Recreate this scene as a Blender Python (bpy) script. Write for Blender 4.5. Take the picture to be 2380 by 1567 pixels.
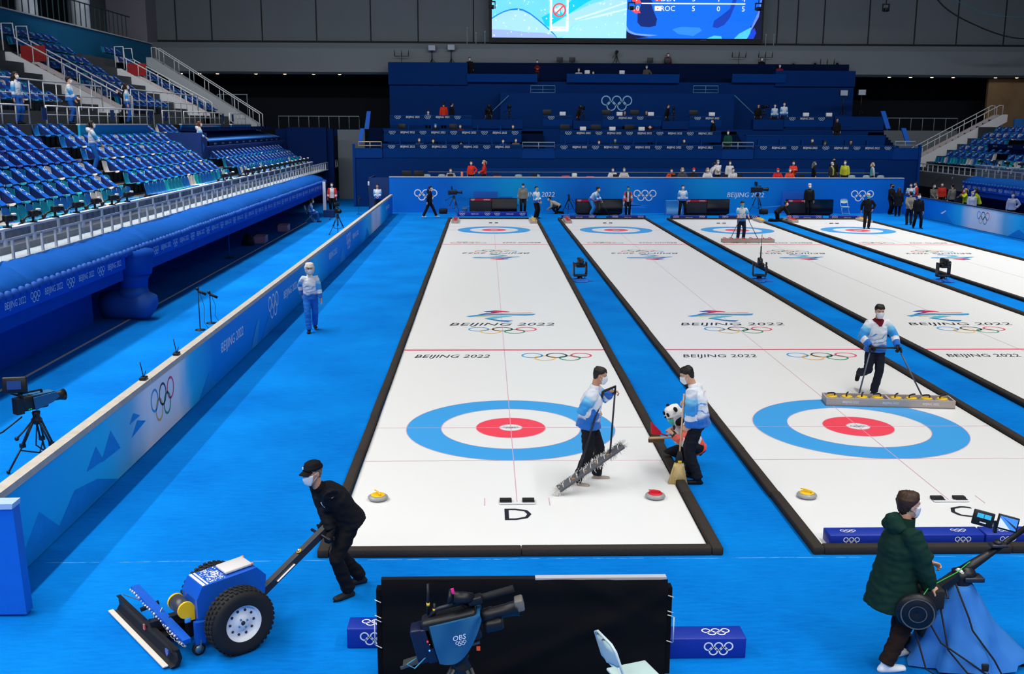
import bpy, bmesh, math, random
import numpy as np
from mathutils import Vector, Matrix, noise
R = math.radians
random.seed(7)
for o in list(bpy.data.objects): bpy.data.objects.remove(o)
SC = bpy.context.scene
COL = SC.collection
# ---------------------------------------------------------------- camera
cd = bpy.data.cameras.new('camera'); cam = bpy.data.objects.new('camera', cd); COL.objects.link(cam)
FPX, PIT, YAW, ROL = 2412.914, .20238, .02618, .00393
cd.sensor_fit = 'HORIZONTAL'; cd.sensor_width = 36.0; cd.lens = 36.0*FPX/2380.0; cd.clip_end = 300
_F = Vector((math.sin(YAW)*math.cos(PIT), math.cos(YAW)*math.cos(PIT), -math.sin(PIT)))
_R = Vector((math.cos(YAW), -math.sin(YAW), 0)); _U = _R.cross(_F)
_R, _U = math.cos(ROL)*_R+math.sin(ROL)*_U, -math.sin(ROL)*_R+math.cos(ROL)*_U
M = Matrix((_R, _U, -_F)).transposed().to_4x4(); M.translation = Vector((-.44393, -17.55307, 5.26021))
cam.matrix_world = M
SC.camera = cam
# ---------------------------------------------------------------- view, world
vs = SC.view_settings; vs.view_transform = 'Standard'; vs.look = 'None'; vs.gamma = 1.0; vs.use_curve_mapping = False
vs.exposure = -0.06
W = bpy.data.worlds.new('hall_air'); SC.world = W; W.use_nodes = True
W.node_tree.nodes['Background'].inputs[0].default_value = (.55, .72, 1.0, 1)
W.node_tree.nodes['Background'].inputs[1].default_value = .075
# ---------------------------------------------------------------- arena floodlight rows (long battens under the roof)
def batten(x, z, tilt, watts, y0=-26, y1=44, spread=110, wx=.35, col=(1, .985, .96)):
    l = bpy.data.lights.new('floodlight_row', 'AREA'); l.shape = 'RECTANGLE'; l.size = wx; l.size_y = y1-y0
    l.energy = watts; l.color = col; l.spread = R(spread)
    o = bpy.data.objects.new('floodlight_row', l); COL.objects.link(o)
    o.location = (x, (y0+y1)/2, z); o.rotation_euler = (0, R(tilt), 0)
    return o
batten(-15.5, 15, -20, 2650, spread=84)
batten(-10.0, 15.5, -10, 2400, spread=84)
batten(2.0, 16, 0, 450, spread=70)
batten(8.5, 16, 10, 2150, spread=86)
batten(15.0, 16, -6, 2000, spread=80)
batten(22.0, 15.5, 4, 1581, spread=80)
batten(30.0, 15, 26, 2046, spread=76)
def cross(y, z, tilt, watts, x0, x1, spread=120):
    l = bpy.data.lights.new('added_fill_row', 'AREA'); l.shape = 'RECTANGLE'; l.size = x1-x0; l.size_y = .5; l.energy = watts; l.spread = R(spread); l.color = (.95, .97, 1)
    o = bpy.data.objects.new('added_fill_row', l); COL.objects.link(o); o.location = ((x0+x1)/2, y, z); o.rotation_euler = (R(tilt), 0, 0)
cross(38, 17, 48, 2200, -22, 40)  # added fill for the dark end wall and tribune
cross(-23, 14, 42, 1700, -14, 28, 110)  # unseen fill behind the camera, brightens fronts that face it
cross(10, 17, 58, 800, -26, -8, 100)  # added fill for the left stand and its stair parapets
# ---------------------------------------------------------------- materials
def lin(c):
    if isinstance(c, str): c = [int(c[i:i+2], 16)/255 for i in (0, 2, 4)]
    return [((v+.055)/1.055)**2.4 if v > .04045 else v/12.92 for v in c]
MATS = {}
def mat(name, hexc, rough=.55, metal=0.0, var=.08, scale=8.0, bump=0.0, spec=.4, alpha=1.0, emit=0.0, coat=0.0, sheen=0.0):
    if name in MATS: return MATS[name]
    m = bpy.data.materials.new(name); m.use_nodes = True; nt = m.node_tree; b = nt.nodes['Principled BSDF']
    c = lin(hexc)
    tc = nt.nodes.new('ShaderNodeTexCoord'); nz = nt.nodes.new('ShaderNodeTexNoise')
    nz.inputs['Scale'].default_value = scale; nz.inputs['Detail'].default_value = 4
    nt.links.new(tc.outputs['Object'], nz.inputs['Vector'])
    mx = nt.nodes.new('ShaderNodeMix'); mx.data_type = 'RGBA'
    mx.inputs['A'].default_value = [v*(1-var) for v in c]+[1]; mx.inputs['B'].default_value = [min(1, v*(1+var)) for v in c]+[1]
    nt.links.new(nz.outputs['Fac'], mx.inputs['Factor']); nt.links.new(mx.outputs['Result'], b.inputs['Base Color'])
    b.inputs['Roughness'].default_value = rough; b.inputs['Metallic'].default_value = metal
    b.inputs['Specular IOR Level'].default_value = spec
    if coat: b.inputs['Coat Weight'].default_value = coat
    if sheen: b.inputs['Sheen Weight'].default_value = sheen
    if alpha < 1: b.inputs['Alpha'].default_value = alpha
    if emit:
        nt.links.new(mx.outputs['Result'], b.inputs['Emission Color']); b.inputs['Emission Strength'].default_value = emit
    if bump:
        bp = nt.nodes.new('ShaderNodeBump'); bp.inputs['Strength'].default_value = bump; bp.inputs['Distance'].default_value = .01
        nt.links.new(nz.outputs['Fac'], bp.inputs['Height']); nt.links.new(bp.outputs['Normal'], b.inputs['Normal'])
    MATS[name] = m
    return m
def attr_mat(name, rough=.7, sheen=0.0):
    if name in MATS: return MATS[name]
    m = bpy.data.materials.new(name); m.use_nodes = True; nt = m.node_tree; b = nt.nodes['Principled BSDF']
    a = nt.nodes.new('ShaderNodeVertexColor'); a.layer_name = 'Col'
    nz = nt.nodes.new('ShaderNodeTexNoise'); nz.inputs['Scale'].default_value = 60
    mx = nt.nodes.new('ShaderNodeMix'); mx.data_type = 'RGBA'; mx.blend_type = 'MULTIPLY'; mx.inputs['Factor'].default_value = .15
    nt.links.new(a.outputs['Color'], mx.inputs['A']); nt.links.new(nz.outputs['Color'], mx.inputs['B'])
    nt.links.new(mx.outputs['Result'], b.inputs['Base Color'])
    b.inputs['Roughness'].default_value = rough; b.inputs['Specular IOR Level'].default_value = .3; b.inputs['Sheen Weight'].default_value = sheen
    MATS[name] = m
    return m
# ---------------------------------------------------------------- mesh building
V = Vector
def frame(d, side=None):
    d = V(d).normalized()
    s = V(side) if side is not None else (V((0, 0, 1)) if abs(d.z) < .9 else V((1, 0, 0)))
    a = d.cross(s)
    if a.length < 1e-5: a = d.cross(V((0, 1, 0)))
    a.normalize(); b = a.cross(d).normalized()
    return a, b, d
_TXT = {}
def text_geo(s, shear=0.0):
    k = (s, shear)
    if k in _TXT: return _TXT[k]
    cu = bpy.data.curves.new('t', 'FONT'); cu.body = s; cu.shear = shear; cu.resolution_u = 2
    o = bpy.data.objects.new('t', cu); COL.objects.link(o)
    dg = bpy.context.evaluated_depsgraph_get(); me = bpy.data.meshes.new_from_object(o.evaluated_get(dg))
    vs_ = [tuple(v.co) for v in me.vertices]; fs = [tuple(p.vertices) for p in me.polygons]
    bpy.data.objects.remove(o); bpy.data.curves.remove(cu); bpy.data.meshes.remove(me)
    xs = [v[0] for v in vs_]; ys = [v[1] for v in vs_]
    x0, x1, y0, y1 = min(xs), max(xs), min(ys), max(ys)
    vs_ = [((v[0]-(x0+x1)/2)/(y1-y0), (v[1]-(y0+y1)/2)/(y1-y0)) for v in vs_]
    _TXT[k] = (vs_, fs, (x1-x0)/(y1-y0))
    return _TXT[k]
SPLIT = ('lettering', 'ring_emblem', 'festival_emblem', 'mountain_artwork', 'house_rings', 'post', 'desk_divider', 'bracket', 'aerial', 'aerial_band', 'timber_block')
class MB:
    """collects shapes; build() links them as one mesh object"""
    def __init__(self): self.v = []; self.f = []; self.m = []; self.s = []; self.g = [0]
    def mark(self):
        if self.f and len(self.f) != self.g[-1]: self.g.append(len(self.f))
        return self
    def add(self, vs_, fs, mi=0, sm=False):
        n = len(self.v); self.v += [tuple(p) for p in vs_]
        for f in fs: self.f.append([i+n for i in f]); self.m.append(mi); self.s.append(sm)
        return self
    def box(self, c, s, mi=0, rot=None):
        h = [(x*s[0]/2, y*s[1]/2, z*s[2]/2) for x in (-1, 1) for y in (-1, 1) for z in (-1, 1)]
        if rot is not None: h = [rot @ V(p) for p in h]
        return self.add([V(c)+V(p) for p in h], [(0, 1, 3, 2), (4, 6, 7, 5), (0, 4, 5, 1), (2, 3, 7, 6), (0, 2, 6, 4), (1, 5, 7, 3)], mi)
    def bb(self, x0, x1, y0, y1, z0, z1, mi=0):
        return self.box(((x0+x1)/2, (y0+y1)/2, (z0+z1)/2), (x1-x0, y1-y0, z1-z0), mi)
    def rbox(self, c, s, r, mi=0, rot=None, seg=2):
        """box with rounded edges"""
        bm = bmesh.new(); bmesh.ops.create_cube(bm, size=1)
        for v in bm.verts: v.co = V((v.co.x*s[0], v.co.y*s[1], v.co.z*s[2]))
        bmesh.ops.bevel(bm, geom=bm.edges[:], offset=r, segments=seg, affect='EDGES', profile=.5)
        vs_ = [(rot @ v.co if rot is not None else v.co)+V(c) for v in bm.verts]
        bm.verts.index_update(); fs = [[v.index for v in f.verts] for f in bm.faces]; bm.free()
        return self.add(vs_, fs, mi, True)
    def loft(self, pts, rad, n=10, mi=0, side=None, sm=True, cap=True):
        """tube through pts; rad = radius or (a, b) per point"""
        pts = [V(p) for p in pts]; vs_ = []; k = len(pts); pa = None
        for i, p in enumerate(pts):
            d = (pts[min(i+1, k-1)]-pts[max(i-1, 0)])
            if d.length < 1e-9: d = V((0, 0, 1))
            if pa is None: a, b, d = frame(d, side)
            else:
                d.normalize(); a = pa-d*pa.dot(d)
                if a.length < 1e-6: a, b, d = frame(d, side)
                a.normalize(); b = d.cross(a)*-1; b = a.cross(d)
            pa = a
            r = rad[i] if isinstance(rad, (list, tuple)) else rad
            ra, rb = r if isinstance(r, (list, tuple)) else (r, r)
            for j in range(n):
                t = 2*math.pi*j/n
                vs_.append(p+a*(ra*math.cos(t))+b*(rb*math.sin(t)))
        fs = [(i*n+j, i*n+(j+1) % n, (i+1)*n+(j+1) % n, (i+1)*n+j) for i in range(k-1) for j in range(n)]
        if cap: fs += [tuple(range(n))[::-1], tuple(range((k-1)*n, k*n))]
        return self.add(vs_, fs, mi, sm)
    def cyl(self, p0, p1, r, n=12, mi=0, r1=None, sm=True): return self.loft([p0, p1], [r, r if r1 is None else r1], n, mi, None, sm)
    def bar(self, p0, p1, w, h, mi=0, side=None):
        a, b, d = frame(V(p1)-V(p0), side); p0 = V(p0); p1 = V(p1)
        vs_ = [p+a*(x*w/2)+b*(y*h/2) for p in (p0, p1) for x, y in ((-1, -1), (1, -1), (1, 1), (-1, 1))]
        return self.add(vs_, [(3, 2, 1, 0), (4, 5, 6, 7), (0, 1, 5, 4), (1, 2, 6, 5), (2, 3, 7, 6), (3, 0, 4, 7)], mi)
    def ball(self, c, r, n=10, mi=0, rot=None):
        r = r if isinstance(r, (list, tuple)) else (r, r, r); vs_ = []; c = V(c)
        h = max(4, n//2)
        for i in range(1, h):
            a = math.pi*i/h
            for j in range(n):
                t = 2*math.pi*j/n
                p = V((r[0]*math.sin(a)*math.cos(t), r[1]*math.sin(a)*math.sin(t), r[2]*math.cos(a)))
                vs_.append(c+(rot @ p if rot is not None else p))
        q = len(vs_)
        for s in (1, -1):
            p = V((0, 0, s*r[2])); vs_.append(c+(rot @ p if rot is not None else p))
        fs = [(i*n+j, (i+1)*n+j, (i+1)*n+(j+1) % n, i*n+(j+1) % n) for i in range(h-2) for j in range(n)]
        fs += [(q, j, (j+1) % n) for j in range(n)]+[(q+1, (h-2)*n+(j+1) % n, (h-2)*n+j) for j in range(n)]
        return self.add(vs_, fs, mi, True)
    def lathe(self, c, prof, n=24, mi=0, axis=(0, 0, 1), sm=True, cap=True):
        a, b, d = frame(axis); c = V(c); vs_ = []
        for r, z in prof:
            for j in range(n):
                t = 2*math.pi*j/n; vs_.append(c+a*(r*math.cos(t))+b*(r*math.sin(t))+d*z)
        k = len(prof)
        fs = [(i*n+j, i*n+(j+1) % n, (i+1)*n+(j+1) % n, (i+1)*n+j) for i in range(k-1) for j in range(n)]
        if cap and prof[0][0] > 1e-4: fs.append(tuple(range(n))[::-1])
        if cap and prof[-1][0] > 1e-4: fs.append(tuple(range((k-1)*n, k*n)))
        return self.add(vs_, fs, mi, sm)
    def prism(self, poly, o, ux, uy, un, t, mi=0):
        """2-D outline in the plane (ux, uy) at o, thickness t along un"""
        o = V(o); ux = V(ux); uy = V(uy); un = V(un); n = len(poly)
        vs_ = [o+ux*p[0]+uy*p[1]+un*z for z in (0, t) for p in poly]
        fs = [tuple(range(n))[::-1], tuple(range(n, 2*n))]+[(i, (i+1) % n, n+(i+1) % n, n+i) for i in range(n)]
        return self.add(vs_, fs, mi)
    def ring(self, o, ux, uy, r, w, n=32, mi=0, a0=0, a1=2*math.pi):
        """flat annulus, mean radius r, width w"""
        o = V(o); ux = V(ux); uy = V(uy); vs_ = []; full = abs(a1-a0-2*math.pi) < 1e-6; k = n if full else n+1
        for q in (r-w/2, r+w/2):
            for j in range(k):
                t = a0+(a1-a0)*j/n; vs_.append(o+ux*(q*math.cos(t))+uy*(q*math.sin(t)))
        fs = [(j, (j+1) % k, k+(j+1) % k, k+j) for j in range(n)]
        fs = [f[::-1] for f in fs]
        return self.add(vs_, fs, mi)
    def disc(self, o, ux, uy, r, n=48, mi=0):
        o = V(o); ux = V(ux); uy = V(uy)
        return self.add([o+ux*(r*math.cos(2*math.pi*j/n))+uy*(r*math.sin(2*math.pi*j/n)) for j in range(n)], [tuple(range(n))], mi)
    def rings5(self, o, ux, uy, w, mi=(0, 0, 0, 0, 0), n=28, th=.075):
        """five interlaced rings of overall width w centred at o"""
        self.mark(); r = w/6.9*1.05; o = V(o); ux = V(ux); uy = V(uy)
        for k, (x, y) in enumerate(((-2.32, .56), (0, .56), (2.32, .56), (-1.16, -.56), (1.16, -.56))):
            self.ring(o+ux*(x*r)+uy*(y*r), ux, uy, r*.94, w*th*.36, n, mi[k])
        return self
    def text(self, s, o, ux, uy, h, mi=0, shear=0.0, stretch=1.0, W=None):
        self.mark(); vs_, fs, w = text_geo(s, shear); stretch = W/(h*w) if W else stretch; o = V(o); ux = V(ux); uy = V(uy)
        return self.add([o+ux*(p[0]*h*stretch)+uy*(p[1]*h) for p in vs_], fs, mi)
    def quad(self, a, b, c, d, mi=0): return self.add([a, b, c, d], [(0, 1, 2, 3)], mi)
    def build(self, name, mats, parent=None, loc=None):
        if len(self.g) > 1 and parent is not None and name in SPLIT:      # each marked piece a mesh of its own
            o = None
            for a, b in zip(self.g, self.g[1:]+[len(self.f)]):
                if b <= a: continue
                q = MB(); ids = {}
                for f, m, s in zip(self.f[a:b], self.m[a:b], self.s[a:b]):
                    for i in f:
                        if i not in ids: ids[i] = len(q.v); q.v.append(self.v[i])
                    q.f.append([ids[i] for i in f]); q.m.append(m); q.s.append(s)
                o = q.build(name, mats, parent, loc)
            return o
        me = bpy.data.meshes.new(name); me.from_pydata(self.v, [], self.f)
        if not isinstance(mats, (list, tuple)): mats = [mats]
        for m in mats: me.materials.append(m)
        me.polygons.foreach_set('material_index', self.m); me.polygons.foreach_set('use_smooth', self.s)
        me.update()
        o = bpy.data.objects.new(name, me); COL.objects.link(o)
        if parent is not None: o.parent = parent
        if loc is not None: o.location = loc
        return o
def tag(o, label=None, cat=None, group=None, kind=None):
    if label: o['label'] = label
    if cat: o['category'] = cat
    if group: o['group'] = group
    if kind: o['kind'] = kind
    return o
def empty(name, loc=(0, 0, 0), rz=0.0, label=None, cat=None, group=None):
    o = bpy.data.objects.new(name, None); COL.objects.link(o); o.location = loc; o.rotation_euler = (0, 0, R(rz)); o.empty_display_size = .1
    return tag(o, label, cat, group)
def dup(root, loc=None, rz=None, label=None, group=None, parent=None):
    r = root.copy(); COL.objects.link(r)
    if loc is not None: r.location = loc
    if rz is not None: r.rotation_euler = (0, 0, R(rz))
    if label: r['label'] = label
    if group: r['group'] = group
    if parent is not None: r.parent = parent
    for ch in list(root.children): dup(ch, parent=r)
    return r
X, Y, Z = V((1, 0, 0)), V((0, 1, 0)), V((0, 0, 1))
ORD = ['zeroth', 'first', 'second', 'third', 'fourth', 'fifth', 'sixth', 'seventh', 'eighth', 'ninth', 'tenth', 'eleventh', 'twelfth', 'thirteenth', 'fourteenth', 'fifteenth', 'sixteenth', 'seventeenth', 'eighteenth', 'nineteenth', 'twentieth']
def nth(i):
    if i <= 20: return ORD[i]
    return '%d%s' % (i, {1: 'st', 2: 'nd', 3: 'rd'}.get(i % 10 if i % 100 not in (11, 12, 13) else 0, 'th'))
# ================================================================ setting
def carpet_mat():
    m = bpy.data.materials.new('blue_carpet'); m.use_nodes = True; nt = m.node_tree; b = nt.nodes['Principled BSDF']; L = nt.links
    tc = nt.nodes.new('ShaderNodeTexCoord')
    mp = nt.nodes.new('ShaderNodeMapping'); mp.inputs['Scale'].default_value = (1.5, 9, 1); L.new(tc.outputs['Object'], mp.inputs[0])
    n1 = nt.nodes.new('ShaderNodeTexNoise'); n1.inputs['Scale'].default_value = 2.2; n1.inputs['Detail'].default_value = 8; n1.inputs['Roughness'].default_value = .75; L.new(mp.outputs[0], n1.inputs[0])
    n2 = nt.nodes.new('ShaderNodeTexNoise'); n2.inputs['Scale'].default_value = 130; n2.inputs['Detail'].default_value = 3; L.new(tc.outputs['Object'], n2.inputs[0])
    n3 = nt.nodes.new('ShaderNodeTexNoise'); n3.inputs['Scale'].default_value = .5; n3.inputs['Detail'].default_value = 3; L.new(tc.outputs['Object'], n3.inputs[0])
    a = nt.nodes.new('ShaderNodeMath'); a.operation = 'ADD'; L.new(n1.outputs[0], a.inputs[0]); L.new(n3.outputs[0], a.inputs[1])
    a2 = nt.nodes.new('ShaderNodeMath'); a2.operation = 'ADD'; L.new(a.outputs[0], a2.inputs[0]); L.new(n2.outputs[0], a2.inputs[1])
    a3 = nt.nodes.new('ShaderNodeMath'); a3.operation = 'MULTIPLY'; a3.inputs[1].default_value = .3333; L.new(a2.outputs[0], a3.inputs[0])
    cr = nt.nodes.new('ShaderNodeValToRGB'); cr.color_ramp.elements[0].position = .36; cr.color_ramp.elements[1].position = .64
    cr.color_ramp.elements[0].color = lin(CARPET_D)+[1]; cr.color_ramp.elements[1].color = lin(CARPET_L)+[1]
    L.new(a3.outputs[0], cr.inputs[0]); L.new(cr.outputs[0], b.inputs['Base Color'])
    b.inputs['Roughness'].default_value = .95; b.inputs['Specular IOR Level'].default_value = .05
    sx = nt.nodes.new('ShaderNodeSeparateXYZ'); L.new(tc.outputs['Object'], sx.inputs[0])       # worn pale seam across the carpet
    def mth(op, a, b_=None, c=None):
        n = nt.nodes.new('ShaderNodeMath'); n.operation = op
        for i, v in enumerate((a, b_, c)):
            if v is None: continue
            if isinstance(v, (int, float)): n.inputs[i].default_value = v
            else: L.new(v, n.inputs[i])
        return n.outputs[0]
    wob = mth('MULTIPLY_ADD', n3.outputs[0], .12, 5.5); dy = mth('ABSOLUTE', mth('ADD', sx.outputs[1], wob)); lnm = mth('MULTIPLY', mth('LESS_THAN', dy, .007), mth('GREATER_THAN', n1.outputs[0], .5))
    mxs = nt.nodes.new('ShaderNodeMix'); mxs.data_type = 'RGBA'; L.new(mth('MULTIPLY', lnm, .45), mxs.inputs['Factor']); L.new(cr.outputs[0], mxs.inputs['A']); mxs.inputs['B'].default_value = lin('8fc0ee')+[1]; L.new(mxs.outputs['Result'], b.inputs['Base Color'])
    bp = nt.nodes.new('ShaderNodeBump'); bp.inputs['Strength'].default_value = .25; bp.inputs['Distance'].default_value = .01; L.new(n2.outputs[0], bp.inputs['Height']); L.new(bp.outputs[0], b.inputs['Normal'])
    return m
CARPET_D, CARPET_L = '005cb2', '0586de'
floor = MB(); floor.bb(-34, 46, -22, 70, -.2, 0)
tag(floor.build('floor', carpet_mat()), kind='structure')
# ---- common paints
m_white = mat('white_paint', 'eceae6', .5, var=.03)
m_print = mat('white_print', 'f2f4f8', .5, var=.02)
m_pale = mat('pale_print', 'b9cde2', .5, var=.03)
m_black = mat('black_plastic', '15161a', .45, var=.15)
m_rub = mat('black_rubber', '17171a', .75, var=.2)
m_steel = mat('steel', 'a9adb3', .35, .8, var=.08)
m_dark = mat('dark_grey_metal', '3b3d44', .45, .6, var=.1)
m_navy = mat('navy_cloth', '05307a', .8, spec=.1, var=.08, scale=3)
m_navyd = mat('deep_navy_cloth', '031f52', .85, spec=.1, var=.08, scale=3)
m_navyb = mat('navy_band', '0c356e', .7, var=.06, scale=3)
m_blue = mat('bright_blue_panel', '1660c8', .55, var=.05, scale=3)
m_lbl = mat('light_blue_panel', '3f9be6', .55, var=.05)
m_red = mat('red_plastic', 'd61f2c', .4, var=.05)
m_yel = mat('yellow_plastic', 'f2c21a', .4, var=.05)
RINGC = [mat('ring_blue', '3f9fdd', .5), mat('ring_black', '23232e', .5), mat('ring_red', 'e2405c', .5), mat('ring_yellow', 'eebb66', .5), mat('ring_green', '25976a', .5)]
# ================================================================ ice sheets
m_ice = mat('pebbled_ice', 'e8e9e8', .32, var=.012, scale=.8, spec=.35)
m_ib = mat('ice_blue_ring', '41a2e6', .35, var=.07, scale=30)
m_ir = mat('ice_red_ring', 'f4475a', .35, var=.06, scale=30)
m_il = mat('ice_thin_line', 'd9a9bd', .4); m_ih = mat('ice_hog_line', 'ea3f62', .4)
m_ik = mat('ice_dark_lettering', '25262f', .4)
EMC = [mat('emblem_navy', '28459a', .4), mat('emblem_red', 'd21c48', .4), mat('emblem_orange', 'e79a86', .4), mat('emblem_blue', '3c9ad4', .4), mat('emblem_yellow', 'dcc98a', .4), mat('emblem_teal', '55bcd2', .4), mat('emblem_deep', '2472b6', .4)]
EMB = [(0, [(700, 315), (840, 300), (1060, 285), (900, 307), (830, 325), (760, 330)]),
       (1, [(830, 325), (920, 306), (1050, 300), (1150, 308), (1215, 322), (1190, 330), (1050, 330), (950, 340), (880, 342)]),
       (0, [(600, 378), (760, 348), (880, 337), (990, 333), (850, 351), (700, 376)]),
       (2, [(660, 377), (850, 354), (1100, 345), (1400, 339), (1650, 335), (1600, 346), (1300, 351), (1000, 359), (800, 370)]),
       (3, [(380, 412), (560, 385), (800, 369), (1000, 365), (1300, 370), (1700, 362), (1640, 390), (1500, 398), (1200, 393), (900, 389), (700, 401), (450, 425)]),
       (4, [(560, 413), (800, 405), (1000, 408), (800, 418), (620, 426)]),
       (5, [(720, 455), (900, 420), (1100, 408), (1240, 414), (1080, 430), (930, 455), (870, 462)]),
       (6, [(720, 456), (850, 463), (1000, 488), (1250, 497), (1150, 522), (1000, 511), (850, 482)])]
def emblem(mb, o, ux, uy, w, h):
    mb.mark()
    for k, p in EMB: mb.prism([((x-1040)/1320*w, (520-y)/235*h) for x, y in reversed(p)], o, ux, uy, V(ux).cross(V(uy)), .0005, k)
TEE, HOG, SP = 34.7472, 6.4008, 6.1618
HW = 2.38
LET = 'DCBA'
def ice_sheet(i):
    x = SP*i; L = LET[i]
    t = empty('ice_sheet', (x, 0, 0), 0, ['white curling ice sheet nearest the left board, letter D at its near end', 'white curling ice sheet with letter C, second from the left board', 'third white curling ice sheet from the left, red stone tray at its far end', 'white curling ice sheet farthest right, man in black standing on its far house'][i], 'ice sheet', 'curling sheets')
    MB().bb(-HW+.015, HW-.015, -5.34, 40.84, 0, .03).build('ice', m_ice, t)
    z = .033
    ho = MB(); ln = MB()
    for cy in (0, TEE):
        o = V((0, cy, z)); ho.mark()
        ho.ring(o, X, Y, 1.524, .61, 72, 0); ho.ring(o, X, Y, .405, .41, 48, 1)
        for r in (1.829, 1.219, .61, .2): ho.ring(o+Z*.0006, X, Y, r, .012, 64, 2)
    ho.build('house_rings', [m_ib, m_ir, m_il], t)
    ln.box((0, TEE/2, z), (.012, TEE+7.32, .002))
    for cy, s in ((0, 1), (TEE, -1)):
        ln.box((0, cy, z), (2*HW-.04, .012, .002)); ln.box((0, cy-s*1.829, z), (2*HW-.04, .012, .002))
        ln.box((0, cy+s*HOG, z), (2*HW-.04, .1016, .002), 1)
        for q in (-1, 1): ln.box((q*.4572, cy-s*3.66, z), (.012, .3, .002))
    ln.build('marking_lines', [m_il, m_ih], t)
    le = MB(); rg = MB(); em = MB()
    for cy, s in ((0, 1), (TEE, -1)):
        ux, uy = X*s, Y*s
        P = lambda a, b: V((a*s, cy+b*s, z+.001))
        le.text('BEIJING 2022', P(-1.2, 5.68), ux, uy, .40, 0, .25, 1, 1.72)
        le.text('BEIJING 2022', P(0, 9.55), ux, uy, .48, 0, .25, 1, 2.8)
        rg.rings5(P(1.2, 5.66), ux, uy, 1.6, (0, 1, 2, 3, 4)); rg.rings5(P(0, 8.78), ux, uy, 1.75, (0, 1, 2, 3, 4))
        rg.rings5(P(0, .0), ux, uy, .26, (1, 1, 1, 1, 1), 20)
        emblem(em, P(0, 9.95), ux, uy, 1.95, 1.8)
    le.build('lettering', m_ik, t); rg.build('ring_emblem', RINGC, t); em.build('festival_emblem', EMC, t)
    lb = MB(); lb.text(L, (0.0, -4.14, z+.001), X, Y, .42, 0, 0, .95); lb.build('sheet_letter', m_ik, t)
    return t
for i in range(4): ice_sheet(i)
# foam borders around the sheets
m_foam = mat('charcoal_foam', '38332f', .92, var=.22, scale=40, bump=.5, spec=.1)
def foam(x0, x1, y0, y1, label):
    mb = MB(); L = max(x1-x0, y1-y0); n = max(1, round(L/2.0)); al = (y1-y0) > (x1-x0)
    for k in range(n):
        a, b = k/n, (k+1)/n; g = .004; j = random.uniform(-.006, .006)
        if al: c = ((x0+x1)/2+j, y0+(a+b)/2*(y1-y0), .052); s = (x1-x0, (y1-y0)/n-g, .104)
        else: c = (x0+(a+b)/2*(x1-x0), (y0+y1)/2+j, .052); s = ((x1-x0)/n-g, y1-y0, .104)
        mb.rbox(c, s, .012, 0, None, 1)
    return tag(mb.build('foam_border', m_foam), label, 'foam border', 'foam borders of the ice sheets')
SIDE = ['sheet with letter D', 'sheet with letter C', 'third sheet from the left', 'farthest right sheet']
for i in range(4):
    x = SP*i; n = SIDE[i]
    foam(x-HW-.14, x-HW+.0, -5.5, 40.98, 'black foam strip along the left edge of the ice '+n)
    foam(x+HW-.0, x+HW+.14, -5.5, 40.98, 'black foam strip along the right edge of the ice '+n)
    foam(x-HW+.005, x+HW-.005, -5.5, -5.36, 'black foam strip across the near end of the ice '+n)
    foam(x-HW+.005, x+HW-.005, 40.86, 40.98, 'black foam strip across the far end of the ice '+n)
# hacks
def hack_at(x, y, s, label):
    t = empty('curling_hack', (x, y, .0375), 0 if s > 0 else 180, label, 'hack', 'hacks in the ice')
    for q in (-1, 1):
        MB().rbox((q*.16, -.02, .018), (.17, .09, .036), .008).bb(q*.16-.085, q*.16+.085, -.12, -.03, 0, .02).build('foothold', m_rub, t)
    MB().bb(-.25, .25, -.16, -.1, 0, .012).build('base_plate', mat('frosted_plate', 'dfe3e6', .4), t)
for i in range(4):
    hack_at(SP*i, -3.62, 1, 'pair of black hacks at the near end of the '+SIDE[i])
    hack_at(SP*i, TEE+3.62, -1, 'pair of black hacks at the far end of the '+SIDE[i])
# ================================================================ printed boards
def ramp_mat(name, axis, p0, p1, stops, rough=.45, wave=.5):
    m = bpy.data.materials.new(name); m.use_nodes = True; nt = m.node_tree; b = nt.nodes['Principled BSDF']; L = nt.links
    tc = nt.nodes.new('ShaderNodeTexCoord'); sx = nt.nodes.new('ShaderNodeSeparateXYZ'); L.new(tc.outputs['Object'], sx.inputs[0])
    nz = nt.nodes.new('ShaderNodeTexNoise'); nz.inputs['Scale'].default_value = .9; nz.inputs['Detail'].default_value = 3; L.new(tc.outputs['Object'], nz.inputs[0])
    mr = nt.nodes.new('ShaderNodeMapRange'); mr.inputs['From Min'].default_value = p0; mr.inputs['From Max'].default_value = p1
    ad = nt.nodes.new('ShaderNodeMath'); ad.operation = 'MULTIPLY_ADD'; ad.inputs[1].default_value = wave*2; L.new(nz.outputs[0], ad.inputs[0])
    sb = nt.nodes.new('ShaderNodeMath'); sb.operation = 'SUBTRACT'; sb.inputs[1].default_value = wave
    L.new(sx.outputs['XYZ'.index(axis)], sb.inputs[0]); L.new(sb.outputs[0], ad.inputs[2]); L.new(ad.outputs[0], mr.inputs[0])
    cr = nt.nodes.new('ShaderNodeValToRGB'); el = cr.color_ramp.elements
    while len(el) < len(stops): el.new(.5)
    for e, (p, c) in zip(el, stops): e.position = (p-p0)/(p1-p0); e.color = lin(c)+[1]
    L.new(mr.outputs[0], cr.inputs[0]); L.new(cr.outputs[0], b.inputs['Base Color']); b.inputs['Roughness'].default_value = rough
    b.inputs['Specular IOR Level'].default_value = .12
    return m
B0, CY, WH = '0e92f2', '2ccaff', 'f2f4f9'
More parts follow.
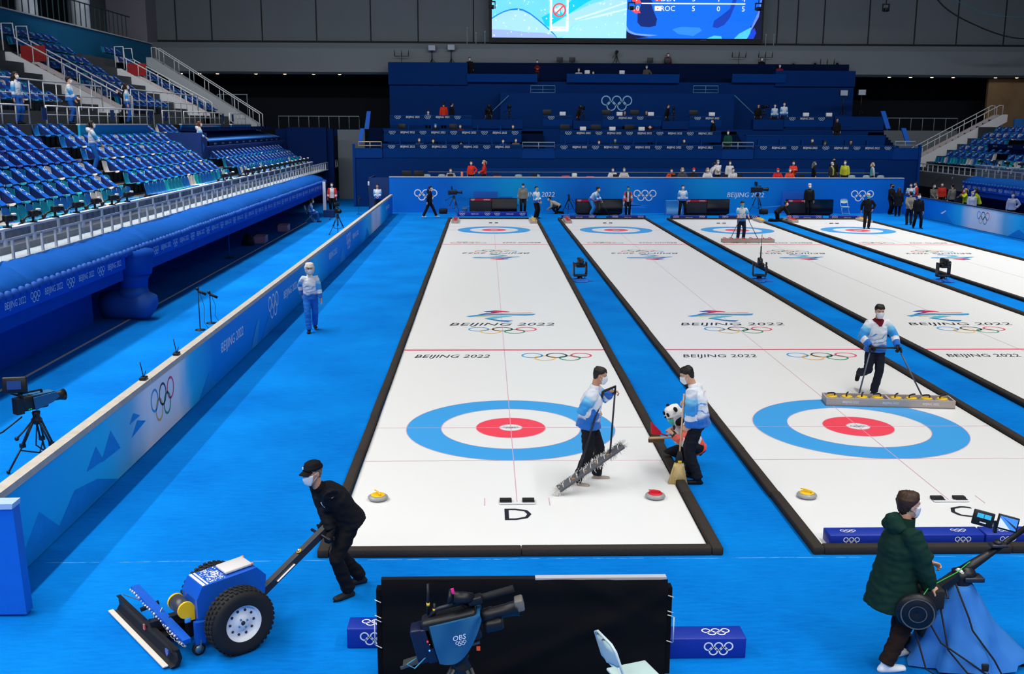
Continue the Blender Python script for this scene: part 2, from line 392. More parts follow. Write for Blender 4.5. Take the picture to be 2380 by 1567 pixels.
m_lb = ramp_mat('left_board_print', 'Y', -12, 47, [(-10, '14a2f6'), (-6.0, '18aef8'), (-2.9, CY), (-1.9, '6fc3ea'), (-1.0, WH), (.7, WH), (1.5, CY), (3.0, '0a8cea'), (6.5, '0e8cf0'), (9, '0e8cf0'), (13, '0c8ade'), (16, CY), (19, '0a8cea'), (22, '0e8cf0'), (28, '0c88ec'), (31, CY), (32.6, '6fc3ea'), (33.6, WH), (36.6, WH), (38, CY), (42, '0a70d0')])
m_cap = mat('worn_timber_cap', 'b9b2a8', .7, var=.25, scale=6)
m_mtn = mat('mountain_print', '0d8fe2', .5, var=.15); m_mtn2 = mat('pale_ridge_print', '2c9ee8', .5, var=.1)
t = empty('perimeter_board', (-6, 0, 0), 0, 'long blue printed perimeter board along the left side of the ice', 'board')
MB().bb(-.05, .05, -6.75, 44.6, .02, 1.06).build('panel', m_lb, t)
MB().bb(-.085, .07, -6.75, 44.6, 1.06, 1.15).build('top_cap', m_cap, t)
mb = MB(); ux, uz = Y*1, Z
for y, h in ((4.75, .27), (11.6, .27), (20.0, .27), (26.7, .25), (41.5, .25)): mb.text('BEIJING 2022', (.053, y, .62), ux, uz, h, 0, .12, 1, 2.0)
mb.build('lettering', m_print, t)
mb = MB()
for y, cl in ((-.25, (0, 1, 2, 3, 4)), (9.2, (5,)*5), (24.4, (5,)*5), (35.1, (5,)*5)): mb.rings5((.053, y, .62), ux, uz, 1.25, cl, 36, .09)
mb.build('ring_emblem', RINGC+[m_print], t)
mb = MB()
for pk, k in (([(-6.1, .0), (-5.3, .52), (-4.6, .0)], 0), ([(-5.0, 0), (-4.2, .4), (-3.4, .28), (-2.6, 0)], 0), ([(-3.2, .45), (-2.75, .8), (-2.4, .42)], 0), ([(-3.75, .5), (-3.35, .74), (-3.1, .46)], 0), ([(-1.9, .42), (-1.6, .62), (-1.2, .5)], 0), ([(-1.95, .65), (-1.75, .78), (-1.45, .66)], 0), ([(1.9, .0), (2.7, .35), (3.2, .0)], 0), ([(6.4, 0), (7.2, .55), (7.5, .6), (7.1, 0)], 1), ([(7.6, 0), (8.6, .45), (9.5, 0)], 0), ([(14, 0), (15.2, .6), (16, 0)], 0), ([(21.5, 0), (22.5, .6), (23.2, 0)], 1), ([(30, 0), (31, .5), (32, 0)], 0)):
    mb.mark().add([(.0515+.0006*len(mb.g), y, .03+z) for y, z in pk], [tuple(range(len(pk)))[::1]], k)
mb.build('mountain_artwork', [m_mtn, m_mtn2], t)
for k, (y, lb) in enumerate(((-.95, 'black wireless antenna on the left board cap, nearer one'), (.9, 'black wireless antenna on the left board cap, farther one'))):
    a = empty('wireless_antenna', (-6.02, y, 1.15), 0, lb, 'antenna', 'antennas on the left board')
    MB().rbox((0, 0, .025), (.1, .16, .05), .01).build('base', m_black, a)
    MB().cyl((0, 0, .05), (-.03, -.03, .3), .008).cyl((0, .05, .05), (.02, .07, .14), .006).build('whip', m_black, a)
t = empty('corner_board', (0, 0, 0), 0, 'plain blue board end with slanted white top in the lower left corner', 'board')
MB().prism([(-5.42, 0.03), (-9, .03), (-9, 1.2), (-5.46, 1.24)], (0, -6.84, 0), X, Z, Y, -.16).build('panel', mat('plain_blue_board', '0a68d4', .5), t)
MB().prism([(-5.46, 1.24), (-9, 1.2), (-9, 1.26), (-5.45, 1.3)], (0, -6.82, 0), X, Z, Y, -.2).build('top_cap', mat('pale_blue_cap', 'a8c4ea', .5), t)
# far board in front of the officials' bench
m_fb = ramp_mat('far_board_print', 'X', -7, 26, [(-6.2, '0a74d6'), (-3, '0a6cd0'), (-.5, '0c8ade'), (1.4, '0ea4e6'), (3.2, '0a84dc'), (5.5, '0a6cd0'), (8, '0e86e0'), (10.5, '0a70d2'), (13, '0c98e4'), (15.5, '0a8ae0'), (18, '0a70d2'), (25, '0a6cd0')], .45, .8)
t = empty('end_board', (0, 45.5, 0), 0, 'wide blue printed end board behind the far ends of the sheets', 'board')
MB().bb(-6.2, 25.0, 0, .12, 0, 2.1).build('panel', m_fb, t); MB().bb(-6.2, 25.0, -.02, .3, 2.1, 2.15).build('top_ledge', mat('pale_ledge', 'b8b9bd', .6), t)
mb = MB()
for x in (2.62, 15.35): mb.text('BEIJING 2022', (x, -.004, 1.06), X, Z, .38, 0, .15, 1, 2.25)
mb.build('lettering', m_print, t); mb = MB()
for x in (-4.02, 9.22, 22.5): mb.rings5((x, -.004, 1.06), X, Z, 1.35, (0,)*5, 36, .12)
mb.build('ring_emblem', m_print, t); mb = MB()
for a in (-.6, 6.8, 17.4):
    mb.mark().add([(a, -.003, .3), (a+1.2, -.003, .95), (a+1.8, -.003, .6), (a+2.6, -.003, .3)], [(0, 1, 2, 3)], 0)
    mb.add([(a-1.5, -.003, .32), (a+.4, -.003, .5), (a+2.9, -.003, .45), (a+.4, -.003, .42)], [(0, 1, 2, 3)], 1)
mb.build('mountain_artwork', [mat('faint_ridge', '0e8cf0', .5), mat('faint_streak', '46a9ee', .5)], t)
t = empty('side_screen', (0, 0, 0), 0, 'navy partition closing the left end of the officials bench', 'partition')
MB().bb(-7.45, -6.22, 45.62, 45.75, 0, 2.08).bb(-7.45, -7.33, 45.75, 48.5, 0, 2.08).build('panel', m_navyb, t)
# right board
m_rb = ramp_mat('right_board_print', 'Y', 22, 46, [(24, '0a70d2'), (29, '0c84dc'), (31.5, CY), (32.6, '6fc3ea'), (33.6, WH), (36.2, WH), (37.4, CY), (39.2, '0e96f0'), (42, '0a80e6'), (45, '0a80e6')], .45, .35)
t = empty('perimeter_board', (24.98, 0, 0), 0, 'blue printed perimeter board with coloured rings on the right side of the hall', 'board')
MB().bb(-.05, .05, 22, 45.3, .02, 1.14).build('panel', m_rb, t); MB().bb(-.07, .07, 22, 45.3, 1.14, 1.19).build('top_cap', mat('dark_cap', '2c3a4a', .6), t)
mb = MB(); mb.text('BEIJING 2022', (-.053, 43.2, .62), -Y, Z, .3, 0, .12, 1, 2.2); mb.build('lettering', m_print, t)
mb = MB(); mb.rings5((-.053, 34.9, .66), -Y, Z, 1.3, (0, 1, 2, 3, 4), 36, .09); mb.build('ring_emblem', RINGC, t)
mb = MB()
for pk, k in (([(40.2, .0), (39.3, .5), (38.2, .0)], 0), ([(41.0, 0), (40.2, .3), (39.6, 0)], 0), ([(32.2, .0), (31.2, .42), (30.0, .0)], 0), ([(39.7, .42), (39.2, .62), (39.3, .66), (39.9, .45)], 1)):
    mb.mark().add([(-.0515-.0006*len(mb.g), y, .03+z) for y, z in pk], [tuple(range(len(pk)))], k)
mb.build('mountain_artwork', [m_mtn, m_print], t)
# ================================================================ back of the hall
m_conc = mat('grey_cladding', '6e767c', .75, var=.07, scale=.6)
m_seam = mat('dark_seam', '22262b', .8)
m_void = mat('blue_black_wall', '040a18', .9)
mb = MB(); mb.bb(-40, 52, 62.6, 63, 8.8, 24)
mb.build('wall_back', m_conc)['kind'] = 'structure'
mb = MB()
for k, x in enumerate((-23.2, -20.6, -16.9, -12.9, -8.9, -5.4, -1.3, 21.4, 22.9, 24.9, 28.3, 31.8, 35.0, 38.6)): mb.bb(x-.04, x+.04, 62.55, 62.6, 11.1, 24)
mb.bb(-40, 52, 62.5, 62.6, 11.02, 11.25)
mb.build('trim_1', m_seam)['kind'] = 'structure'
mb = MB(); mb.prism([(61.0, 8.95), (61.0, 10.62), (61.35, 11.02), (62.6, 11.02), (62.6, 8.8), (61.3, 8.8)], (-40, 0, 0), Y, Z, X, 92)
mb.build('trim_2', mat('grey_beam', '7a8288', .75, var=.05, scale=.6))['kind'] = 'structure'
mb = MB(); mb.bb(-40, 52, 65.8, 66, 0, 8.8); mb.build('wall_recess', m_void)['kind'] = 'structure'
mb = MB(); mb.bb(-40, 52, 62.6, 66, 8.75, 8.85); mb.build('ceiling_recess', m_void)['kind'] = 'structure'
m_lamp = mat('warm_downlight', 'ffdf9e', .5, emit=9.0, var=.0); m_can = mat('lamp_can', '50565c', .5)
PX = [-22.4, -20.0, -17.5, -12.6, -10.2, -7.8, -5.3, -.5]
for k, x in enumerate([-22.4, -20.65, -18.05, -15.5, -13.4, -11.4, -8.2][:0]+PX): pass
DL = [(-22.65, 0), (-21.3, 0), (-20.0, 0), (-17.2, 0), (-15.1, 0), (-13.0, 0), (-11.1, 0), (-7.0, 0), (29.6, 0), (31.2, 0), (32.8, 0), (34.4, 0), (37.6, 0), (39.2, 0)]
for k, (x, _) in enumerate(DL):
    side = 'left' if x < 10 else 'right'; kk = k+1 if x < 10 else k-7
    t = empty('downlight', (x, 61.2, 8.83), 0, 'warm recessed downlight under the grey beam, %s from the left on the %s side' % (nth(kk), side), 'downlight', 'downlights under the grey beam')
    MB().lathe((0, 0, 0), [(.13, -.03), (.16, -.05), (.16, .0)], 16).build('housing', m_can, t)
    MB().ball((0, 0, -.04), (.12, .12, .04), 12).build('lens', m_lamp, t)
for x, lb in ((-27.5, 'wall_left_end'),):
    mb = MB(); mb.bb(-27.4, -24.6, 60.2, 63, 0, 24); mb.build('wall_left_return', mat('mauve_grey_plaster', '86828c', .8))['kind'] = 'structure'
# led screen
def emis(n, h, s=1.0): return mat(n, h, .6, emit=s, var=0.0)
SE = 1.0
t = empty('video_screen', (0, 61.2, 0), 0, 'large lit video scoreboard hanging on the grey back wall', 'screen')
MB().bb(-.14, 19.98, 0, .9, 11.1, 15.2).build('cabinet', mat('black_bezel', '070a10', .6), t)
SX0, SX1, SXM, SZ0, SZ1 = .06, 19.83, 9.9, 11.46, 15.1
g = MB()
g.bb(SX0, SXM, -.02, 0, SZ0, SZ1, 0)
def px2(u, v): return (SX0+(u-158)/(2345-158)*(SXM-SX0), SZ0+(605-v)/7/30.5)
def poly(mi, pts, e): g.add([(x, -.02-.004*e, z) for x, z in [px2(*p) for p in pts]], [tuple(range(len(pts)))], mi)
poly(1, [(158, 605), (158, 310), (250, 255), (350, 210), (450, 180), (550, 165), (660, 180), (780, 235), (900, 320), (1050, 440), (1170, 540), (1220, 605)], 1)
poly(2, [(158, 605), (158, 330), (250, 275), (350, 228), (450, 200), (550, 192), (660, 205), (780, 260), (900, 345), (1040, 455), (1160, 555), (1210, 605)], 2)
poly(3, [(158, 605), (158, 480), (400, 490), (700, 520), (1000, 530), (1150, 560), (1210, 605)], 3)
poly(4, [(960, 300), (1100, 230), (1400, 80), (1560, -60), (2000, -60), (1700, 70), (1400, 250), (1080, 440), (1020, 420)], 2)
poly(2, [(1080, 445), (1400, 255), (1800, 90), (2345, -60), (2345, 180), (1900, 260), (1560, 350), (1440, 440), (1380, 560), (1230, 600)], 3)
poly(5, [(1380, 560), (1450, 450), (1560, 360), (1900, 270), (2345, 190), (2345, 605), (1300, 605)], 4)
poly(6, [(1500, 320), (1850, 215), (2345, 60), (2345, 75), (1850, 235), (1520, 335)], 5)
poly(6, [(1560, 350), (1900, 262), (2345, 160), (2345, 178), (1900, 285)], 5)
# phone outline and muted-speaker sign
pz = [px2(1097, -60), px2(1397, 505)]
for a, b, c, d in ((1097, -60, 1130, 505), (1364, -60, 1397, 505), (1097, 440, 1397, 458), (1097, 475, 1397, 505), (1228, 455, 1262, 480)):
    p, q = px2(a, d), px2(b and c or c, b); g.bb(p[0], q[0], -.052, -.05, p[1], q[1], 7)
c0 = px2(1249, 190); g.ring((c0[0], -.056, c0[1]), X, Z, .44, .11, 40, 8)
dd = V((1, 0, 1)).normalized(); ee = V((1, 0, -1)).normalized()
g.prism([(-.42, -.05), (.42, -.05), (.42, .05), (-.42, .05)], (c0[0], -.062, c0[1]), dd, V((-.707, 0, .707)), Y, .002, 8)
g.prism([(-.32, -.1), (-.18, -.1), (.02, -.3), (.02, .3), (-.18, .1), (-.32, .1)], (c0[0], -.058, c0[1]), X, Z, Y, .002, 7)
for r in (.16, .27): g.ring((c0[0]+.04, -.058, c0[1]), X, Z, r, .05, 14, 7, -.9, .9)
for k in range(70):
    u, v = random.uniform(165, 2330), random.uniform(0, 590); p = px2(u, v); g.disc((p[0], -.05, p[1]), X, Z, random.choice((.025, .035, .05)), 6, 7)
# right half: standings
g.bb(SXM, SX1, -.02, 0, SZ0, SZ1, 9)
def px3(u, v): return (SXM+(u-103)/(2310-103)*(SX1-SXM), SZ0+(608-v)/7/30.5)
def poly3(mi, pts, e): g.add([(x, -.02-.004*e, z) for x, z in [px3(*p) for p in pts]], [tuple(range(len(pts)))], mi)
poly3(10, [(103, 608), (103, 500), (180, 545), (300, 565), (480, 590), (250, 608)], 1)
poly3(11, [(103, 420), (150, 490), (260, 535), (420, 545), (620, 560), (480, 575), (250, 560), (140, 520), (103, 480)], 2)
poly3(12, [(340, 20), (480, 30), (530, 180), (600, 320), (580, 420), (480, 440), (340, 430), (280, 370), (280, 240), (330, 110)], 2)
poly3(12, [(300, 10), (480, 20), (530, 70), (340, 80)], 3)
poly3(13, [(1840, -40), (1900, -40), (1870, 90), (1790, 290), (1700, 400), (1590, 450), (1510, 430), (1530, 340), (1660, 250), (1780, 160)], 2)
poly3(14, [(850, 470), (1000, 430), (1300, 440), (1340, 490), (1200, 570), (950, 540)], 1)
poly3(15, [(1420, 608), (1540, 560), (1660, 570), (1670, 608)], 3)
poly3(15, [(1870, 608), (1950, 530), (2150, 430), (2130, 540), (2080, 608)], 3)
poly3(10, [(2130, 430), (2260, 250), (2310, -40), (2310, 608), (2060, 608)], 2)
poly3(16, [(2140, 440), (2250, 200), (2290, -40), (2310, -40), (2260, 280), (2150, 480)], 4)
poly3(17, [(2130, 500), (2200, 440), (2230, 520), (2190, 608), (2090, 608)], 3)
poly3(8, [(170, 40), (290, 10), (340, 82), (240, 85)], 5); poly3(8, [(170, 185), (290, 155), (330, 230), (240, 232)], 5)
p, q = px3(340, 92), px3(2030, 76); g.bb(p[0], q[0], -.05, -.048, p[1], q[1], 7)
for v, row in ((12, ('9', 'DEN', '5', '1', '4')), (158, ('10', 'ROC', '5', '0', '5'))):
    for u, s in zip((262, 770, 1187, 1594, 2000), row):
        p = px3(u, v); g.text(s, (p[0], -.056, p[1]), X, Z, .36, 7)
    p = px3(605, v); g.bb(p[0]-.22, p[0]+.22, -.052, -.05, p[1]-.17, p[1]+.17, 8 if row[1] == 'DEN' else 7)
    if row[1] == 'DEN': g.bb(p[0]-.22, p[0]+.22, -.056, -.054, p[1]-.03, p[1]+.03, 7); g.bb(p[0]-.1, p[0]-.04, -.056, -.054, p[1]-.17, p[1]+.17, 7)
    else: g.disc((p[0], -.056, p[1]), X, Z, .06, 10, 8)
g.build('display', [emis('led_cyan', '6fd2fa'), emis('led_rim', '0a80f4'), emis('led_ice', 'a2d8fb'), emis('led_lilac', '9ab2f4'), emis('led_aqua', '0ec4f4'), emis('led_pale', '9cdcfc'), emis('led_streak', 'd4f4fe'), emis('led_white', 'fdfdff'), emis('led_red', 'fc4a4c'), emis('led_blue', '0668ee'), emis('led_navy', '040c30'), emis('led_violet', '6e9cfa'), emis('led_shade', '06246e'), emis('led_mid', '0a3cae'), emis('led_light', '2c86f6'), emis('led_sky', '4cc4fc'), emis('led_edge', '6a86f0'), emis('led_royal', '1440d0')], t)
MB().text('OMEGA', (15.6, -.004, 11.34), X, Z, .09, 0, 0, 1.0).build('maker_lettering', mat('dim_print', '5c6470', .6), t)
# ================================================================ grandstands
m_terr = mat('grey_concrete_step', '4d5256', .85, var=.12, scale=1.5)
m_par = mat('white_parapet', 'd9dbdd', .7, var=.05, scale=1.2)
m_pari = mat('warm_white_parapet', 'd8cccd', .7, var=.05, scale=1.2)
m_rail = mat('white_rail_paint', 'dcdde0', .4, var=.03)
m_railg = mat('grey_rail_paint', '8fa0a8', .4, var=.04)
m_teal = mat('teal_screen', '0f6f9e', .7, var=.1, scale=1.5)
m_awn = mat('awning_canvas', '0a50a4', .8, spec=.08, var=.14, scale=4, bump=.6)
m_hem = mat('awning_hem', '0a50ac', .7, var=.1)
m_fas = mat('fascia_print', '0a58c8', .6, spec=.1, var=.04)
m_skirt = mat('skirt_cloth', '0c4aa6', .8, spec=.1, var=.1, scale=2)
m_glass = bpy.data.materials.new('clear_glazing'); m_glass.use_nodes = True
_nt = m_glass.node_tree; _b = _nt.nodes['Principled BSDF']; _b.inputs['Base Color'].default_value = (.75, .9, .95, 1); _b.inputs['Roughness'].default_value = .06; _b.inputs['Alpha'].default_value = .13
MATS['clear_glazing'] = m_glass
TZ = [2.40, 2.77, 3.17, 3.59, 4.0, 4.40]; UZ = [6.11, 6.49, 6.9, 7.35, 7.82, 8.33, 8.86, 9.43]
def mir(x, s): return x if s > 0 else 18.5-x
def terrace(s, y0, y1, yu0, yu1, label):
    t = empty('grandstand', (0, 0, 0), 0, label, 'grandstand')
    pr = [(-10.95, 0), (-10.95, 2.2), (-11.6, 2.2)]
    for k in range(6): pr += [(-11.6-.7*k, TZ[k]), (-12.3-.7*k, TZ[k])]
    pr[2] = (-11.6, 2.2)
    low = pr+[(-15.8, 5.18), (-17.25, 5.18), (-17.25, 0)]
    P = lambda pts: [(mir(x, s), z) for x, z in (pts if s < 0 else pts[::-1])]
    MB().prism(P(low[3:] if False else [(-11.05, 1.2)]+low[2:-1]+[(-17.25, 1.2)]), (0, y0, 0), X, Z, Y, y1-y0).build('lower_terrace', m_terr, t)
    up = [(-17.25, 1.2), (-17.25, UZ[0]-.43)]
    for k in range(8): up += [(-17.35-.8*k, UZ[k]-.43), (-18.15-.8*k, UZ[k]-.43)]
    up += [(-24.3, UZ[7]-.43), (-24.3, 1.2)]
    MB().prism(P(up), (0, yu0, 0), X, Z, Y, yu1-yu0).build('upper_terrace', m_terr, t)
    return t
ls = terrace(1, -4, 53.5, -4, 53.5, 'long stepped grandstand of blue seats on the left side of the hall')
rs_ = terrace(-1, 34, 56.2, 34, 53.5, 'stepped grandstand of blue seats on the right side of the hall')
MB().bb(-24.6, -24.3, -4, 60, 8.6, 10.75).build('teal_back_wall', m_teal, ls)
MB().bb(-24.65, -24.2, -4, 60, 10.75, 10.82).build('wall_coping', m_par, ls)
mb = MB()
for k in range(45): mb.bb(-24.45, -24.4, 20+k*.8, 20.05+k*.8, 10.8, 12.2)
mb.bb(-24.46, -24.39, 20, 56, 12.2, 12.26); mb.build('concourse_railing', mat('dark_rail', '2a4448', .5), ls)
MB().bb(-11.62, -11.08, -4, 53.4, 2.2, 2.235).build('walkway', mat('walkway_reflected_light', 'b9c6cc', .6, var=.08), ls)  # slab coloured pale to stand in for bright reflections in the glass
mb = MB(); mb.bb(-31, -30.8, 0, 62, 8, 20); mb.build('wall_left', mat('dark_concourse', '10191c', .8))['kind'] = 'structure'
for k, (y, lb) in enumerate(((41.9, 'nearer pale round concourse column above the left stand'), (49.7, 'farther pale round concourse column above the left stand'))):
    MB().cyl((-25.3, y, 0), (-25.3, y, 22), .55, 24).build('concourse_column', mat('pale_column', 'd6dee6', .7))
    o = bpy.data.objects['concourse_column' if k == 0 else 'concourse_column.001']; tag(o, lb, 'column', 'concourse columns')
for k, (z, lb) in enumerate(((3.3, 0),)): pass
# ---- stair parapets with handrails climbing through the upper tier
def stair(s, y, w, xb, zb, xt, zt, label, red=True, drop=.62, m1=m_par, m2=m_pari):
    t = empty('stair_flight', (0, 0, 0), 0, label, 'staircase', 'stair flights in the stands')
    f = lambda x: mir(x, s)
    for q, yy, mm in ((0, y, m1), (1, y+w, m2)):
        pts = [(xb, zb-drop), (xb, zb+.12), (xt, zt), (xt-.35, zt), (xt-.35, zt-.5)]
        pts = [(f(x), z) for x, z in (pts if s < 0 else pts[::-1])]
        MB().prism(pts, (0, yy, 0), X, Z, Y, .16).build('parapet', mm, t)
        r = MB(); n = 7
        r.loft([(f(xb+.15), yy+.08, zb-.2), (f(xb+.15), yy+.08, zb+.75), (f(xb), yy+.08, zb+.85), (f(xt+.25), yy+.08, zt+.62)]+([(f(xt+.2), yy+.08, zt+1.25), (f(xt-.3), yy+.08, zt+1.25), (f(xt-.3), yy+.08, zt)] if red else [(f(xt), yy+.08, zt+.62), (f(xt), yy+.08, zt)]), .035, 6)
        for k in range(n):
            a = (k+.5)/n; x = xb+(xt-xb)*a; z = zb+(zt-zb)*a
            r.cyl((f(x), yy+.08, z), (f(x), yy+.08, z+.74), .025, 6)
        r.build('handrail', m_rail, t)
    if red: MB().box((f(xt+.45), y+w-.04, zt+.02), (1.15, .05, .72)).build('gate_panel', mat('red_gate_panel', 'a01a1c', .6), t)
    st = MB()
    for k in range(14):
        a = k/14; st.bb(min(f(xb+(xt-xb)*a), f(xb+(xt-xb)*(a+1/14))), max(f(xb+(xt-xb)*a), f(xb+(xt-xb)*(a+1/14))), y+.16, y+w, zb+(zt-zb)*a-.6, zb+(zt-zb)*(a+1/14)-.35)
    st.build('steps', m_terr, t)
    return t
stair(1, 31.6, 1.5, -17.25, 5.72, -21.94, 8.38, 'white walled stair flight with red gate panel, nearer one in the left stand')
stair(1, 46.2, 1.5, -17.25, 5.72, -21.94, 8.38, 'white walled stair flight with red gate panel, farther one in the left stand')
stair(1, 52.4, 1.0, -15.4, 5.1, -22.0, 9.4, 'grey end stair flight closing the far end of the left stand', False, .9, mat('grey_end_wall', 'aab0b4', .7), mat('grey_end_wall2', '9ba0a4', .7))
stair(1, 17.0, 1.5, -17.0, 5.72, -21.7, 8.38, 'white walled stair flight cut off by the left picture edge', False)
stair(-1, 56.2, 1.2, -11.55, 2.75, -17.45, 6.05, 'white walled stair flight with glass side at the far end of the right stand', False, .75)
# ---- railings: panels of posts
def railing(p0, p1, h, n, label, mid=True, r=.028, mm=m_rail, base=None, group='white railings in the stands'):
    t = empty('guard_railing', p0, 0, label, 'railing', group); d = V(p1)-V(p0); mb = MB()
    mb.loft([Z*0, Z*h, d+Z*h, d], r, 6); 
    if mid: mb.cyl(Z*(h*.52), d+Z*(h*.52), r*.6, 6)
    if base: mb.bar(Z*.02, d+Z*.02, .06, .05)
    mb.build('frame', mm, t)
    mb = MB()
    for k in range(1, n): mb.mark().cyl(d*(k/n), d*(k/n)+Z*h, r*.75, 6)
    mb.build('post', mm, t)
    return t
for y0, y1, lb in ((14.5, 18.5, 'white aisle railing at the left picture edge beside a standing volunteer'), (19.9, 22.7, 'white aisle railing with a blue seat number panel, left of the long one'), (22.9, 31.9, 'long white aisle railing above the bright blue banner'), (33.2, 36.4, 'short white aisle railing right of the stair foot'), (36.8, 45.0, 'white aisle railing above the second blue and white banner'), (46.4, 50.6, 'farthest white aisle railing of the left stand')):
    railing((-15.75, y0, 5.2), (-15.75, y1, 5.2), .62, max(3, int((y1-y0)/.95)), lb)
railing((-17.2, 17.2, 5.75), (-17.2, 29.5, 5.75), 1.05, 10, 'tall white railing before the seats of the upper tier, near block')
railing((-17.2, 33.3, 5.75), (-17.2, 45.0, 5.75), 1.05, 10, 'tall white railing before the seats of the upper tier, far block')
for y, lb in ((19.6, 'small blue seat number panel on the aisle railing, leftmost'), (26.3, 'small blue seat number panel near the second aisle volunteer'), (31.3, 'small blue seat number panel at the end of the long aisle railing'), (33.6, 'small blue seat number panel at the short aisle railing'), (44.6, 'small blue seat number panel at the railing above the second banner'), (47.0, 'farthest small blue seat number panel in the left stand')):
    tag(MB().box((-15.7, y, 5.55), (.03, .38, .42)).build('seat_number_panel', m_navyb), lb, 'panel', 'seat number panels')
# banners on the aisle front
m_ban = ramp_mat('banner_print', 'Y', 20, 50, [(21, CY), (24, '0c84d8'), (29.8, '0c70c8'), (35, '0c78cc'), (38.5, CY), (39.2, 'aab8d4'), (41.0, 'aab8d4'), (41.8, CY), (43, '0c78cc')], .6, .15)
for y0, y1, lb in ((22.0, 29.9, 'bright blue banner on the aisle wall above the seats'), (35.2, 42.9, 'blue and white banner on the aisle wall behind the fair haired volunteer'), (45.5, 50.5, 'teal banner at the far end of the aisle wall')):
    t = empty('aisle_banner', (0, 0, 0), 0, lb, 'banner', 'aisle banners')
    MB().bb(-15.5, -15.42, y0, y1, 4.55, 5.16).build('cloth', m_ban, t); MB().bb(-15.56, -15.4, y0, y1, 5.16, 5.21).build('top_rail', m_rail, t)
# ---- front edge: awning, fascia band, skirt, wall
def edge(s, parts, y0, y1, wy0, wx, lab):
    f = lambda x: mir(x, s)
    t = empty('canvas_awning', (0, 0, 0), 0, lab[0], 'awning'); n = int((y1-y0)/.22); rnd = random.Random(3)
    prof = [(-11.0, 2.2), (-10.75, 2.28), (-10.4, 2.26), (-10.1, 2.15), (-9.9, 1.98), (-9.88, 1.86), (-10.1, 1.86), (-11.0, 1.9)]
    vs_ = []; k = len(prof)
    for i in range(n+1):
        y = y0+(y1-y0)*i/n; q = .5+.5*math.sin(i*2.1)+rnd.uniform(-.5, .5)-1.6*max(0, 1-abs(((y+4) % 2.4)-1.2)/.22)
        for j, (x, z) in enumerate(prof):
            w = 1 if 0 < j < 5 else 0
            vs_.append((f(x), y+(.15*math.sin(i*.7+j) if w else 0), z+w*(.036*q-.025*math.sin(y*.9)+.025*noise.noise(V((y*1.7, j*.8, 2))))))
    fs = [(i*k+j, i*k+(j+1) % k, (i+1)*k+(j+1) % k, (i+1)*k+j) for i in range(n) for j in range(k)]+[tuple(range(k))[::-1], tuple(range(n*k, n*k+k))]
    if s > 0: fs = [q[::-1] for q in fs]
    MB().add(vs_, fs, 0, True).build('canopy', m_awn, t)
    h = MB(); h.bb(min(f(-9.95), f(-9.9)), max(f(-9.95), f(-9.9)), y0, y1, 1.86, 1.95)
    y = y0+.1
    while y < y1: h.ball((f(-9.87), y, 1.91+rnd.uniform(-.012, .012)), (.09, .12, .105), 10, 0); y += .31 if s > 0 else .36
    h.build('scalloped_hem', m_hem, t)
    for a, b, lb in parts:
        q = empty('fascia_banner', (0, 0, 0), 0, lb, 'banner', 'fascia banners')
        MB().bb(min(f(-9.93), f(-9.88)), max(f(-9.93), f(-9.88)), a, b, 1.50, 1.86).build('band', m_fas, q)
        y = b-1.0 if s > 0 else a+.6; uy = Y if s > 0 else -Y; xx = f(-9.874); i = 0
        tx = MB(); rg = MB(); ys = []
        y = a+.6
        while y < b-.6:
            if i % 2 == 0: rg.rings5((xx, y, 1.68), uy, Z, .46, (0,)*5, 14, .13); y += .95
            else: tx.text('BEIJING 2022', (xx, y, 1.68), uy, Z, .19, 0, .12, 1, .95); y += .95
            i += 1
        tx.build('lettering', m_print, q); rg.build('ring_emblem', m_print, q)
    sk = MB()
    for a, b, _ in parts: sk.bb(min(f(-10.06), f(-9.95)), max(f(-10.06), f(-9.95)), a+.02, b-.02, 1.2, 1.62)
    sk.build('skirt', m_skirt, t)
    MB().bb(min(f(-10.0), f(-11.0)), max(f(-10.0), f(-11.0)), y0, y1, 1.62, 1.84).build('soffit', m_skirt, t)
    return t
edge(1, [(-4, 9.75, 'nearer blue fascia banner with white lettering under the left awning'), (11.75, 44.2, 'long farther blue fascia banner with white lettering under the left awning')], -4, 44.6, 0, 0, ['long blue canvas awning edge of the left stand'])
edge(-1, [(34, 44.8, 'blue fascia banner with white lettering under the right awning')], 34, 44.9, 0, 0, ['short blue canvas awning edge of the right stand'])
mb = MB(); mb.bb(-11.4, -10.9, -4, 9.95, 0, 2.15); mb.build('wall_left_lower', mat('navy_wall_cloth', '0d50ae', .8, spec=.1, var=.06, scale=2))['kind'] = 'structure'
mb = MB(); mb.bb(-13.4, -13.0, 9.95, 53, 0, 2.2); mb.build('wall_left_recess', mat('navy_wall_cloth'[:0]+'navy_recess', '0b469c', .8, spec=.1, var=.08, scale=2))['kind'] = 'structure'
mb = MB(); mb.bb(-13.6, -11, 53, 53.4, 0, 5.0); mb.bb(-14.4, -10.6, 53.4, 54, 0, 4.9); mb.build('wall_left_end', m_navyd)['kind'] = 'structure'
mb = MB(); mb.bb(30.2, 30.5, 34, 46.0, 0, 1.15); mb.build('wall_right', m_navyd)['kind'] = 'structure'
# floor line along the wall
tag(MB().bb(-10.17, -10.1, -6, 39.2, 0, .006).build('floor_line', mat('cream_tape', 'd6d2bf', .6)), 'thin cream tape line on the carpet along the left stand', 'tape line')
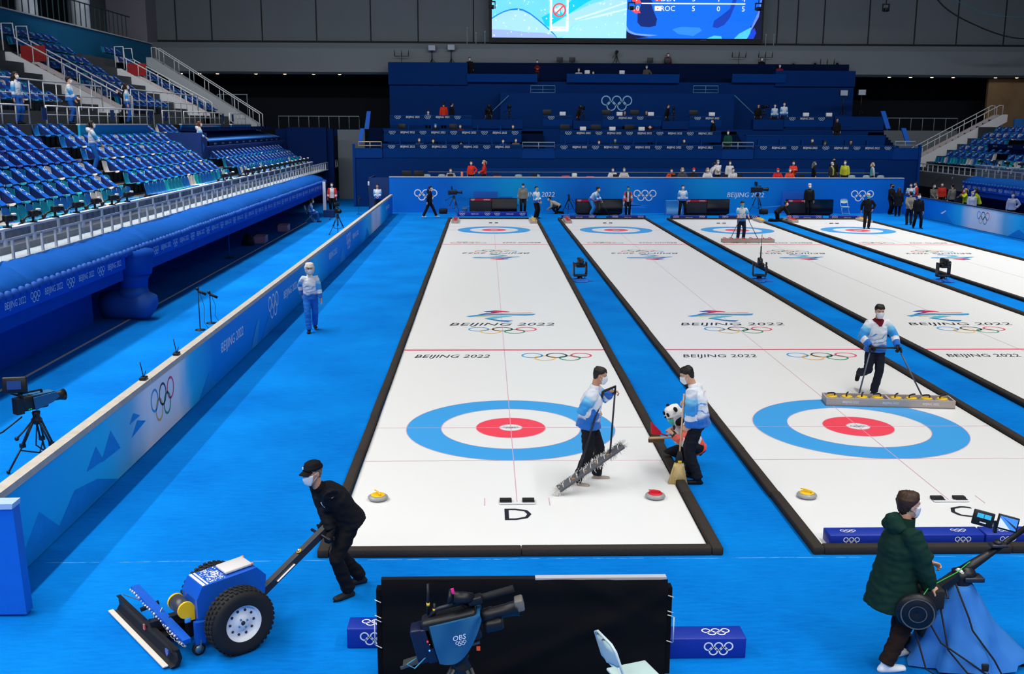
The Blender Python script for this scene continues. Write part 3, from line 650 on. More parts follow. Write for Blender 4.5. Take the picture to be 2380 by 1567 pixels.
# duct
t = empty('fabric_duct', (-9.95, 10.6, 0), 0, 'bulging blue fabric air duct coming down under the left stand', 'duct')
MB().loft([(0, 0, 1.9), (0, 0, 1.75), (0, 0, 1.45), (.0, 0, 1.25)], [.52, .52, .48, .45], 20).loft([(-.02, 0, 1.27), (-.04, 0, 1.1), (-.05, 0, .8)], [.43, .38, .36], 20).build('sleeve', m_skirt, t)
MB().loft([(-.9, .1, .36), (-.6, .06, .4), (-.1, 0, .42), (.2, -.02, .4), (.42, -.03, .34), (.5, -.03, .3)], [.36, .4, .42, .41, .36, .2], 20).loft([(-.05, 0, .9), (-.05, 0, .7), (-.03, 0, .5)], [.37, .4, .3], 20).build('sack_end', mat('duct_blue', '124f9e', .7, var=.12, scale=4, bump=.4), t)
# ---- front guard rail with glass and remote cameras
def guard(s, y0, y1, yt0, yt1, label):
    f = lambda x: mir(x, s); x = f(-11.02)
    t = empty('glazed_guard_rail', (0, 0, 0), 0, label, 'railing')
    mb = MB(); mb.bar((x, y0, 2.22), (x, y1, 2.22), .06, .06).bar((x, y0, 2.70), (x, y1, 2.70), .05, .05).build('rail', m_rail, t)
    MB().bar((x, yt0, 2.94), (x, yt1, 2.94), .14, .05, 0, Z).build('top_shelf', m_rail, t)
    mb = MB(); n = int((y1-y0)/.78)
    for k in range(n+1):
        y = y0+(y1-y0)*k/n; mb.mark().box((x, y, 2.46), (.05, .06, .48))
    mb.build('post', m_rail, t)
    mb = MB(); y = yt0
    while y < yt1: mb.mark().bar((x, y, 2.7), (x, y, 2.93), .07, .05); mb.box((x+.03*s, y, 2.66), (.05, .1, .16)); y += 1.5
    mb.build('bracket', mat('white_bracket', 'e4e6e8', .4), t)
    y = yt0; k = 0
    while y < yt1:
        MB().bb(min(x-.012, x+.012)+.04*s, max(x-.012, x+.012)+.04*s, y+.02, min(y+2.4, yt1), 2.26, 2.9).build('glass_panel', m_glass, t); y += 2.4
    return t
guard(1, -2, 58, -2, 47.0, 'white front guard rail with glass panels along the left stand')
guard(-1, 34, 56.0, 34, 45.9, 'white front guard rail along the right stand')
def mini_cam(x, y, z, rz, label, s):
    t = empty('remote_camera', (x, y, z), rz, label, 'camera', 'small remote cameras on the guard rails')
    MB().cyl((0, 0, 0), (0, 0, .13), .03, 8).box((0, 0, .0), (.1, .14, .05)).build('clamp', m_black, t)
    MB().rbox((0, .02, .2), (.16, .2, .15), .03).build('body', m_black, t)
    MB().cyl((0, .1, .21), (0, .22, .19), .05, 10).build('lens', m_black, t)
    MB().rbox((0, .17, .28), (.1, .09, .06), .02).build('hood', m_white, t)
    MB().loft([(0, -.08, .16), (0, -.22, .12), (0, -.3, .0), (0, -.42, -.03)], .022, 6).ball((0, -.3, .05), .06, 8).build('cable_box', m_black, t)
    return t
MC = [5.74, 7.08, 8.35, 9.7, 11.0, 12.32, 13.59, 25.15, 26.39, 29.09, 30.4, 31.67, 32.93, 34.34, 35.73, 36.74, 38.15, 39.62, 40.92, 42.13, 43.4, 44.72]
c0_ = None
for k, y in enumerate(MC):
    lb = 'small black remote camera clamped on the left guard rail, %s from the left picture edge' % nth(k+1)
    if c0_ is None: c0_ = mini_cam(-11.02, y, 2.97, -35, lb, 1)
    else: dup(c0_, (-11.02, y, 2.97), -35+random.uniform(-15, 15), lb)
for k, y in enumerate((45.2, 43.6, 42.0, 40.4)): dup(c0_, (29.52, y, 2.97), 40, 'small black remote camera clamped on the right guard rail, %s from its far end' % nth(k+1))
# ---- seats
SEATC = {'blue': mat('seat_blue', '0f6cb8', .45, var=.04), 'teal': mat('seat_teal', '0d88a6', .45, var=.04), 'turquoise': mat('seat_turquoise', '16aebb', .45, var=.04), 'white': mat('seat_white', 'cfcbc8', .45, var=.03), 'navy': mat('seat_navy', '1c3d9c', .45, var=.04)}
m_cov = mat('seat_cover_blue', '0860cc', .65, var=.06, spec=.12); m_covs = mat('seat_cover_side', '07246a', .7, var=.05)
def seat_shell(mb, mi=0):
    """seat facing +x: pan front edge at the origin"""
    prof = [(0.0, -.05, .40), (.0, 0, .40), (-.12, -.02, .42), (-.34, -.035, .42), (-.41, .03, .42), (-.45, .18, .42), (-.47, .3, .40), (-.485, .37, .30)]
    n = 5; vs_ = []
    for x, z, w in prof:
        for j in range(n):
            u = j/(n-1)*2-1; vs_.append((x+(.05*u*u if z > .02 else 0), u*w/2, z+(.02*u*u if z <= 0 else -.03*u*u*(1 if z > .3 else 0))))
    m = len(vs_); vs_ += [(x-.02, y, z-.015) for x, y, z in vs_]; k = len(prof)
    fs = [(i*n+j, i*n+j+1, (i+1)*n+j+1, (i+1)*n+j) for i in range(k-1) for j in range(n-1)]
    fs += [tuple(m+q for q in f[::-1]) for f in fs]
    rim = [i*n for i in range(k)]+[(k-1)*n+j for j in range(1, n)]+[i*n+n-1 for i in range(k-2, -1, -1)]+[j for j in range(n-2, 0, -1)]
    fs += [(rim[i], m+rim[i], m+rim[(i+1) % len(rim)], rim[(i+1) % len(rim)]) for i in range(len(rim))]
    return mb.add(vs_, fs, mi, True)
def seat_cover(mb, mi=0):
    a = [(.015, -.165, .0), (.015, .165, .0), (-.47, .165, .385), (-.47, -.165, .385), (-.5, .165, .34), (-.5, -.165, .34), (-.45, -.165, .0), (-.45, .165, .0)]
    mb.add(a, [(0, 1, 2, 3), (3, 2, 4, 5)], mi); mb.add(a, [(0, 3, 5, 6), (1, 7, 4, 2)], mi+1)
    d = (V((-.47, 0, .385))-V((.015, 0, 0))).normalized(); nrm = V((.67, 0, .74))
    for q, h in ((.42, .13), (.24, .10)):
        for i in range(3): mb.box(V((.015, (i-1)*.075, 0))+d*(q+.05*(i == 1))+nrm*.012, (.006, .05, h*.6), mi+2, Matrix.Rotation(math.atan2(-d.x, d.z)*-1, 3, 'Y'))
    return mb
CAMP = cam.matrix_world.translation
def seat_list():
    out = []; rnd = random.Random(11)
    def col(kind):
        if kind == 'front': return rnd.choices(['blue', 'teal', 'turquoise', 'white'], [9, 6, 2, 2])[0]
        if kind == 'leftmost': return rnd.choices(['navy', 'blue'], [8, 2])[0]
        return rnd.choices(['teal', 'blue', 'white', 'turquoise'], [7, 5, 3, 1])[0]
    for k in range(6):
        x = -11.85-.7*k; z = TZ[k]+.43
        for sg, (a, b) in enumerate(((6.9+1.63*k*.9, 18.1), (19.15, 31.7), (33.1, 50.8))):
            if sg == 2 and k > 2: continue
            if k == 5: segs = [(14.6, 17.9), (18.7, 21.8)] if sg == 0 else [(30.1, 31.5), (32.0, 35.0)]
            else: segs = [(a, b)]
            if k in (3, 4) and sg == 1: segs = [(a, 31.4)]
            for s0, s1 in segs:
                n = int((s1-s0)/.45)
                for i in range(n):
                    y = s0+.22+i*.45
                    cov = k > 0 and i % 2 == 1
                    c = col('front' if k == 0 else 'leftmost' if (y < 18 and k >= 3) else '')
                    out.append((x, y, z, 1, c, cov, 'lower left stand', k+1, ['near', 'middle', 'far'][sg] if not (k == 5 and s0 > (18 if sg == 0 else 31.9)) else ['second', 'third', 'far'][sg], i+1))
    for k in range(8):
        x = -17.6-.8*k; z = UZ[k]
        for sg, (a, b) in enumerate(((18.8+1.86*k, 26.6), (33.5, 41.3), (48.0, 51.5))):
            n = int((b-a)/.46)
            for i in range(max(0, n)):
                out.append((x, a+.2+i*.46, z, 1, col(''), i % 2 == 1, 'upper left stand', k+1, ['near', 'middle', 'far'][sg], i+1))
    for k in range(6):
        x = 30.35+.7*k; z = TZ[k]+.43; b = 54.6-.2*k; a = (39.6, 40.8, 46.4, 48.5, 46.5, 47.2)[k]
        n = int((b-a)/.47)
        for i in range(n):
            y = b-.2-i*.47
            if k in (1,) and 46.2 < y < 47.6: continue
            out.append((x, y, z, -1, col(''), i % 2 == 1 and k > 0, 'right stand', k+1, '', i+1))
    return out
SL = seat_list(); SL.sort(key=lambda q: (V(q[:3])-CAMP).length)
protos = {}
rowname = {'lower left stand': 'lower left stand', 'upper left stand': 'upper left stand', 'right stand': 'right stand'}
NIND = 300
for q in SL[:NIND]:
    x, y, z, s, c, cov, st, row, sg, i = q
    lb = '%s seat%s, %s in row %d, %s block, %s' % (c, ' under slanted cover' if cov else '', nth(i), row, sg or 'far', st)
    key = (c, cov)
    if key not in protos:
        t = empty('stadium_seat', (x, y, z), 0 if s > 0 else 180, lb, 'seat', 'stadium seats')
        mb = MB(); seat_shell(mb).build('shell', SEATC[c], t)
        MB().box((-.42, 0, -.2), (.06, .3, .42)).build('bracket', m_dark, t)
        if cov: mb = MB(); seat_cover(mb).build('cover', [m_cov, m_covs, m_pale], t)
        protos[key] = t
    else: dup(protos[key], (x, y, z), 0 if s > 0 else 180, lb)
cs = list(SEATC); bulk = MB()
_a = MB(); seat_shell(_a); _c = MB(); seat_cover(_c)
for x, y, z, s, c, cov, *_ in SL[NIND:]:
    bulk.add([(x+s*p[0], y+s*p[1], z+p[2]) for p in _a.v], _a.f, cs.index(c), True)
    if cov:
        n0 = len(bulk.v); bulk.v += [(x+s*p[0], y+s*p[1], z+p[2]) for p in _c.v]
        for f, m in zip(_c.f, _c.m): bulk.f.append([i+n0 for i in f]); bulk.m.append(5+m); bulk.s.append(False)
tag(bulk.build('stadium_seats', [SEATC[c] for c in cs]+[m_cov, m_covs, m_pale]), 'remaining rows of blue and teal seats farther back in the stands', 'seats', None, 'stuff')
# ---- commentary booth in the left stand
m_booth = mat('booth_blue', '0a3580', .7, var=.05, scale=2)
t = empty('commentary_booth', (0, 0, 0), 0, 'navy commentary booth with sloping pale blue roof among the left seats', 'booth')
MB().bb(-15.6, -13.65, 32.9, 52.8, 3.3, 4.05).bb(-15.6, -13.7, 29.9+2.2, 33.2, 3.6, 4.8).build('wall', m_booth, t)
MB().prism([(-15.5, 4.85), (-13.9, 4.42), (-13.9, 4.36), (-15.5, 4.8)], (0, 34.4, 0), X, Z, Y, 17.6).build('roof', mat('pale_blue_roof', '3a7fd8', .5, var=.04), t)
MB().bb(-13.92, -13.86, 34.4, 52, 4.12, 4.36).build('fascia', m_navyd, t)
q = MB()
for k in range(11): q.text('BEIJING 2022', (-13.85, 35.3+1.55*k, 4.24), Y, Z, .1, 0, .1, .8)
q.build('lettering', m_pale, t)
q = MB()
for k in range(22): q.bb(-15.3, -14.4, 34.6+k*.8, 35.2+k*.8, 4.95, 5.05)
q.bb(-15.5, -14.2, 34.4, 52, 4.86, 4.95); q.build('desk_row', m_navyd, t)
MB().bb(-13.95, -13.65, 33.0, 52.5, 3.3, 4.15).build('counter', m_booth, t)
tag(MB().bb(-14.6, -10.85, 54.2, 54.35, 4.5, 4.85).build('end_wall_banner', m_navyd), 'dim lettered navy banner on the end wall of the left stand', 'banner')
MB().text("BEIJING 2022", (-12.9, 54.19, 4.7), X, Z, .14, 0, .1, .9).text('BEIJING 2022', (-11.6, 54.19, 4.7), X, Z, .14, 0, .1, .9).build('dim_lettering', mat('dim_teal_print', '2b6a86', .6), bpy.data.objects["end_wall_banner"])
# ---- right stand extras
t = empty('commentary_booth', (0, 0, 0), 0, 'small navy commentary booth with white lettering in the right stand', 'booth')
MB().bb(32.0, 34.2, 36, 49.6, 3.3, 4.0).build('counter', m_navyd, t); MB().bb(31.92, 32.0, 36, 49.6, 3.86, 4.14).build('fascia', m_navyd, t)
q = MB()
for k in range(4): q.text('BEIJING 2022', (31.9, 48.6-1.9*k, 4.0), -Y, Z, .12, 0, .1, .8)
q.build('lettering', m_pale, t)
tag(MB().bb(29.9, 30.65, 49.9, 50.0, 0, 2.0).build('door_panel', mat('pale_grey_panel', '8e96a6', .6)), 'pale grey upright door panel beside the right awning', 'panel')
tag(MB().bb(37.6, 45, 62.2, 62.5, 4.5, 8.75).build('timber_cladding', mat('brown_timber', '8a7050', .7, var=.35, scale=1.2)), 'brown timber cladded wall at the right picture edge', 'cladding')
railing((35.6, 52.2, 5.75), (37.8, 52.2, 5.75), .75, 6, 'white railing above the blue screen in the right stand')
tag(MB().bb(35.0, 40, 52.6, 52.7, 4.9, 5.75).build('blue_screen', mat('mid_blue_screen', '145a9e', .7)), 'blue screen below a white railing in the right stand', 'screen')
railing((-15.3, 59.2, 4.861), (-9.5, 59, 4.86), .9, 8, 'grey glass balustrade on the far left landing', False, .03, m_railg)
railing((29.4, 60.3, 4.9), (34.6, 60.3, 4.9), .9, 6, 'grey glass balustrade on the far right landing', False, .03, m_railg)
tag(MB().bb(-15.4, -9.4, 58.9, 61.5, 4.4, 4.86).build('landing', m_navyd), 'navy landing slab below the far left balustrade', 'landing')
tag(MB().bb(-10.8, -8.9, 57, 57.3, 0, 4.83).build('grey_infill', m_conc), 'grey wall panel left of the press tribune', 'wall panel')
tag(MB().bb(27.8, 34.6, 60.1, 60.5, 0, 4.9).build('grey_infill', m_conc), 'grey wall panel right of the press tribune', 'wall panel')
t = empty('entrance_frame', (-18, 57, 6.0), 0, 'pale metal gate frame on the far left landing', 'frame')
q = MB()
for x in (-1.05, -.8, -.05, .1, 1.0): q.cyl((x, 0, -.3), (x, 0, 1.2), .03, 6)
q.cyl((-1.05, 0, 1.2), (1.05, 0, 1.2), .03, 6).build('frame', m_railg, t)
# ================================================================ press tribune
m_tr = mat('tribune_navy', '04306f', .75, spec=.08, var=.07, scale=1.2); m_trl = mat('tribune_panel', '063c85', .7, spec=.08, var=.06, scale=1.2); m_tri = mat('tribune_dark', '03183c', .85, spec=.08, var=.08)
m_trb = mat('tribune_band', '062c5c', .7, spec=.08, var=.05); m_slant = mat('tribune_slant_blue', '0f62cc', .55)
t = empty('press_tribune', (0, 0, 0), 0, 'stepped navy press tribune across the far end of the hall', 'tribune')
q = MB(); q.bb(-8.85, 27.75, 50.0, 52.3, 0, 3.1).build('lower_tier', m_tr, t)
MB().bb(-8.3, 27.2, 52.3, 54.6, 0, 3.95).build('middle_tier', m_tr, t)
MB().bb(-7.4, 27.0, 54.6, 57.0, 0, 4.95).build('upper_tier', m_tr, t)
MB().bb(-.0+.6, 17.1, 56.95, 59.2, 4.9, 7.40).build('emblem_wall', m_tr, t)
MB().bb(-7.3, 26.3, 59.2, 60.2, 4.9, 8.25).build('gallery_front', m_tr, t)
MB().bb(-7.35, -1.7, 59.0, 60.9, 8.0, 9.55).build('gallery_side_wall', m_tr, t); MB().bb(20.5, 26.3, 59.0, 60.9, 8.0, 9.1).build('gallery_side_wall', m_tr, t)
MB().bb(-7.0, 26.2, 60.2, 61.0, 8.2, 9.62).build('gallery_back', m_tri, t)
for x0, x1, z in ((-8.9, -8.75, 3.98), (27.6, 27.75, 4.05)): MB().bb(x0, x1, 49.9, 50.1, 0, z).build('corner_post', m_trl, t)
[MB().bb(a, b, 49.96, 50.05, 3.1, z).build('stair_screen', m_trl, t) for a, b, z in ((-8.85, -7.0, 3.72), (1.9, 4.05, 3.72), (14.78, 16.85, 3.72), (25.9, 27.75, 3.85))]
for s, pts in (('l', [((-8.62, 4.0), (-8.45, 4.95), (-8.2, 4.95), (-8.35, 4.0)), ((-8.4, 4.9), (-8.2, 6.05), (-7.95, 6.05), (-8.1, 4.9))]), ('r', [((27.3, 4.1), (26.9, 5.1), (26.6, 5.1), (27.0, 4.1)), ((26.6, 5.05), (26.15, 6.2), (25.85, 6.2), (26.3, 5.05))])):
    for k, p in enumerate(pts): MB().prism([(x, z) for x, z in p], (0, 50.6+k*1.8, 0), X, Z, Y, .12).build('slanted_side', m_slant, t)
# stairs between the desk blocks
for x0, x1 in ((-8.3, -7.05), (2.0, 3.5), (14.9, 16.8), (25.9, 27.0)):
    q = MB()
    for k in range(12): q.bb(x0, x1, 50.1+k*.45, 50.6+k*.45, 3.0, 3.15+k*.165)
    q.build('stair', m_tri, t)
def desk(y, x0, x1, zt, band, low, label, text=True, pitch=2.35, x_first=None, tw=1.05, proud=.12):
    d = empty('press_desk', (0, y, 0), 0, label, 'desk', 'desk rows of the press tribune')
    MB().bb(x0, x1, -proud, .55, zt-.05, zt).build('desktop', m_trl, d)
    MB().bb(x0, x1, -proud-.02, -proud+.02, zt-band, zt-.052).build('name_band', m_trb, d)
    MB().prism([(-proud+.02, zt-band), (-proud-.02, zt-band), (-.02, low), (.04, low)], (x0, 0, 0), Y, Z, X, x1-x0).build('front_panel', m_trl, d)
    if text:
        a = MB(); b = MB(); x = x0+.55 if x_first is None else x_first
        i = 0
        while x < x1-.3:
            if i % 2 == 0: b.rings5((x, -proud-.026, zt-band/2-.03), X, Z, .42, (0,)*5, 14, .15)
            elif x+tw/2 < x1: a.text('BEIJING 2022', (x, -proud-.026, zt-band/2-.03), X, Z, .17, 0, .1, 1, .92)
            x += pitch/2*.86; i += 1
        if a.v: a.build('lettering', m_print, d)
        b.build('ring_emblem', m_pale, d)
    return d
R1 = [(-6.95, 1.9), (4.05, 14.78), (16.9, 25.9)]
for k, (a, b) in enumerate(R1): desk(50, a, b, 3.98, .28, 3.12, 'lowest navy press desk row with white lettering, '+['left', 'middle', 'right'][k]+' block')
for k, (a, b) in enumerate(((-7.1, 1.95), (4.5, 15.2))): desk(52.3, a, b, 4.84, .26, 4.1, 'second navy press desk row with white lettering, '+['left', 'middle'][k]+' block')
desk(52.3, 16.9, 26.2, 4.60, .1, 3.9, 'second navy press desk row without lettering, right block', False)
for k, (a, b) in enumerate(((-6.9, -1.35), (3.5, 5.5), (7.55, 11.6), (13.5, 15.7), (20.0, 23.4))): desk(54.6, a, b, 5.83, .24, 5.15, 'top lettered navy press desk, %s from the left' % nth(k+1))
for k, (a, b) in enumerate(((-1.3, 2.1), (5.55, 7.5), (11.65, 13.4), (17.9, 19.95), (23.5, 26.9))):
    tag(MB().bb(a, b, 54.5, 55.2, 4.95, (5.55, 5.5, 5.5, 5.62, 5.85)[k]).build('camera_platform', m_tr), 'plain navy camera platform between top press desks, %s from the left' % nth(k+1), 'platform', 'camera platforms of the tribune')
for k, (a, b, zt, lo) in enumerate(((-1.74, 3.3, 8.76, 8.2), (5.4, 13.5, 8.8, 8.2), (17.3, 21.2, 8.85, 8.25))): desk(58.9, a, b, zt, .05, lo, 'gallery desk high in the tribune below the video screen, %s block' % ['left', 'middle', 'right'][k], False)
MB().rings5((8.79, 56.93, 6.72), X, Z, 2.12, (0,)*5, 40, .1).build('ring_emblem', mat('pale_blue_print', '8fbce0', .5), t)
for k, x in enumerate((-5.2, -3.55, -2.05, -.55, .95)): pass
# dividers on desks
q = MB()
for y, z, xs_ in ((51.7, 3.98, [-6.0+1.5*i for i in range(6)]+[4.8+1.5*i for i in range(7)]+[17.6+1.45*i for i in range(6)]), (54.0, 4.84, [-5.6+1.55*i for i in range(5)])):
    for x in xs_: q.mark().bb(x-.04, x+.04, y, y+.3, z-.5, z+.32)
q.build('desk_divider', m_trl, t)
for k, (x, y, z, w, lb) in enumerate(((3.6, 57.0, 7.40, 1.7, 'blue grey railing beside the ring emblem wall, left one'), (15.05, 57.0, 7.44, 1.75, 'blue grey railing beside the ring emblem wall, right one'))):
    r = empty('tribune_railing', (x, y, z), 0, lb, 'railing', 'upper tribune railings'); q = MB()
    q.loft([(-w/2, 0, 0), (-w/2, 0, .5), (w/2, 0, .5), (w/2, 0, 0)], .03, 6).cyl((0, 0, 0), (0, 0, .5), .02, 6)
    q.cyl((-w/2, 0, .25), (w/2, 0, .25), .02, 6).cyl((-w/2, 0, .03), (w/2, 0, .03), .02, 6).build('frame', mat('teal_rail', '5f95ac', .5), r)
for k, (x0, x1, z, mm, lb) in enumerate(((1.95, 4.0, 3.74, m_railg, 'pale stair railing in the tribune, left of centre'), (14.8, 16.8, 3.78, m_railg, 'pale stair railing in the tribune, right of centre'), (-8.5, -7.05, 3.74, mat('warm_lit_rail', 'd6c098', .3, .3), 'lit brass coloured stair railing at the left end of the tribune'), (26.0, 27.3, 3.88, m_railg, 'stair railing at the right end of the tribune'))):  # leftmost railing is white, its tan colour paints in the warm light
    r = empty('tribune_railing', ((x0+x1)/2, 49.9, z), 0, lb, 'railing', 'lower tribune railings'); w = (x1-x0)/2; q = MB()
    q.loft([(-w, 0, 0), (-w, 0, .38), (w, 0, .38), (w, 0, 0)], .035, 6).cyl((-w, 0, .14), (w, 0, .14), .03, 6).cyl((0, 0, -.05), (0, 0, .38), .025, 6).build('frame', mm, r)
for x0, z0, x1, z1, lb in ((-.5, 5.6, 1.2, 7.2, 'thin sloping handrail left of the ring emblem wall'), (18.8, 5.7, 17.0, 7.3, 'thin sloping handrail right of the ring emblem wall')):
    tag(MB().cyl((x0, 56.6, z0), (x1, 56.6, z1), .025, 6).build('handrail', mat('teal_rail', '5f95ac', .5)), lb, 'handrail')
# officials' bench platform
t = empty('officials_platform', (0, 0, 0), 0, 'navy raised platform behind the blue end board', 'platform')
MB().bb(-6.1, 24.9, 45.65, 49.6, 0, 1.35).build('deck', m_tri, t)
MB().bb(-5.7, 24.6, 45.9, 46.5, 2.02, 2.06).build('table_top', mat('pale_table', 'b7bcc4', .5), t)
MB().bb(-2.5, 24.0, 49.5, 49.6, 1.35, 2.5).build('back_panel', m_trl, t)
MB().cyl((-4, 47.9, 2.32), (24.3, 47.9, 2.32), .03, 6).build('back_rail', mat('bench_rail', '8f8a84', .4, .3), t)
# ================================================================ foam bumper blocks with printed rings
m_bump = mat('bumper_vinyl', '0f2f9c', .5, var=.06, scale=4); m_bumpt = mat('bumper_vinyl_top', '2340b4', .5, var=.1, scale=6)
def bumper(x0, x1, y0, y1, z0, z1, label, n=1, words='BEIJING 2022', grp='printed foam bumpers'):
    t = empty('foam_bumper', ((x0+x1)/2, (y0+y1)/2, z0), 0, label, 'bumper', grp); w = (x1-x0)/2; d = (y1-y0)/2; h = z1-z0
    MB().rbox((0, 0, h/2), (2*w, 2*d, h), .012).build('block', m_bump, t)
    a = MB(); b = MB(); L = (x1-x0)/n; s = min(.5, h*2.1)
    for k in range(n):
        c = -w+L*(k+.5)
        for q in (-.36, .36):
            b.rings5((c+q*L, -d-.004, h/2), X, Z, s*.62, (0,)*5, 18, .14); b.rings5((c+q*L, 0, h+.003), X, Y, s*.6, (0,)*5, 18, .14)
        if words: a.text(words, (c, -d-.004, h/2), X, Z, h*.34, 0, .12, .8); a.text(words, (c, 0, h+.003), X, Y, d*.4, 0, .12, .8)
    b.build('ring_emblem', m_print, t)
    if words: a.build('lettering', m_print, t)
    return t
bumper(3.9, 5.88, -5.33, -5.06, .036, .19, 'blue printed foam bumper in the near left corner of the sheet with letter C')
bumper(5.9, 7.9, -5.33, -5.06, .036, .19, 'second blue printed foam bumper behind the man in the green coat')
bumper(-1.86, .15, -7.76, -7.5, 0, .22, 'blue printed foam bumper showing left of the black draped console')
bumper(.17, 2.17, -8.03, -7.76, 0, .22, 'blue printed foam bumper showing right of the black draped console')
bumper(-2.06, 2.0, 42.95, 43.2, 0, .26, 'long blue foam bumper at the far left before a console', 2)
for x0, x1, lb in ((3.86, 5.83, 'blue far foam bumper under the mopping volunteer'), (6.6, 8.61, 'blue far foam bumper before the woman in red and black'), (10.05, 12.1, 'blue far foam bumper with upside down lettering'), (12.81, 15.1, 'blue far foam bumper behind the volunteer pushing red stones'), (16.9, 18.7, 'blue far foam bumper below the white haired man'), (19.1, 21.1, 'blue far foam bumper below the white folding chair')):
    bumper(x0, x1, 41.0, 41.25, 0, .24, lb)
# ================================================================ stones, trays, sleds
m_gran = mat('grey_granite', '9a9b9d', .3, var=.3, scale=120); m_grand = mat('granite_band', '6c6d70', .5, var=.3, scale=120)
_STONE = {}
def stone(x, y, z, rz, colour, label, dark_handle=False, group='curling stones'):
    k = (colour, dark_handle)
    if k in _STONE: r = dup(_STONE[k], (x, y, z), rz, label, group); r.scale = (1, 1, 1); return r
    t = empty('curling_stone', (x, y, z), rz, label, 'curling stone', group); mc = m_yel if colour == 'yellow' else m_red
    MB().lathe((0, 0, 0), [(.06, 0), (.1, .002), (.135, .025), (.144, .05), (.144, .066), (.135, .09), (.105, .112), (.09, .114)], 24).build('stone_body', m_gran, t)
    MB().lathe((0, 0, .112), [(.105, 0), (.1, .012), (.06, .017), (0, .018)], 24).build('cap', mc, t)
    MB().loft([(0, -.06, .12), (0, -.062, .165), (0, -.04, .18), (0, .02, .186), (0, .095, .18)], [.013, .013, .014, .015, .013], 8).build('handle', m_black if dark_handle else mc, t)
    _STONE[k] = t
    return t
stone(-1.97, -3.54, .031, 30, 'yellow', 'single yellow curling stone on the near left of the sheet with letter D')
stone(1.98, -3.53, .031, 80, 'red', 'single red curling stone on the near right of the sheet with letter D')
stone(4.16, -3.54, .031, 50, 'yellow', 'single yellow curling stone on the near left of the sheet with letter C')
for o in COL.objects:
    if o.name.startswith('curling_stone') and o.parent is None: o.scale.z = .62
m_tray = mat('pale_timber_tray', 'b3a6a0', .6, var=.08, scale=3); m_trayi = mat('tray_inside', '8b8580', .7, var=.1)
def tray(cx, cy, rz, L, D, H, label, rods=None, text=True):
    t = empty('stone_tray', (cx, cy, .034), rz, label, 'tray', 'stone trays'); q = MB(); w = .025
    q.bb(-L/2, L/2, -D/2, D/2, 0, .02, 1).bb(-L/2, L/2, -D/2, -D/2+w, .02, H).bb(-L/2, L/2, D/2-w, D/2, .02, H).bb(-L/2, -L/2+w, -D/2+w, D/2-w, .02, H).bb(L/2-w, L/2, -D/2+w, D/2-w, .02, H).bb(-.02, .02, -D/2+w, D/2-w, .02, H*.9)
    q.build('box', [m_tray, m_trayi], t)
    if text:
        q = MB()
        for k in (-.31, 0, .31): q.text('BEIJING 2022', (k*L, -D/2-.003, H*.5), X, Z, .055, 0, .1, .9)
        q.build('lettering', m_print, t)
    if rods:
        q = MB(); inv = Matrix.Rotation(R(-rz), 3, 'Z'); f = lambda p: inv @ (V(p)-V((cx, cy, .034)))
        for a, b in rods[0]: q.cyl(f(a), f(b), .016, 8)
        q.build('push_rod', mat('steel_blue_rod', '5a6274', .4, .4), t)
        q = MB(); a, b = rods[1]; q.cyl(f(a), f(b), .02, 8)
        for p, e in zip((a, b), rods[0]): q.cyl(f(p), f(V(p)+(V(e[0])-V(p))*.9), .022, 8)
        q.build('grip_bar', m_black, t)
    return t
rot = Matrix.Rotation(R(-6.3), 3, 'Z')
tray(7.24, 1.45, -6.3, 2.38, .42, .15, 'long pale tray of eight yellow stones on the sheet with letter C', ([((7.03, 1.98, .93), (6.78, 1.72, .17)), ((7.62, 1.92, .93), (7.95, 1.58, .17))], ((7.03, 2.0, 1.03), (7.62, 1.94, 1.03))))
for k in range(8):
    p = V((7.24, 1.45, .0))+rot @ V((-1.05+k*.285+(.06 if k > 3 else 0), 0, 0))
    stone(p.x, p.y, .056, random.uniform(-80, -20) if k % 3 else 100, 'yellow', 'yellow stone with black handle in the near tray, %s from the left' % nth(k+1), True, 'yellow stones in the near tray')
tray(11.49, 29.3, 0, 2.36, .42, .15, 'long pale tray of red stones pushed by the far volunteer', ([((11.25, 30.1, .95), (10.75, 29.5, .17)), ((11.7, 30.1, .95), (12.0, 29.5, .17))], ((11.2, 30.1, 1.03), (11.72, 30.1, 1.03))), False)
for k in range(8): stone(10.44+k*.285+(.06 if k > 3 else 0), 29.3, .056, random.uniform(0, 180), 'red', 'red stone in the far pushed tray, %s from the left' % nth(k+1), False, 'red stones in the far pushed tray')
def sled(x, y0, y1, colour, label, tilt=0, n=6):
    L = y1-y0; t = tray(x, (y0+y1)/2, 90+tilt, L, .36, .13, label, None, False); t['group'] = 'stone sleds at the far corners'
    for k in range(n):
        a = -L/2+.2+k*(L-.4)/(n-1); r = R(90+tilt)
        stone(x+a*math.cos(r), (y0+y1)/2+a*math.sin(r), .056, random.uniform(0, 180), colour, '%s stone in the %s' % (colour, label.split(' in ')[0].split(' at ')[0].replace('pale sled of ', 'far sled: ')+', %s from the near end' % nth(k+1)), False, label)
sled(-2.07, 38.2, 40.3, 'red', 'pale sled of red stones at the far left of the sheet with letter D')
sled(2.17, 38.2, 40.4, 'yellow', 'pale sled of yellow stones at the far right of the sheet with letter D')
sled(4.05, 38.3, 40.3, 'red', 'pale sled of red stones at the far left of the sheet with letter C')
sled(14.72, 38.7, 40.4, 'yellow', 'pale sled of yellow stones behind the red tray pusher')
sled(16.5, 38.9, 40.6, 'red', 'pale sled of red stones before the kneeling man in black')
sled(20.6, 38.9, 40.6, 'yellow', 'pale sled of yellow stones beside the man on the far house')
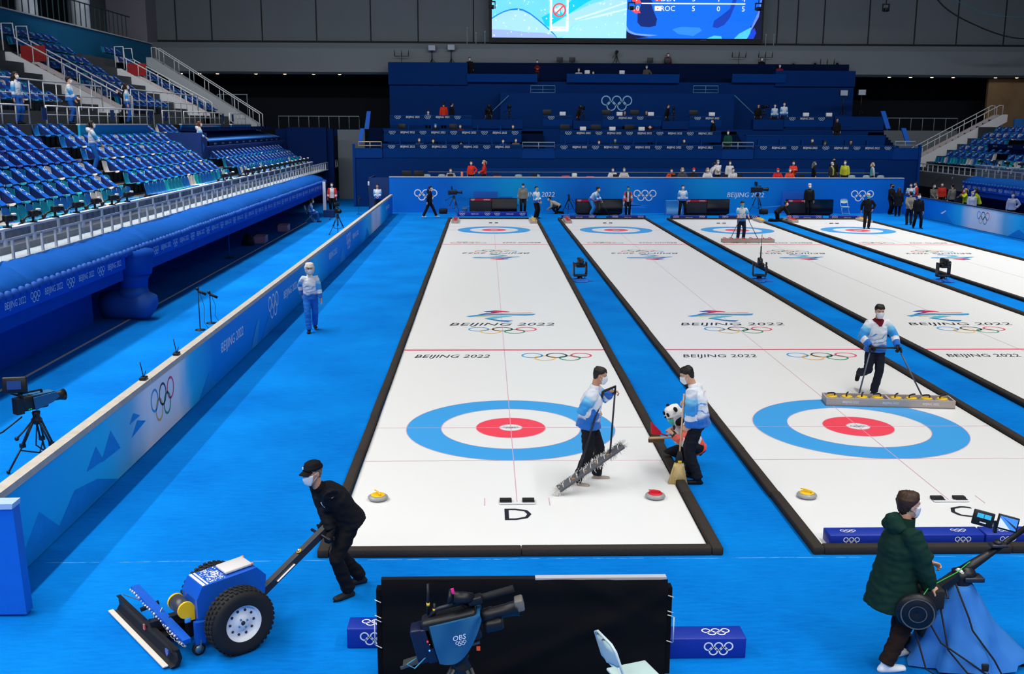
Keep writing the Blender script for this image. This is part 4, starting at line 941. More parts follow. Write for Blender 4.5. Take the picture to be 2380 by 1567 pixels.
# relabel sled stones so that each one is singled out
_n = {}; SLN = {'far left of the sheet with letter D': 'far left sled of sheet D', 'far right of the sheet with letter D': 'far right sled of sheet D', 'far left of the sheet with letter C': 'far left sled of sheet C', 'red tray pusher': 'sled behind the red tray pusher', 'kneeling man in black': 'sled of the kneeling man', 'man on the far house': 'sled beside the far house'}
for o in COL.objects:
    if o.name.startswith('curling_stone') and o.parent is None and 'far sled' in o.get('label', ''):
        g = o['group']; _n[g] = _n.get(g, 0)+1; nm = [v for k, v in SLN.items() if k in g][0]
        o['label'] = '%s stone, %s from the near end, in the %s' % (o['label'].split()[0], nth(_n[g]), nm)
# ================================================================ score consoles
m_glos = mat('dark_screen_glass', '0a0c10', .12, var=.1, spec=.6); m_cloth = mat('black_drape', '101012', .85, var=.2, scale=6, bump=.2, spec=.1)
for k, (x0, x1, y, lb) in enumerate(((-1.37, 1.44, 44.3, 'black score console with red strip, leftmost at the far end'), (4.9, 7.65, 43.8, 'black score console behind the mopping volunteer'), (11.35, 14.0, 43.8, 'black score console beside the pale blue cabinet'), (17.45, 20.2, 43.85, 'black score console behind the white haired man'))):
    t = empty('score_console', ((x0+x1)/2, y, 0), 0, lb, 'console', 'score consoles at the far end'); w = (x1-x0)/2
    MB().prism([(-w, .12), (-w+.12, 0), (w-.25, 0), (w, .12), (w, .94), (-w, .94)], (0, 0, 0), X, Z, Y, .35).build('cabinet', m_cloth, t)
    MB().bb(-w+.02, -w+1.3, -.012, 0, .14, .78).build('screen', mat('dim_screen', '24262c', .3, var=.2), t); MB().bb(-w+1.33, w-.02, -.012, 0, .14, .92).build('screen', m_glos, t)
    MB().bb(-w+.02, -w+1.3, -.014, 0, .8, .93).build('red_strip', mat('score_red', 'b51433', .5), t)
    MB().text('OMEGA', (-w+1.02, -.018, .865), X, Z, .075, 0, 0, 1).build('lettering', m_print, t); MB().rings5((-w+.2, -.018, .865), X, Z, .22, (0,)*5, 14, .15).build('ring_emblem', m_print, t)
for k, (x0, x1, z0, z1, lb) in enumerate(((-1.15, .3, .7, 1.28, 'plain blue panel behind the leftmost score console'), (.4, 1.2, .6, .98, 'low blue panel right of the leftmost score console'), (17.5, 19.0, .7, 1.3, 'plain blue panel behind the white haired man'))):
    tag(MB().bb(x0, x1, 45.2, 45.3, 0, z1).build('backing_panel', m_blue), lb, 'panel', 'blue backing panels')
t = empty('drinks_cabinet', (10.75, 43.9, 0), 0, 'pale blue glass fronted cabinet beside a black score console', 'cabinet')
MB().bb(-.5, .5, 0, .5, 0, .86).build('body', mat('cabinet_blue', '3f98dc', .4, var=.1), t); MB().bb(-.46, .46, -.02, 0, .05, .82).build('front_panel', ramp_mat('ice_wave_print', 'Z', 0, .9, [(0, '2f8fd8'), (.3, '8ccdf2'), (.5, '3f9edc'), (.9, '1f78cc')], .3, .15), t)
t = empty('waste_bucket', (-1.65, 44.4, 0), 0, 'grey bucket at the left end of the far console', 'bucket')
MB().lathe((0, 0, 0), [(.1, 0), (.16, .35), (.17, .36), (.15, .36), (.09, .02)], 16).build('pail', mat('grey_pail', '8b949c', .5), t)
# foreground console seen from behind, draped in black cloth
t = empty('draped_console', (-.07, -8.3, 0), 0, 'large console draped in black cloth behind the broadcast camera with teal cover', 'console')
q = MB(); nx, nz = 60, 26; vs_ = []
for i in range(nz+1):
    for j in range(nx+1):
        u = j/nx; v = i/nz; x = -1.365+2.73*u; z = 1.0*(1-v)
        sag = .02*math.sin(u*7+1)+.012*noise.noise(V((u*6, v*3, 1)))*2
        fold = .03*max(0, 1-abs((u*1.0+v*.75)-1.12)*9)+.02*max(0, 1-abs(u*.9-v*.6-.62)*12)
        vs_.append((x, -.03-sag*.8-fold-.02*math.sin(v*16)*math.exp(-v*2), z+.006*math.sin(u*20)*(1-v)))
q.add(vs_, [(i*(nx+1)+j, (i+1)*(nx+1)+j, (i+1)*(nx+1)+j+1, i*(nx+1)+j+1) for i in range(nz) for j in range(nx)], 0, True)
q.bb(-1.36, 1.36, .0, .06, .0, .985); q.build('black_cloth', m_cloth, t)
MB().bb(-1.37, .1, -.01, .06, .985, 1.005).build('top_board', mat('dark_board', '1c1d22', .4), t); MB().bb(.1, 1.36, -.01, .06, .985, 1.01).build('top_board', mat('pale_board', 'b9bac2', .5), t)
for s in (-1, 1):
    MB().bb(min(s*1.37, s*1.42), max(s*1.37, s*1.42), -.01, .1, 0, .9).build('side_flap', m_cloth, t)
    r = MB(); 
    for z in (.82, .66, .62, .35): r.cyl((s*1.43, -.05, z), (s*1.37, -.07, z-.02 if s < 0 else z+.03), .005, 5)
    r.cyl((s*1.435, -.06, .62), (s*1.435, -.06, .36), .006, 5).build('lacing', mat('cord_white', 'd8d4c8', .6), t)
# folding chairs
m_ch = mat('mint_chair_plastic', 'bcd6d4', .5, var=.04); m_chf = mat('mint_chair_frame', 'c9dcdc', .4, .1)
def folding_chair(x, y, rz, label, z=0):
    """faces local +y"""
    t = empty('folding_chair', (x, y, z), rz, label, 'chair', 'pale folding chairs')
    MB().rbox((0, .02, .445), (.42, .4, .03), .014).build('seat', m_ch, t)
    q = MB()
    vs_ = []
    for i in range(9):
        a = i/8; 
        for j in range(9):
            u = j/8*2-1; wv = .2*math.sqrt(max(.02, 1-(2*a-1)**4)); vs_.append((u*wv, -.24-.05*a-.03*(1-u*u), .64+.22*a))
    q.add(vs_, [(i*9+j, i*9+j+1, (i+1)*9+j+1, (i+1)*9+j) for i in range(8) for j in range(8)], 0, True); q.add([(a, b-.014, c) for a, b, c in vs_], [(i*9+j, (i+1)*9+j, (i+1)*9+j+1, i*9+j+1) for i in range(8) for j in range(8)], 0, True)
    q.build('backrest', m_ch, t)
    r = MB(); r.loft([(-.21, .25, 0), (-.21, -.22, .6), (-.2, -.3, .84), (-.13, -.31, .88), (.13, -.31, .88), (.2, -.3, .84), (.21, -.22, .6), (.21, .25, 0)], .013, 8).build('back_frame', m_chf, t)
    for s in (-1, 1): MB().cyl((s*.19, -.28, 0), (s*.19, .16, .44), .012, 8).build('leg', m_chf, t)
    MB().cyl((-.19, -.2, .1), (.19, -.2, .1), .009, 8).cyl((-.21, .2, .07), (.21, .2, .07), .009, 8).build('stretcher', m_chf, t)
    return t
folding_chair(.88, -9.14, -70, 'mint white folding chair in front of the black draped console')
folding_chair(21.25, 44.8, 180, 'white folding chair before the far board near the white haired man')
folding_chair(8.0, 44.2, 180, 'white folding chair behind the woman in red and black')
folding_chair(-9.95, 39.35, -90, 'pale folding chair of the seated volunteer under the left stand')
# ================================================================ broadcast cameras
m_lens = mat('camera_glass', '101a24', .08, spec=.8); m_bag = mat('teal_rain_cover', '155a86', .75, var=.1, scale=8, bump=.3); m_alu = mat('tripod_alloy', '55595c', .4, .5)
def tripod(t, h, r, mm=None, spreader=True, rz=20, dolly=False):
    mm = mm or m_black
    for k in range(3):
        a = R(rz+120*k); p = V((r*math.cos(a), r*math.sin(a), .02)); q = MB(); m = p*.5+Z*(h*.5)
        for s in (-.025, .025):
            o = V((-math.sin(a), math.cos(a), 0))*s; q.cyl(Z*(h-.02)+o+p*.12, m+o, .016, 6)
        q.cyl(m*1.0, p, .015, 6); q.ball(p+Z*.01, .03, 8); q.box(m, (.07, .07, .06)); q.build('leg', mm, t)
    if spreader:
        q = MB()
        for k in range(3): a = R(rz+120*k); q.cyl((0, 0, h*.3), (r*.55*math.cos(a), r*.55*math.sin(a), h*.42), .012, 6)
        q.build('spreader', mm, t)
    MB().lathe((0, 0, h-.08), [(.05, 0), (.08, .04), (.08, .08), (.05, .12), (.06, .16), (.06, .2)], 14).build('head', m_black, t)
def camera_on_tripod(x, y, rz, h, label, cat='camera', big=True, r=.5, mm=None, cover=None, vf=True, cf='broadcast camera', z=0, s=1.0):
    """lens points along local +y"""
    t = empty('broadcast_camera', (x, y, z), rz, label, cat, 'broadcast cameras on tripods'); tripod(t, h, r, mm)
    b = h+.13
    q = MB(); q.rbox((0, -.02*s, b+.16*s), (.17*s, .42*s, .24*s), .03*s); q.bar((0, -.2*s, b+.33*s), (0, .12*s, b+.33*s), .03*s, .025*s).bar((0, .12*s, b+.28*s), (0, .12*s, b+.33*s), .03*s, .03*s); q.box((0, -.28*s, b+.14*s), (.15*s, .12*s, .26*s)); q.build('body', m_black, t)
    MB().loft([(0, .18*s, b+.17*s), (0, .3*s, b+.17*s), (0, .42*s, b+.17*s), (0, .5*s, b+.17*s)], [.06*s, .07*s, .075*s, .1*s], 14).build('lens', m_black, t)
    if cover: q = MB(); q.rbox((0, 0, b+.18*s), (.2*s, .34*s, .2*s), .04*s); q.build('rain_cover', cover, t)
    if vf: q = MB(); q.rbox((.0, -.12*s, b+.45*s), (.26*s, .07*s, .17*s), .02*s); q.bar((0, -.1*s, b+.3*s), (0, -.1*s, b+.4*s), .03*s, .03*s); q.build('viewfinder', m_black, t); MB().box((0, -.16*s, b+.45*s), (.21*s, .006, .12*s)).build('viewfinder_screen', m_lens, t)
    q = MB(); q.loft([(.08, -.05, h+.06), (.22, -.3, h-.05), (.28, -.48, h-.15)], .014, 8); q.ball((.28, -.48, h-.15), .035, 8); q.build('pan_bar', m_black, t)
    return t
# near camera behind the left board, pointing to the sheets
t = camera_on_tripod(-7.36, -1.95, -38, .78, 'black broadcast camera on tripod behind the left board, nearest one', r=.48, s=.95, vf=False)
vr = Matrix.Rotation(R(48), 3, 'Z') @ Matrix.Rotation(R(-8), 3, 'X')
MB().rbox((-.06, -.26, 1.36), (.36, .06, .25), .025, 0, vr).bar((-.05, -.15, 1.1), (-.06, -.23, 1.3), .04, .04).bar((-.22, -.24, 1.2), (.1, -.24, 1.2), .03, .03).build('viewfinder', m_black, t)
MB().box((-.033, -.288, 1.365), (.2, .006, .13), 0, vr).build('viewfinder_screen', mat('dim_blue_screen', '2a4a86', .3), t)
q = MB(); q.prism([(-.16, .0), (.2, .02), (.26, -.06), (.14, -.13), (-.14, -.2)], (.105, .08, 1.15), Y, Z, X, .02).prism([(-.14, -.09), (.2, -.09), (.2, .09), (-.14, .09)], (0, .08, 1.16), Y, X, Z, .02); q.build('rain_cover', m_bag, t)
MB().loft([(-.05, -.2, .85), (-.25, -.42, .62), (-.42, -.62, .52)], .013, 8).ball((-.3, -.5, .6), .05, 8).rbox((-.42, -.62, .52), (.06, .16, .06), .02).rbox((-.35, -.62, .6), (.09, .09, .09), .02).build('zoom_control', m_black, t)
q = MB(); q.ball((.09, -.12, .98), .006, 6).ball((.09, -.15, .98), .006, 6).ball((.09, -.12, .94), .006, 6).build('status_light', mat('green_led', '30ff60', .5, emit=1.5, var=0), t)
MB().loft([(0, 0, .75), (.1, -.1, .4), (-.1, .15, .2), (.12, .2, .05), (.3, .3, .01)], .012, 6).build('cable', m_rub, t)
camera_on_tripod(-7.55, 32.8, 200, .85, 'black broadcast camera on tripod behind the far part of the left board', r=.5)
camera_on_tripod(-2.3, 44.55, -90, .98, 'black broadcast camera on tripod left of the leftmost score console', r=.5, mm=m_alu)
t = camera_on_tripod(4.55, 44.75, 0, .85, 'black tripod camera beside the crouching technician', r=.5, vf=False, s=.6)
camera_on_tripod(15.85, 44.55, -80, 1.15, 'black broadcast camera on tripod before the lettering on the far board', r=.55, s=1.25)
for x, y, lb in ((-2.95, 44.7, 'black kit bag beside the far left tripod'), (16.3, 44.7, 'black kit case under the far tripod camera')): tag(MB().rbox((x, y, .16), (.5, .3, .32), .08).build('kit_bag', m_rub), lb, 'bag', 'kit bags')
# foreground camera in front of the draped console
t = empty('broadcast_camera', (-.64, -9.75, 0), 0, 'black broadcast camera with teal cover before the draped console', 'camera', 'broadcast cameras on tripods')
tripod(t, .92, .62, m_alu, True, 200)
P = lambda x, y, z: (x, y, z)
ti = Matrix.Rotation(R(-14), 3, 'Y')
def TT(p): return ti @ (V(p)-V((0, 0, 1.1)))+V((0, 0, 1.1))
q = MB(); q.rbox(TT((-.04, 0, 1.27)), (.46, .18, .26), .03, 0, ti); q.build('body', m_black, t)
q = MB(); q.rbox(TT((-.32, 0, 1.2)), (.1, .17, .3), .015, 0, ti).rbox(TT((-.245, -.01, 1.19)), (.08, .16, .3), .01, 0, ti).build('transmitter_pack', mat('dark_blue_case', '141a38', .4), t)
q = MB()
for p, r, c in (((-.245, -.1, 1.24), .009, 0), ((-.235, -.1, 1.21), .005, 1), ((-.25, -.1, 1.16), .008, 2)): q.ball(TT(p), r, 8, c)
q.build('status_light', [mat('red_led', 'ff2030', .5, emit=1.2, var=0), m_white, mat('blue_led', '60a0ff', .5, emit=1.0, var=0)], t)
q = MB(); q.cyl((-.27, 0, 1.36), (-.27, 0, 1.63), .011, 8).cyl((-.22, .0, 1.34), (-.22, 0, 1.46), .011, 8); q.build('aerial', m_black, t)
q = MB()
for p in ((-.27, 0, 1.44), (-.22, 0, 1.39)): q.cyl(V(p), V(p)+Z*.025, .014, 10)
q.build('aerial_band', m_yel, t)
q = MB(); nn = 14; vs_ = []
for i in range(nn+1):
    for j in range(9):
        u = i/nn; v = j/8; x = -.2+.42*u; zt = 1.36; zb = 1.0+.15*(u-.25)**2*3+(.08*max(0, u-.3)); z = zt+(zb-zt)*v
        vs_.append(TT((x, -.105-.022*math.sin(v*3)*math.sin(u*9+v*3)-.012*math.sin(u*3.1), z)))
q.add(vs_, [(i*9+j, (i+1)*9+j, (i+1)*9+j+1, i*9+j+1) for i in range(nn) for j in range(8)], 0, True); n0 = len(vs_)
q.add([V(p)+V((0, .21, 0)) for p in vs_], [(i*9+j, i*9+j+1, (i+1)*9+j+1, (i+1)*9+j) for i in range(nn) for j in range(8)], 0, True)
q.add([vs_[i*9] for i in range(nn+1)]+[V(vs_[i*9])+V((0, .21, 0)) for i in range(nn+1)], [(i, nn+1+i, nn+2+i, i+1) for i in range(nn)], 0, True)
q.build('rain_cover', m_bag, t)
ux = (ti @ X); uz = ti @ Z
MB().text('OBS', TT((.02, -.147, 1.235)), ux, uz, .042, 0, .25, 1.0).build('lettering', m_print, t); MB().rings5(TT((.02, -.147, 1.185)), ux, uz, .085, (0,)*5, 18, .13).build('ring_emblem', m_print, t)
q = MB(); q.loft([TT((.2, 0, 1.29)), TT((.3, 0, 1.3)), TT((.32, 0, 1.3)), TT((.42, 0, 1.3)), TT((.5, 0, 1.3)), TT((.52, 0, 1.3))], [.055, .06, .05, .052, .06, .075], 18).rbox(TT((.3, -.02, 1.22)), (.16, .13, .1), .03, 0, ti); q.build('lens', m_black, t)
MB().rbox(TT((.54, 0, 1.33)), (.07, .12, .1), .012, 0, ti).build('lens_hood', mat('grey_hood', '6d6a66', .5), t)
MB().loft([TT((.1, .06, 1.42)), TT((.52, .06, 1.44))], [.03, .03], 12).build('microphone', m_rub, t)
q = MB(); q.loft([TT((.18, 0, 1.47)), TT((.12, -.02, 1.5)), TT((.04, -.03, 1.53))], [.045, .05, .05], 14).lathe(TT((.03, -.03, 1.535)), [(.05, 0), (.062, .02), (.055, .03)], 16, 0, (ti @ V((-.85, 0, .35)))).rbox(TT((.2, 0, 1.45)), (.12, .09, .07), .015, 0, ti); q.build('viewfinder', m_black, t)
MB().rbox(TT((.055, -.07, 1.6)), (.025, .01, .05), .004, 0, ti).build('tape_flag', mat('pink_tape', 'ff2f8f', .6), t)
q = MB(); q.loft([TT((-.2, 0, 1.4)), TT((-.12, 0, 1.45)), TT((.08, 0, 1.46)), TT((.12, 0, 1.4))], .017, 8); q.build('carry_handle', m_dark, t)
q = MB(); q.bar(TT((-.5, -.02, 1.06)), TT((.15, 0, 1.1)), .09, .022).bar(TT((-.52, -.08, 1.06)), TT((-.2, -.05, 1.08)), .02, .02); q.build('sliding_plate', m_alu, t)
MB().box(TT((.13, -.06, 1.06)), (.03, .02, .03)).build('release_catch', mat('orange_catch', 'ff5a2a', .5), t)
MB().loft([TT((-.38, -.06, 1.1)), TT((-.46, -.1, 1.09)), TT((-.4, -.12, 1.05)), TT((-.3, -.08, 1.1)), TT((-.24, -.05, 1.2))], .006, 6).build('cable', mat('cyan_cable', '3f8fae', .5), t)
# yoke cameras between the sheets
def yoke(x, y, rz, label, ant=False):
    t = empty('robotic_camera', (x, y, 0), rz, label, 'camera', 'robotic yoke cameras between the sheets')
    q = MB(); q.lathe((0, 0, 0), [(.16, 0), (.16, .03), (.09, .06), (.08, .16)], 16); q.build('base', m_black, t)
    q = MB(); q.rbox((0, 0, .2), (.46, .2, .07), .02)
    for s in (-1, 1): q.rbox((s*.22, 0, .43), (.05, .17, .46), .02)
    q.build('yoke_frame', m_dark, t)
    MB().rbox((0, 0, .55), (.3, .3, .14), .03).rbox((0, -.02, .7), (.16, .36, .2), .04).build('camera_body', m_black, t)
    MB().cyl((0, -.2, .71), (0, -.34, .69), .06, 14).build('lens', m_black, t)
    MB().cyl((0, -.34, .69), (0, -.345, .69), .048, 14).build('lens_glass', m_lens, t)
    q = MB(); q.loft([(.1, .1, .6), (.27, .05, .5), (.26, .0, .3), (.2, .1, .1), (.3, .15, .012)], .012, 6).build('cable', m_rub, t)
    if ant: MB().cyl((.02, .05, .78), (.03, .05, 1.6), .01, 6).cyl((.02, .05, .78), (.02, .05, 1.2), .022, 8).build('aerial', m_rub, t)
    q = MB(); rnd = random.Random(int(x*10)); n = 18; vs_ = [(0, 0, .1)]
    for k in range(3):
        for j in range(n):
            a = 2*math.pi*j/n; r = (.16, .28, .36)[k]*(1+.28*rnd.uniform(-1, 1)*(k > 0)); vs_.append((r*math.cos(a)*1.15, r*math.sin(a)*.9, (.09, .05+.03*rnd.random(), .012)[k]))
    q.add(vs_, [(0, 1+j, 1+(j+1) % n) for j in range(n)]+[(1+k*n+j, 1+(k+1)*n+j, 1+(k+1)*n+(j+1) % n, 1+k*n+(j+1) % n) for k in range(2) for j in range(n)], 0, False)
    o = q.build('floor_cloth', mat('blue_floor_cloth', '1161c4', .8, var=.12, scale=6)); o.location = (x, y, 0)
    tag(o, 'crumpled blue cloth at the foot of the '+('tall aerial camera' if ant else 'yoke camera '+('nearest the sheet with letter D' if x < 5 else 'farthest right')), 'cloth', 'blue cloths under the robotic cameras')
yoke(2.79, 17.6, 10, 'black robotic yoke camera on the carpet right of the sheet with letter D')
yoke(8.97, 17.6, -10, 'black robotic yoke camera with tall aerial right of the sheet with letter C', True)
yoke(15.3, 17.5, 10, 'black robotic yoke camera between the two farthest right sheets')
# microphones on stands, poles and small things behind the left board
def mic(x, y, h, rz, label, boom=True):
    t = empty('microphone_stand', (x, y, 0), rz, label, 'microphone', 'microphone stands')
    q = MB(); q.lathe((0, 0, 0), [(.13, 0), (.13, .02), (.03, .03)], 16); q.build('base', m_black, t); MB().cyl((0, 0, .02), (0, 0, h), .013, 8).build('stand', m_black, t)
    if boom: MB().loft([(0, 0, h-.03), (.2, 0, h-.12)], [.034, .034], 10).build('windshield', m_rub, t); MB().ball((-.02, 0, h+.02), .045, 10).build('clamp', m_black, t)
    else: MB().rbox((0, 0, h), (.1, .06, .26), .03).build('speaker', m_white, t)
    MB().loft([(.02, 0, h), (.12, .05, h*.6), (.1, .05, .2), (.2, .1, .01)], .006, 5).build('cable', m_rub, t)
mic(-7.82, 9.0, 1.06, 0, 'black microphone stand behind the left board, nearer of the pair')
mic(-7.78, 9.95, .82, 0, 'shorter black microphone stand behind the left board')
mic(-7.9, 44.2, 1.0, 0, 'black microphone stand at the far end behind the left board')
mic(-7.4, 45.2, 1.75, 0, 'tall black stand with white speaker near the left partition', False)
t = empty('barrier_post', (-10.6, 23.75, 0), 0, 'thin blue barrier post on round base under the left stand', 'post')
MB().lathe((0, 0, 0), [(.22, 0), (.2, .03), (.03, .05)], 18).build('base', m_dark, t); MB().cyl((0, 0, .04), (0, 0, .95), .025, 10).build('pole', m_awn, t)
t = empty('tent_pole', (-9.62, 42.4, 0), 0, 'white upright pole with dark ballast box at the end of the left awning', 'pole')
MB().box((0, 0, 1.0), (.16, .16, 2.0)).build('pole', m_white, t); MB().bb(-.05, .55, -.35, .25, 0, .4).build('ballast_box', m_navyb, t)
for x, y, lb in ((-10.55, 29.4, 'pink storage crate on the floor under the left stand, nearer one'), (-10.5, 34.6, 'pink storage crate on the floor under the left stand, farther one')):
    t = empty('storage_crate', (x, y, 0), 4, lb, 'crate', 'pink crates'); q = MB(); m_pk = mat('pink_crate', 'b58a98', .6, var=.08)
    q.bb(-.25, .25, -.55, .55, 0, .02).bb(-.25, .25, -.55, -.52, 0, .3).bb(-.25, .25, .52, .55, 0, .3).bb(-.25, -.22, -.55, .55, 0, .3).bb(.22, .25, -.55, .55, 0, .3).bb(-.24, .24, -.02, .02, 0, .28); q.build('box', m_pk, t)
    MB().bar((-.3, -.7, .28), (-.24, .8, .36), .05, .03).build('stick', m_rub, t)
tag(MB().loft([(-10.85, 28.2, 0), (-10.85, 28.2, .2), (-10.9, 28.25, .42), (-10.95, 28.3, .5)], [(.26, .3), (.24, .28), (.13, .18), (.04, .05)], 12).build('backpack', m_rub), 'black backpack slumped on the floor under the left stand', 'bag')
# ================================================================ ice sweeping cart
m_cart = mat('cart_blue_paint', '1559c4', .35, var=.05, coat=.3); m_cartd = mat('cart_dark_steel', '15171c', .5, .3)
t = empty('resurfacing_cart', (-3.2, -7.45, 0), 38.9, 'blue two wheeled ice resurfacing cart with black blade pushed by the man in black', 'cart')
c = lambda a, l, z: V((a, -l, z))
side = [(-.27, .12), (-.33, .3), (-.335, .56), (-.27, .69), (.33, .73), (.43, .62), (.38, .2), (.25, .12)]
MB().prism(side, (0, -.19, 0), X, Z, Y, .36).build('body_shell', m_cart, t)
q = MB(); q.rbox((.16, -.01, .742), (.3, .24, .03), .01, 0, Matrix.Rotation(R(-3.8), 3, 'Y')); q.build('top_lid', mat('clear_white_lid', 'd5d2d2', .35, var=.04), t)
q = MB(); dz = lambda a: .693+(a+.27)/.6*.04
for a, w in ((-.245, .03), (-.205, .018)): q.box((a, -.01, dz(a)+.002), (w, .34, .004), 0, Matrix.Rotation(R(-3.8), 3, 'Y'))
q.rings5((-.06, -.01, dz(-.06)+.005), V((.3, .9, 0)).normalized()*1.0, V((-.9, .3, .06)).normalized(), .15, (0,)*5, 18, .13)
rnd = random.Random(5)
for k in range(150):
    a, l = rnd.uniform(-.18, 0), rnd.uniform(-.17, .15); s_ = rnd.uniform(.004, .012); q.box((a, l, dz(a)+.0025), (s_, s_*1.4, .003), 0, Matrix.Rotation(rnd.uniform(0, 3), 3, 'Z'))
q.build('ring_print', m_print, t)
q = MB()
for a in ((.31, .1), (.31, -.12)): q.rbox((a[0], a[1], .757), (.03, .03, .02), .005)
q.build('lid_latch', mat('orange_latch', 'f08a5a', .5), t)
for l in (.43, -.3):
    w = empty('wheel', c(-.0 if l > 0 else .06, l, .335), 0); w.parent = t; s = 1 if l > 0 else -1
    q = MB(); q.lathe((0, 0, 0), [(.19, -.1), (.27, -.115), (.315, -.105), (.332, -.08), (.335, 0), (.332, .08), (.315, .105), (.27, .115), (.19, .1), (.185, 0), (.19, -.1)], 48, 0, (0, 1, 0), True, False)
    for k in range(40):
        a = 2*math.pi*k/40
        for j, oo in ((-.06, 0), (0, .08), (.06, 0)): q.box((.336*math.cos(a+oo), j, .336*math.sin(a+oo)), (.022, .042, .03), 0, Matrix.Rotation(-(a+oo), 3, 'Y'))
    q.build('tyre', m_rub, w)
    f = -s
    q = MB(); q.lathe((0, 0, 0), [(.2, f*.1), (.185, f*.1), (.175, f*.06), (.16, f*.045), (.09, f*.05), (.075, f*.075), (.0, f*.075)], 36, 0, (0, 1, 0), True, False)
    q.build('rim', mat('white_rim', 'dfe3e8', .35), w)
    q = MB()
    for k in range(10): a = 2*math.pi*k/10; q.cyl((.128*math.cos(a), f*.04, .128*math.sin(a)), (.128*math.cos(a), f*.054, .128*math.sin(a)), .0135, 12)
    q.cyl((0, f*.07, 0), (0, f*.082, 0), .022, 12).build('rim_hole', m_dark, w)
    q = MB()
    for k in range(4): a = 2*math.pi*k/4+.5; q.cyl((.05*math.cos(a), f*.06, .05*math.sin(a)), (.05*math.cos(a), f*.09, .05*math.sin(a)), .009, 8)
    q.build('lug_bolt', mat('teal_bolt', '4f8f9c', .4, .5), w)
q = MB(); q.bar(c(.34, .02, .28), c(1.33, -.03, .875), .075, .085, 0, (0, 1, 0)); q.build('push_beam', mat('dark_square_tube', '3a3c42', .35, .5), t)
d = (c(1.24, -.03, .82)-c(.34, .02, .28)).normalized(); nn = V((-d.z, 0, d.x))
q = MB(); q.bar(c(.62, .062, .442), c(.84, .05, .575), .003, .03, 0, (0, 1, 0)); q.build('beam_label', m_print, t)
MB().ball(c(.95, 0, .645)+nn*.055, .022, 10).build('switch_knob', mat('chrome_knob', 'd9d9de', .2, .8), t); MB().lathe(c(.95, 0, .645)+nn*.045, [(.03, 0), (.03, .008)], 14, 0, nn).build('switch_collar', m_yel, t)
q = MB(); q.cyl(c(1.2, -.2, .80), c(1.2, .2, .80), .017, 10); q.build('grip_bar', m_black, t)
q = MB(); q.cyl(c(.36, .07, .34)+nn*.03, c(.5, .06, .42)+nn*.03, .018, 8); q.build('hinge_pin', m_steel, t)
q = MB(); q.cyl(c(-.42, -.13, .46), c(-.42, .11, .46), .083, 20); q.box(c(-.36, -.01, .4), (.1, .16, .1)); q.build('winch_motor', mat('grey_motor', '4b4d52', .4, .4), t)
for l in (.115, -.135): MB().lathe(c(-.42, l, .46), [(.0, -.012), (.088, -.012), (.088, .012), (0, .012)], 18, 0, (0, 1, 0), False).box(c(-.38, l, .4), (.09, .022, .12)).build('motor_end_plate', m_yel, t)
MB().rbox(c(-.42, .14, .36), (.06, .03, .05), .008).build('motor_tag', m_lbl, t)
q = MB(); q.bar(c(-.32, -.1, .3), c(-.62, -.3, .2), .1, .1).bar(c(-.33, .0, .35), c(-.33, .0, .12), .1, .1).bar(c(-.3, -.2, .15), c(-.6, -.45, .12), .06, .14).cyl(c(-.64, -.55, .28), c(-.46, -.5, .33), .025, 8).box(c(-.5, -.28, .14), (.24, .4, .012)); q.build('blade_linkage', m_cartd, t)
q = MB(); prof = [(-.71, .03), (-.66, .04), (-.63, .09), (-.635, .16), (-.66, .2), (-.61, .2), (-.585, .1), (-.62, .02)]
q.prism(prof, c(0, -1.22, 0), X, Z, -Y, 1.58).build('scraper_blade', m_cartd, t)
MB().bar(c(-.715, -1.26, .03), c(-.735, .3, .03), .055, .012, 0, Z).build('squeegee_strip', mat('cream_rubber', 'd9d3c8', .5), t)
q = MB(); q.bar(c(-.56, -.9, .385), c(-.50, .28, .21), .09, .05, 0, Z); q.build('deflector_bar', m_cart, t)
q = MB()
for k in range(24):
    a = k/23; q.ball(c(-.605+.055*a, -.9+1.18*a, .375-.175*a+random.uniform(-.012, .012)), random.uniform(.008, .018), 6)
q.build('frost_tape', mat('worn_white_tape', 'd8d8da', .6), t)
q = MB()
for k in range(15):
    a = k/14; p = c(-.55, -.28+.63*a, .27-.06*a-.05*math.sin(a*3.1)); q.loft([p+V((.012*math.cos(x), .018*math.sin(x), .012*math.sin(x)*(k % 2))) for x in [i*math.pi/4 for i in range(9)]], .0035, 5)
q.cyl(c(-.6, -1.15, .22), c(-.5, -.5, .3), .006, 5); q.cyl(c(-.6, -.3, .21), c(-.5, -.3, .36), .006, 5); q.cyl(c(-.6, -.3, .21), c(-.5, -.55, .33), .006, 5); q.build('lift_chain', m_steel, t)
MB().prism([(-.035, 0), (0, -.04), (.035, 0), (.035, .035), (-.035, .035)], c(-.668, .2, .12)+V((0, 0, 0)), -Y, Z, -X, .012).build('maker_badge', mat('badge_blue', '3b5fb4', .4), t)
MB().box(c(-.65, -.45, .13), (.012, .035, .06)).build('warning_sticker', mat('sticker_red', 'd86a70', .5), t)
q = MB(); q.prism([(-.05, 0), (.05, 0), (.07, .22), (-.05, .24)], c(-.34, .2, .12), X, Z, Y, -.05).build('caster_guard', m_cart, t)
w = empty('caster', c(-.36, .23, .065)); w.parent = t
MB().lathe((0, 0, 0), [(.04, -.018), (.065, -.016), (.066, .016), (.04, .018)], 24, 0, (0, 1, 0)).build('tyre', m_rub, w); MB().lathe((0, 0, 0), [(0, -.022), (.045, -.02), (.045, .02), (0, .022)], 18, 0, (0, 1, 0)).bar((0, -.03, 0), (.02, -.02, .1), .03, .008).bar((0, .03, 0), (.02, .02, .1), .03, .008).build('fork', mat('zinc_fork', '6d8f9c', .4, .6), w)
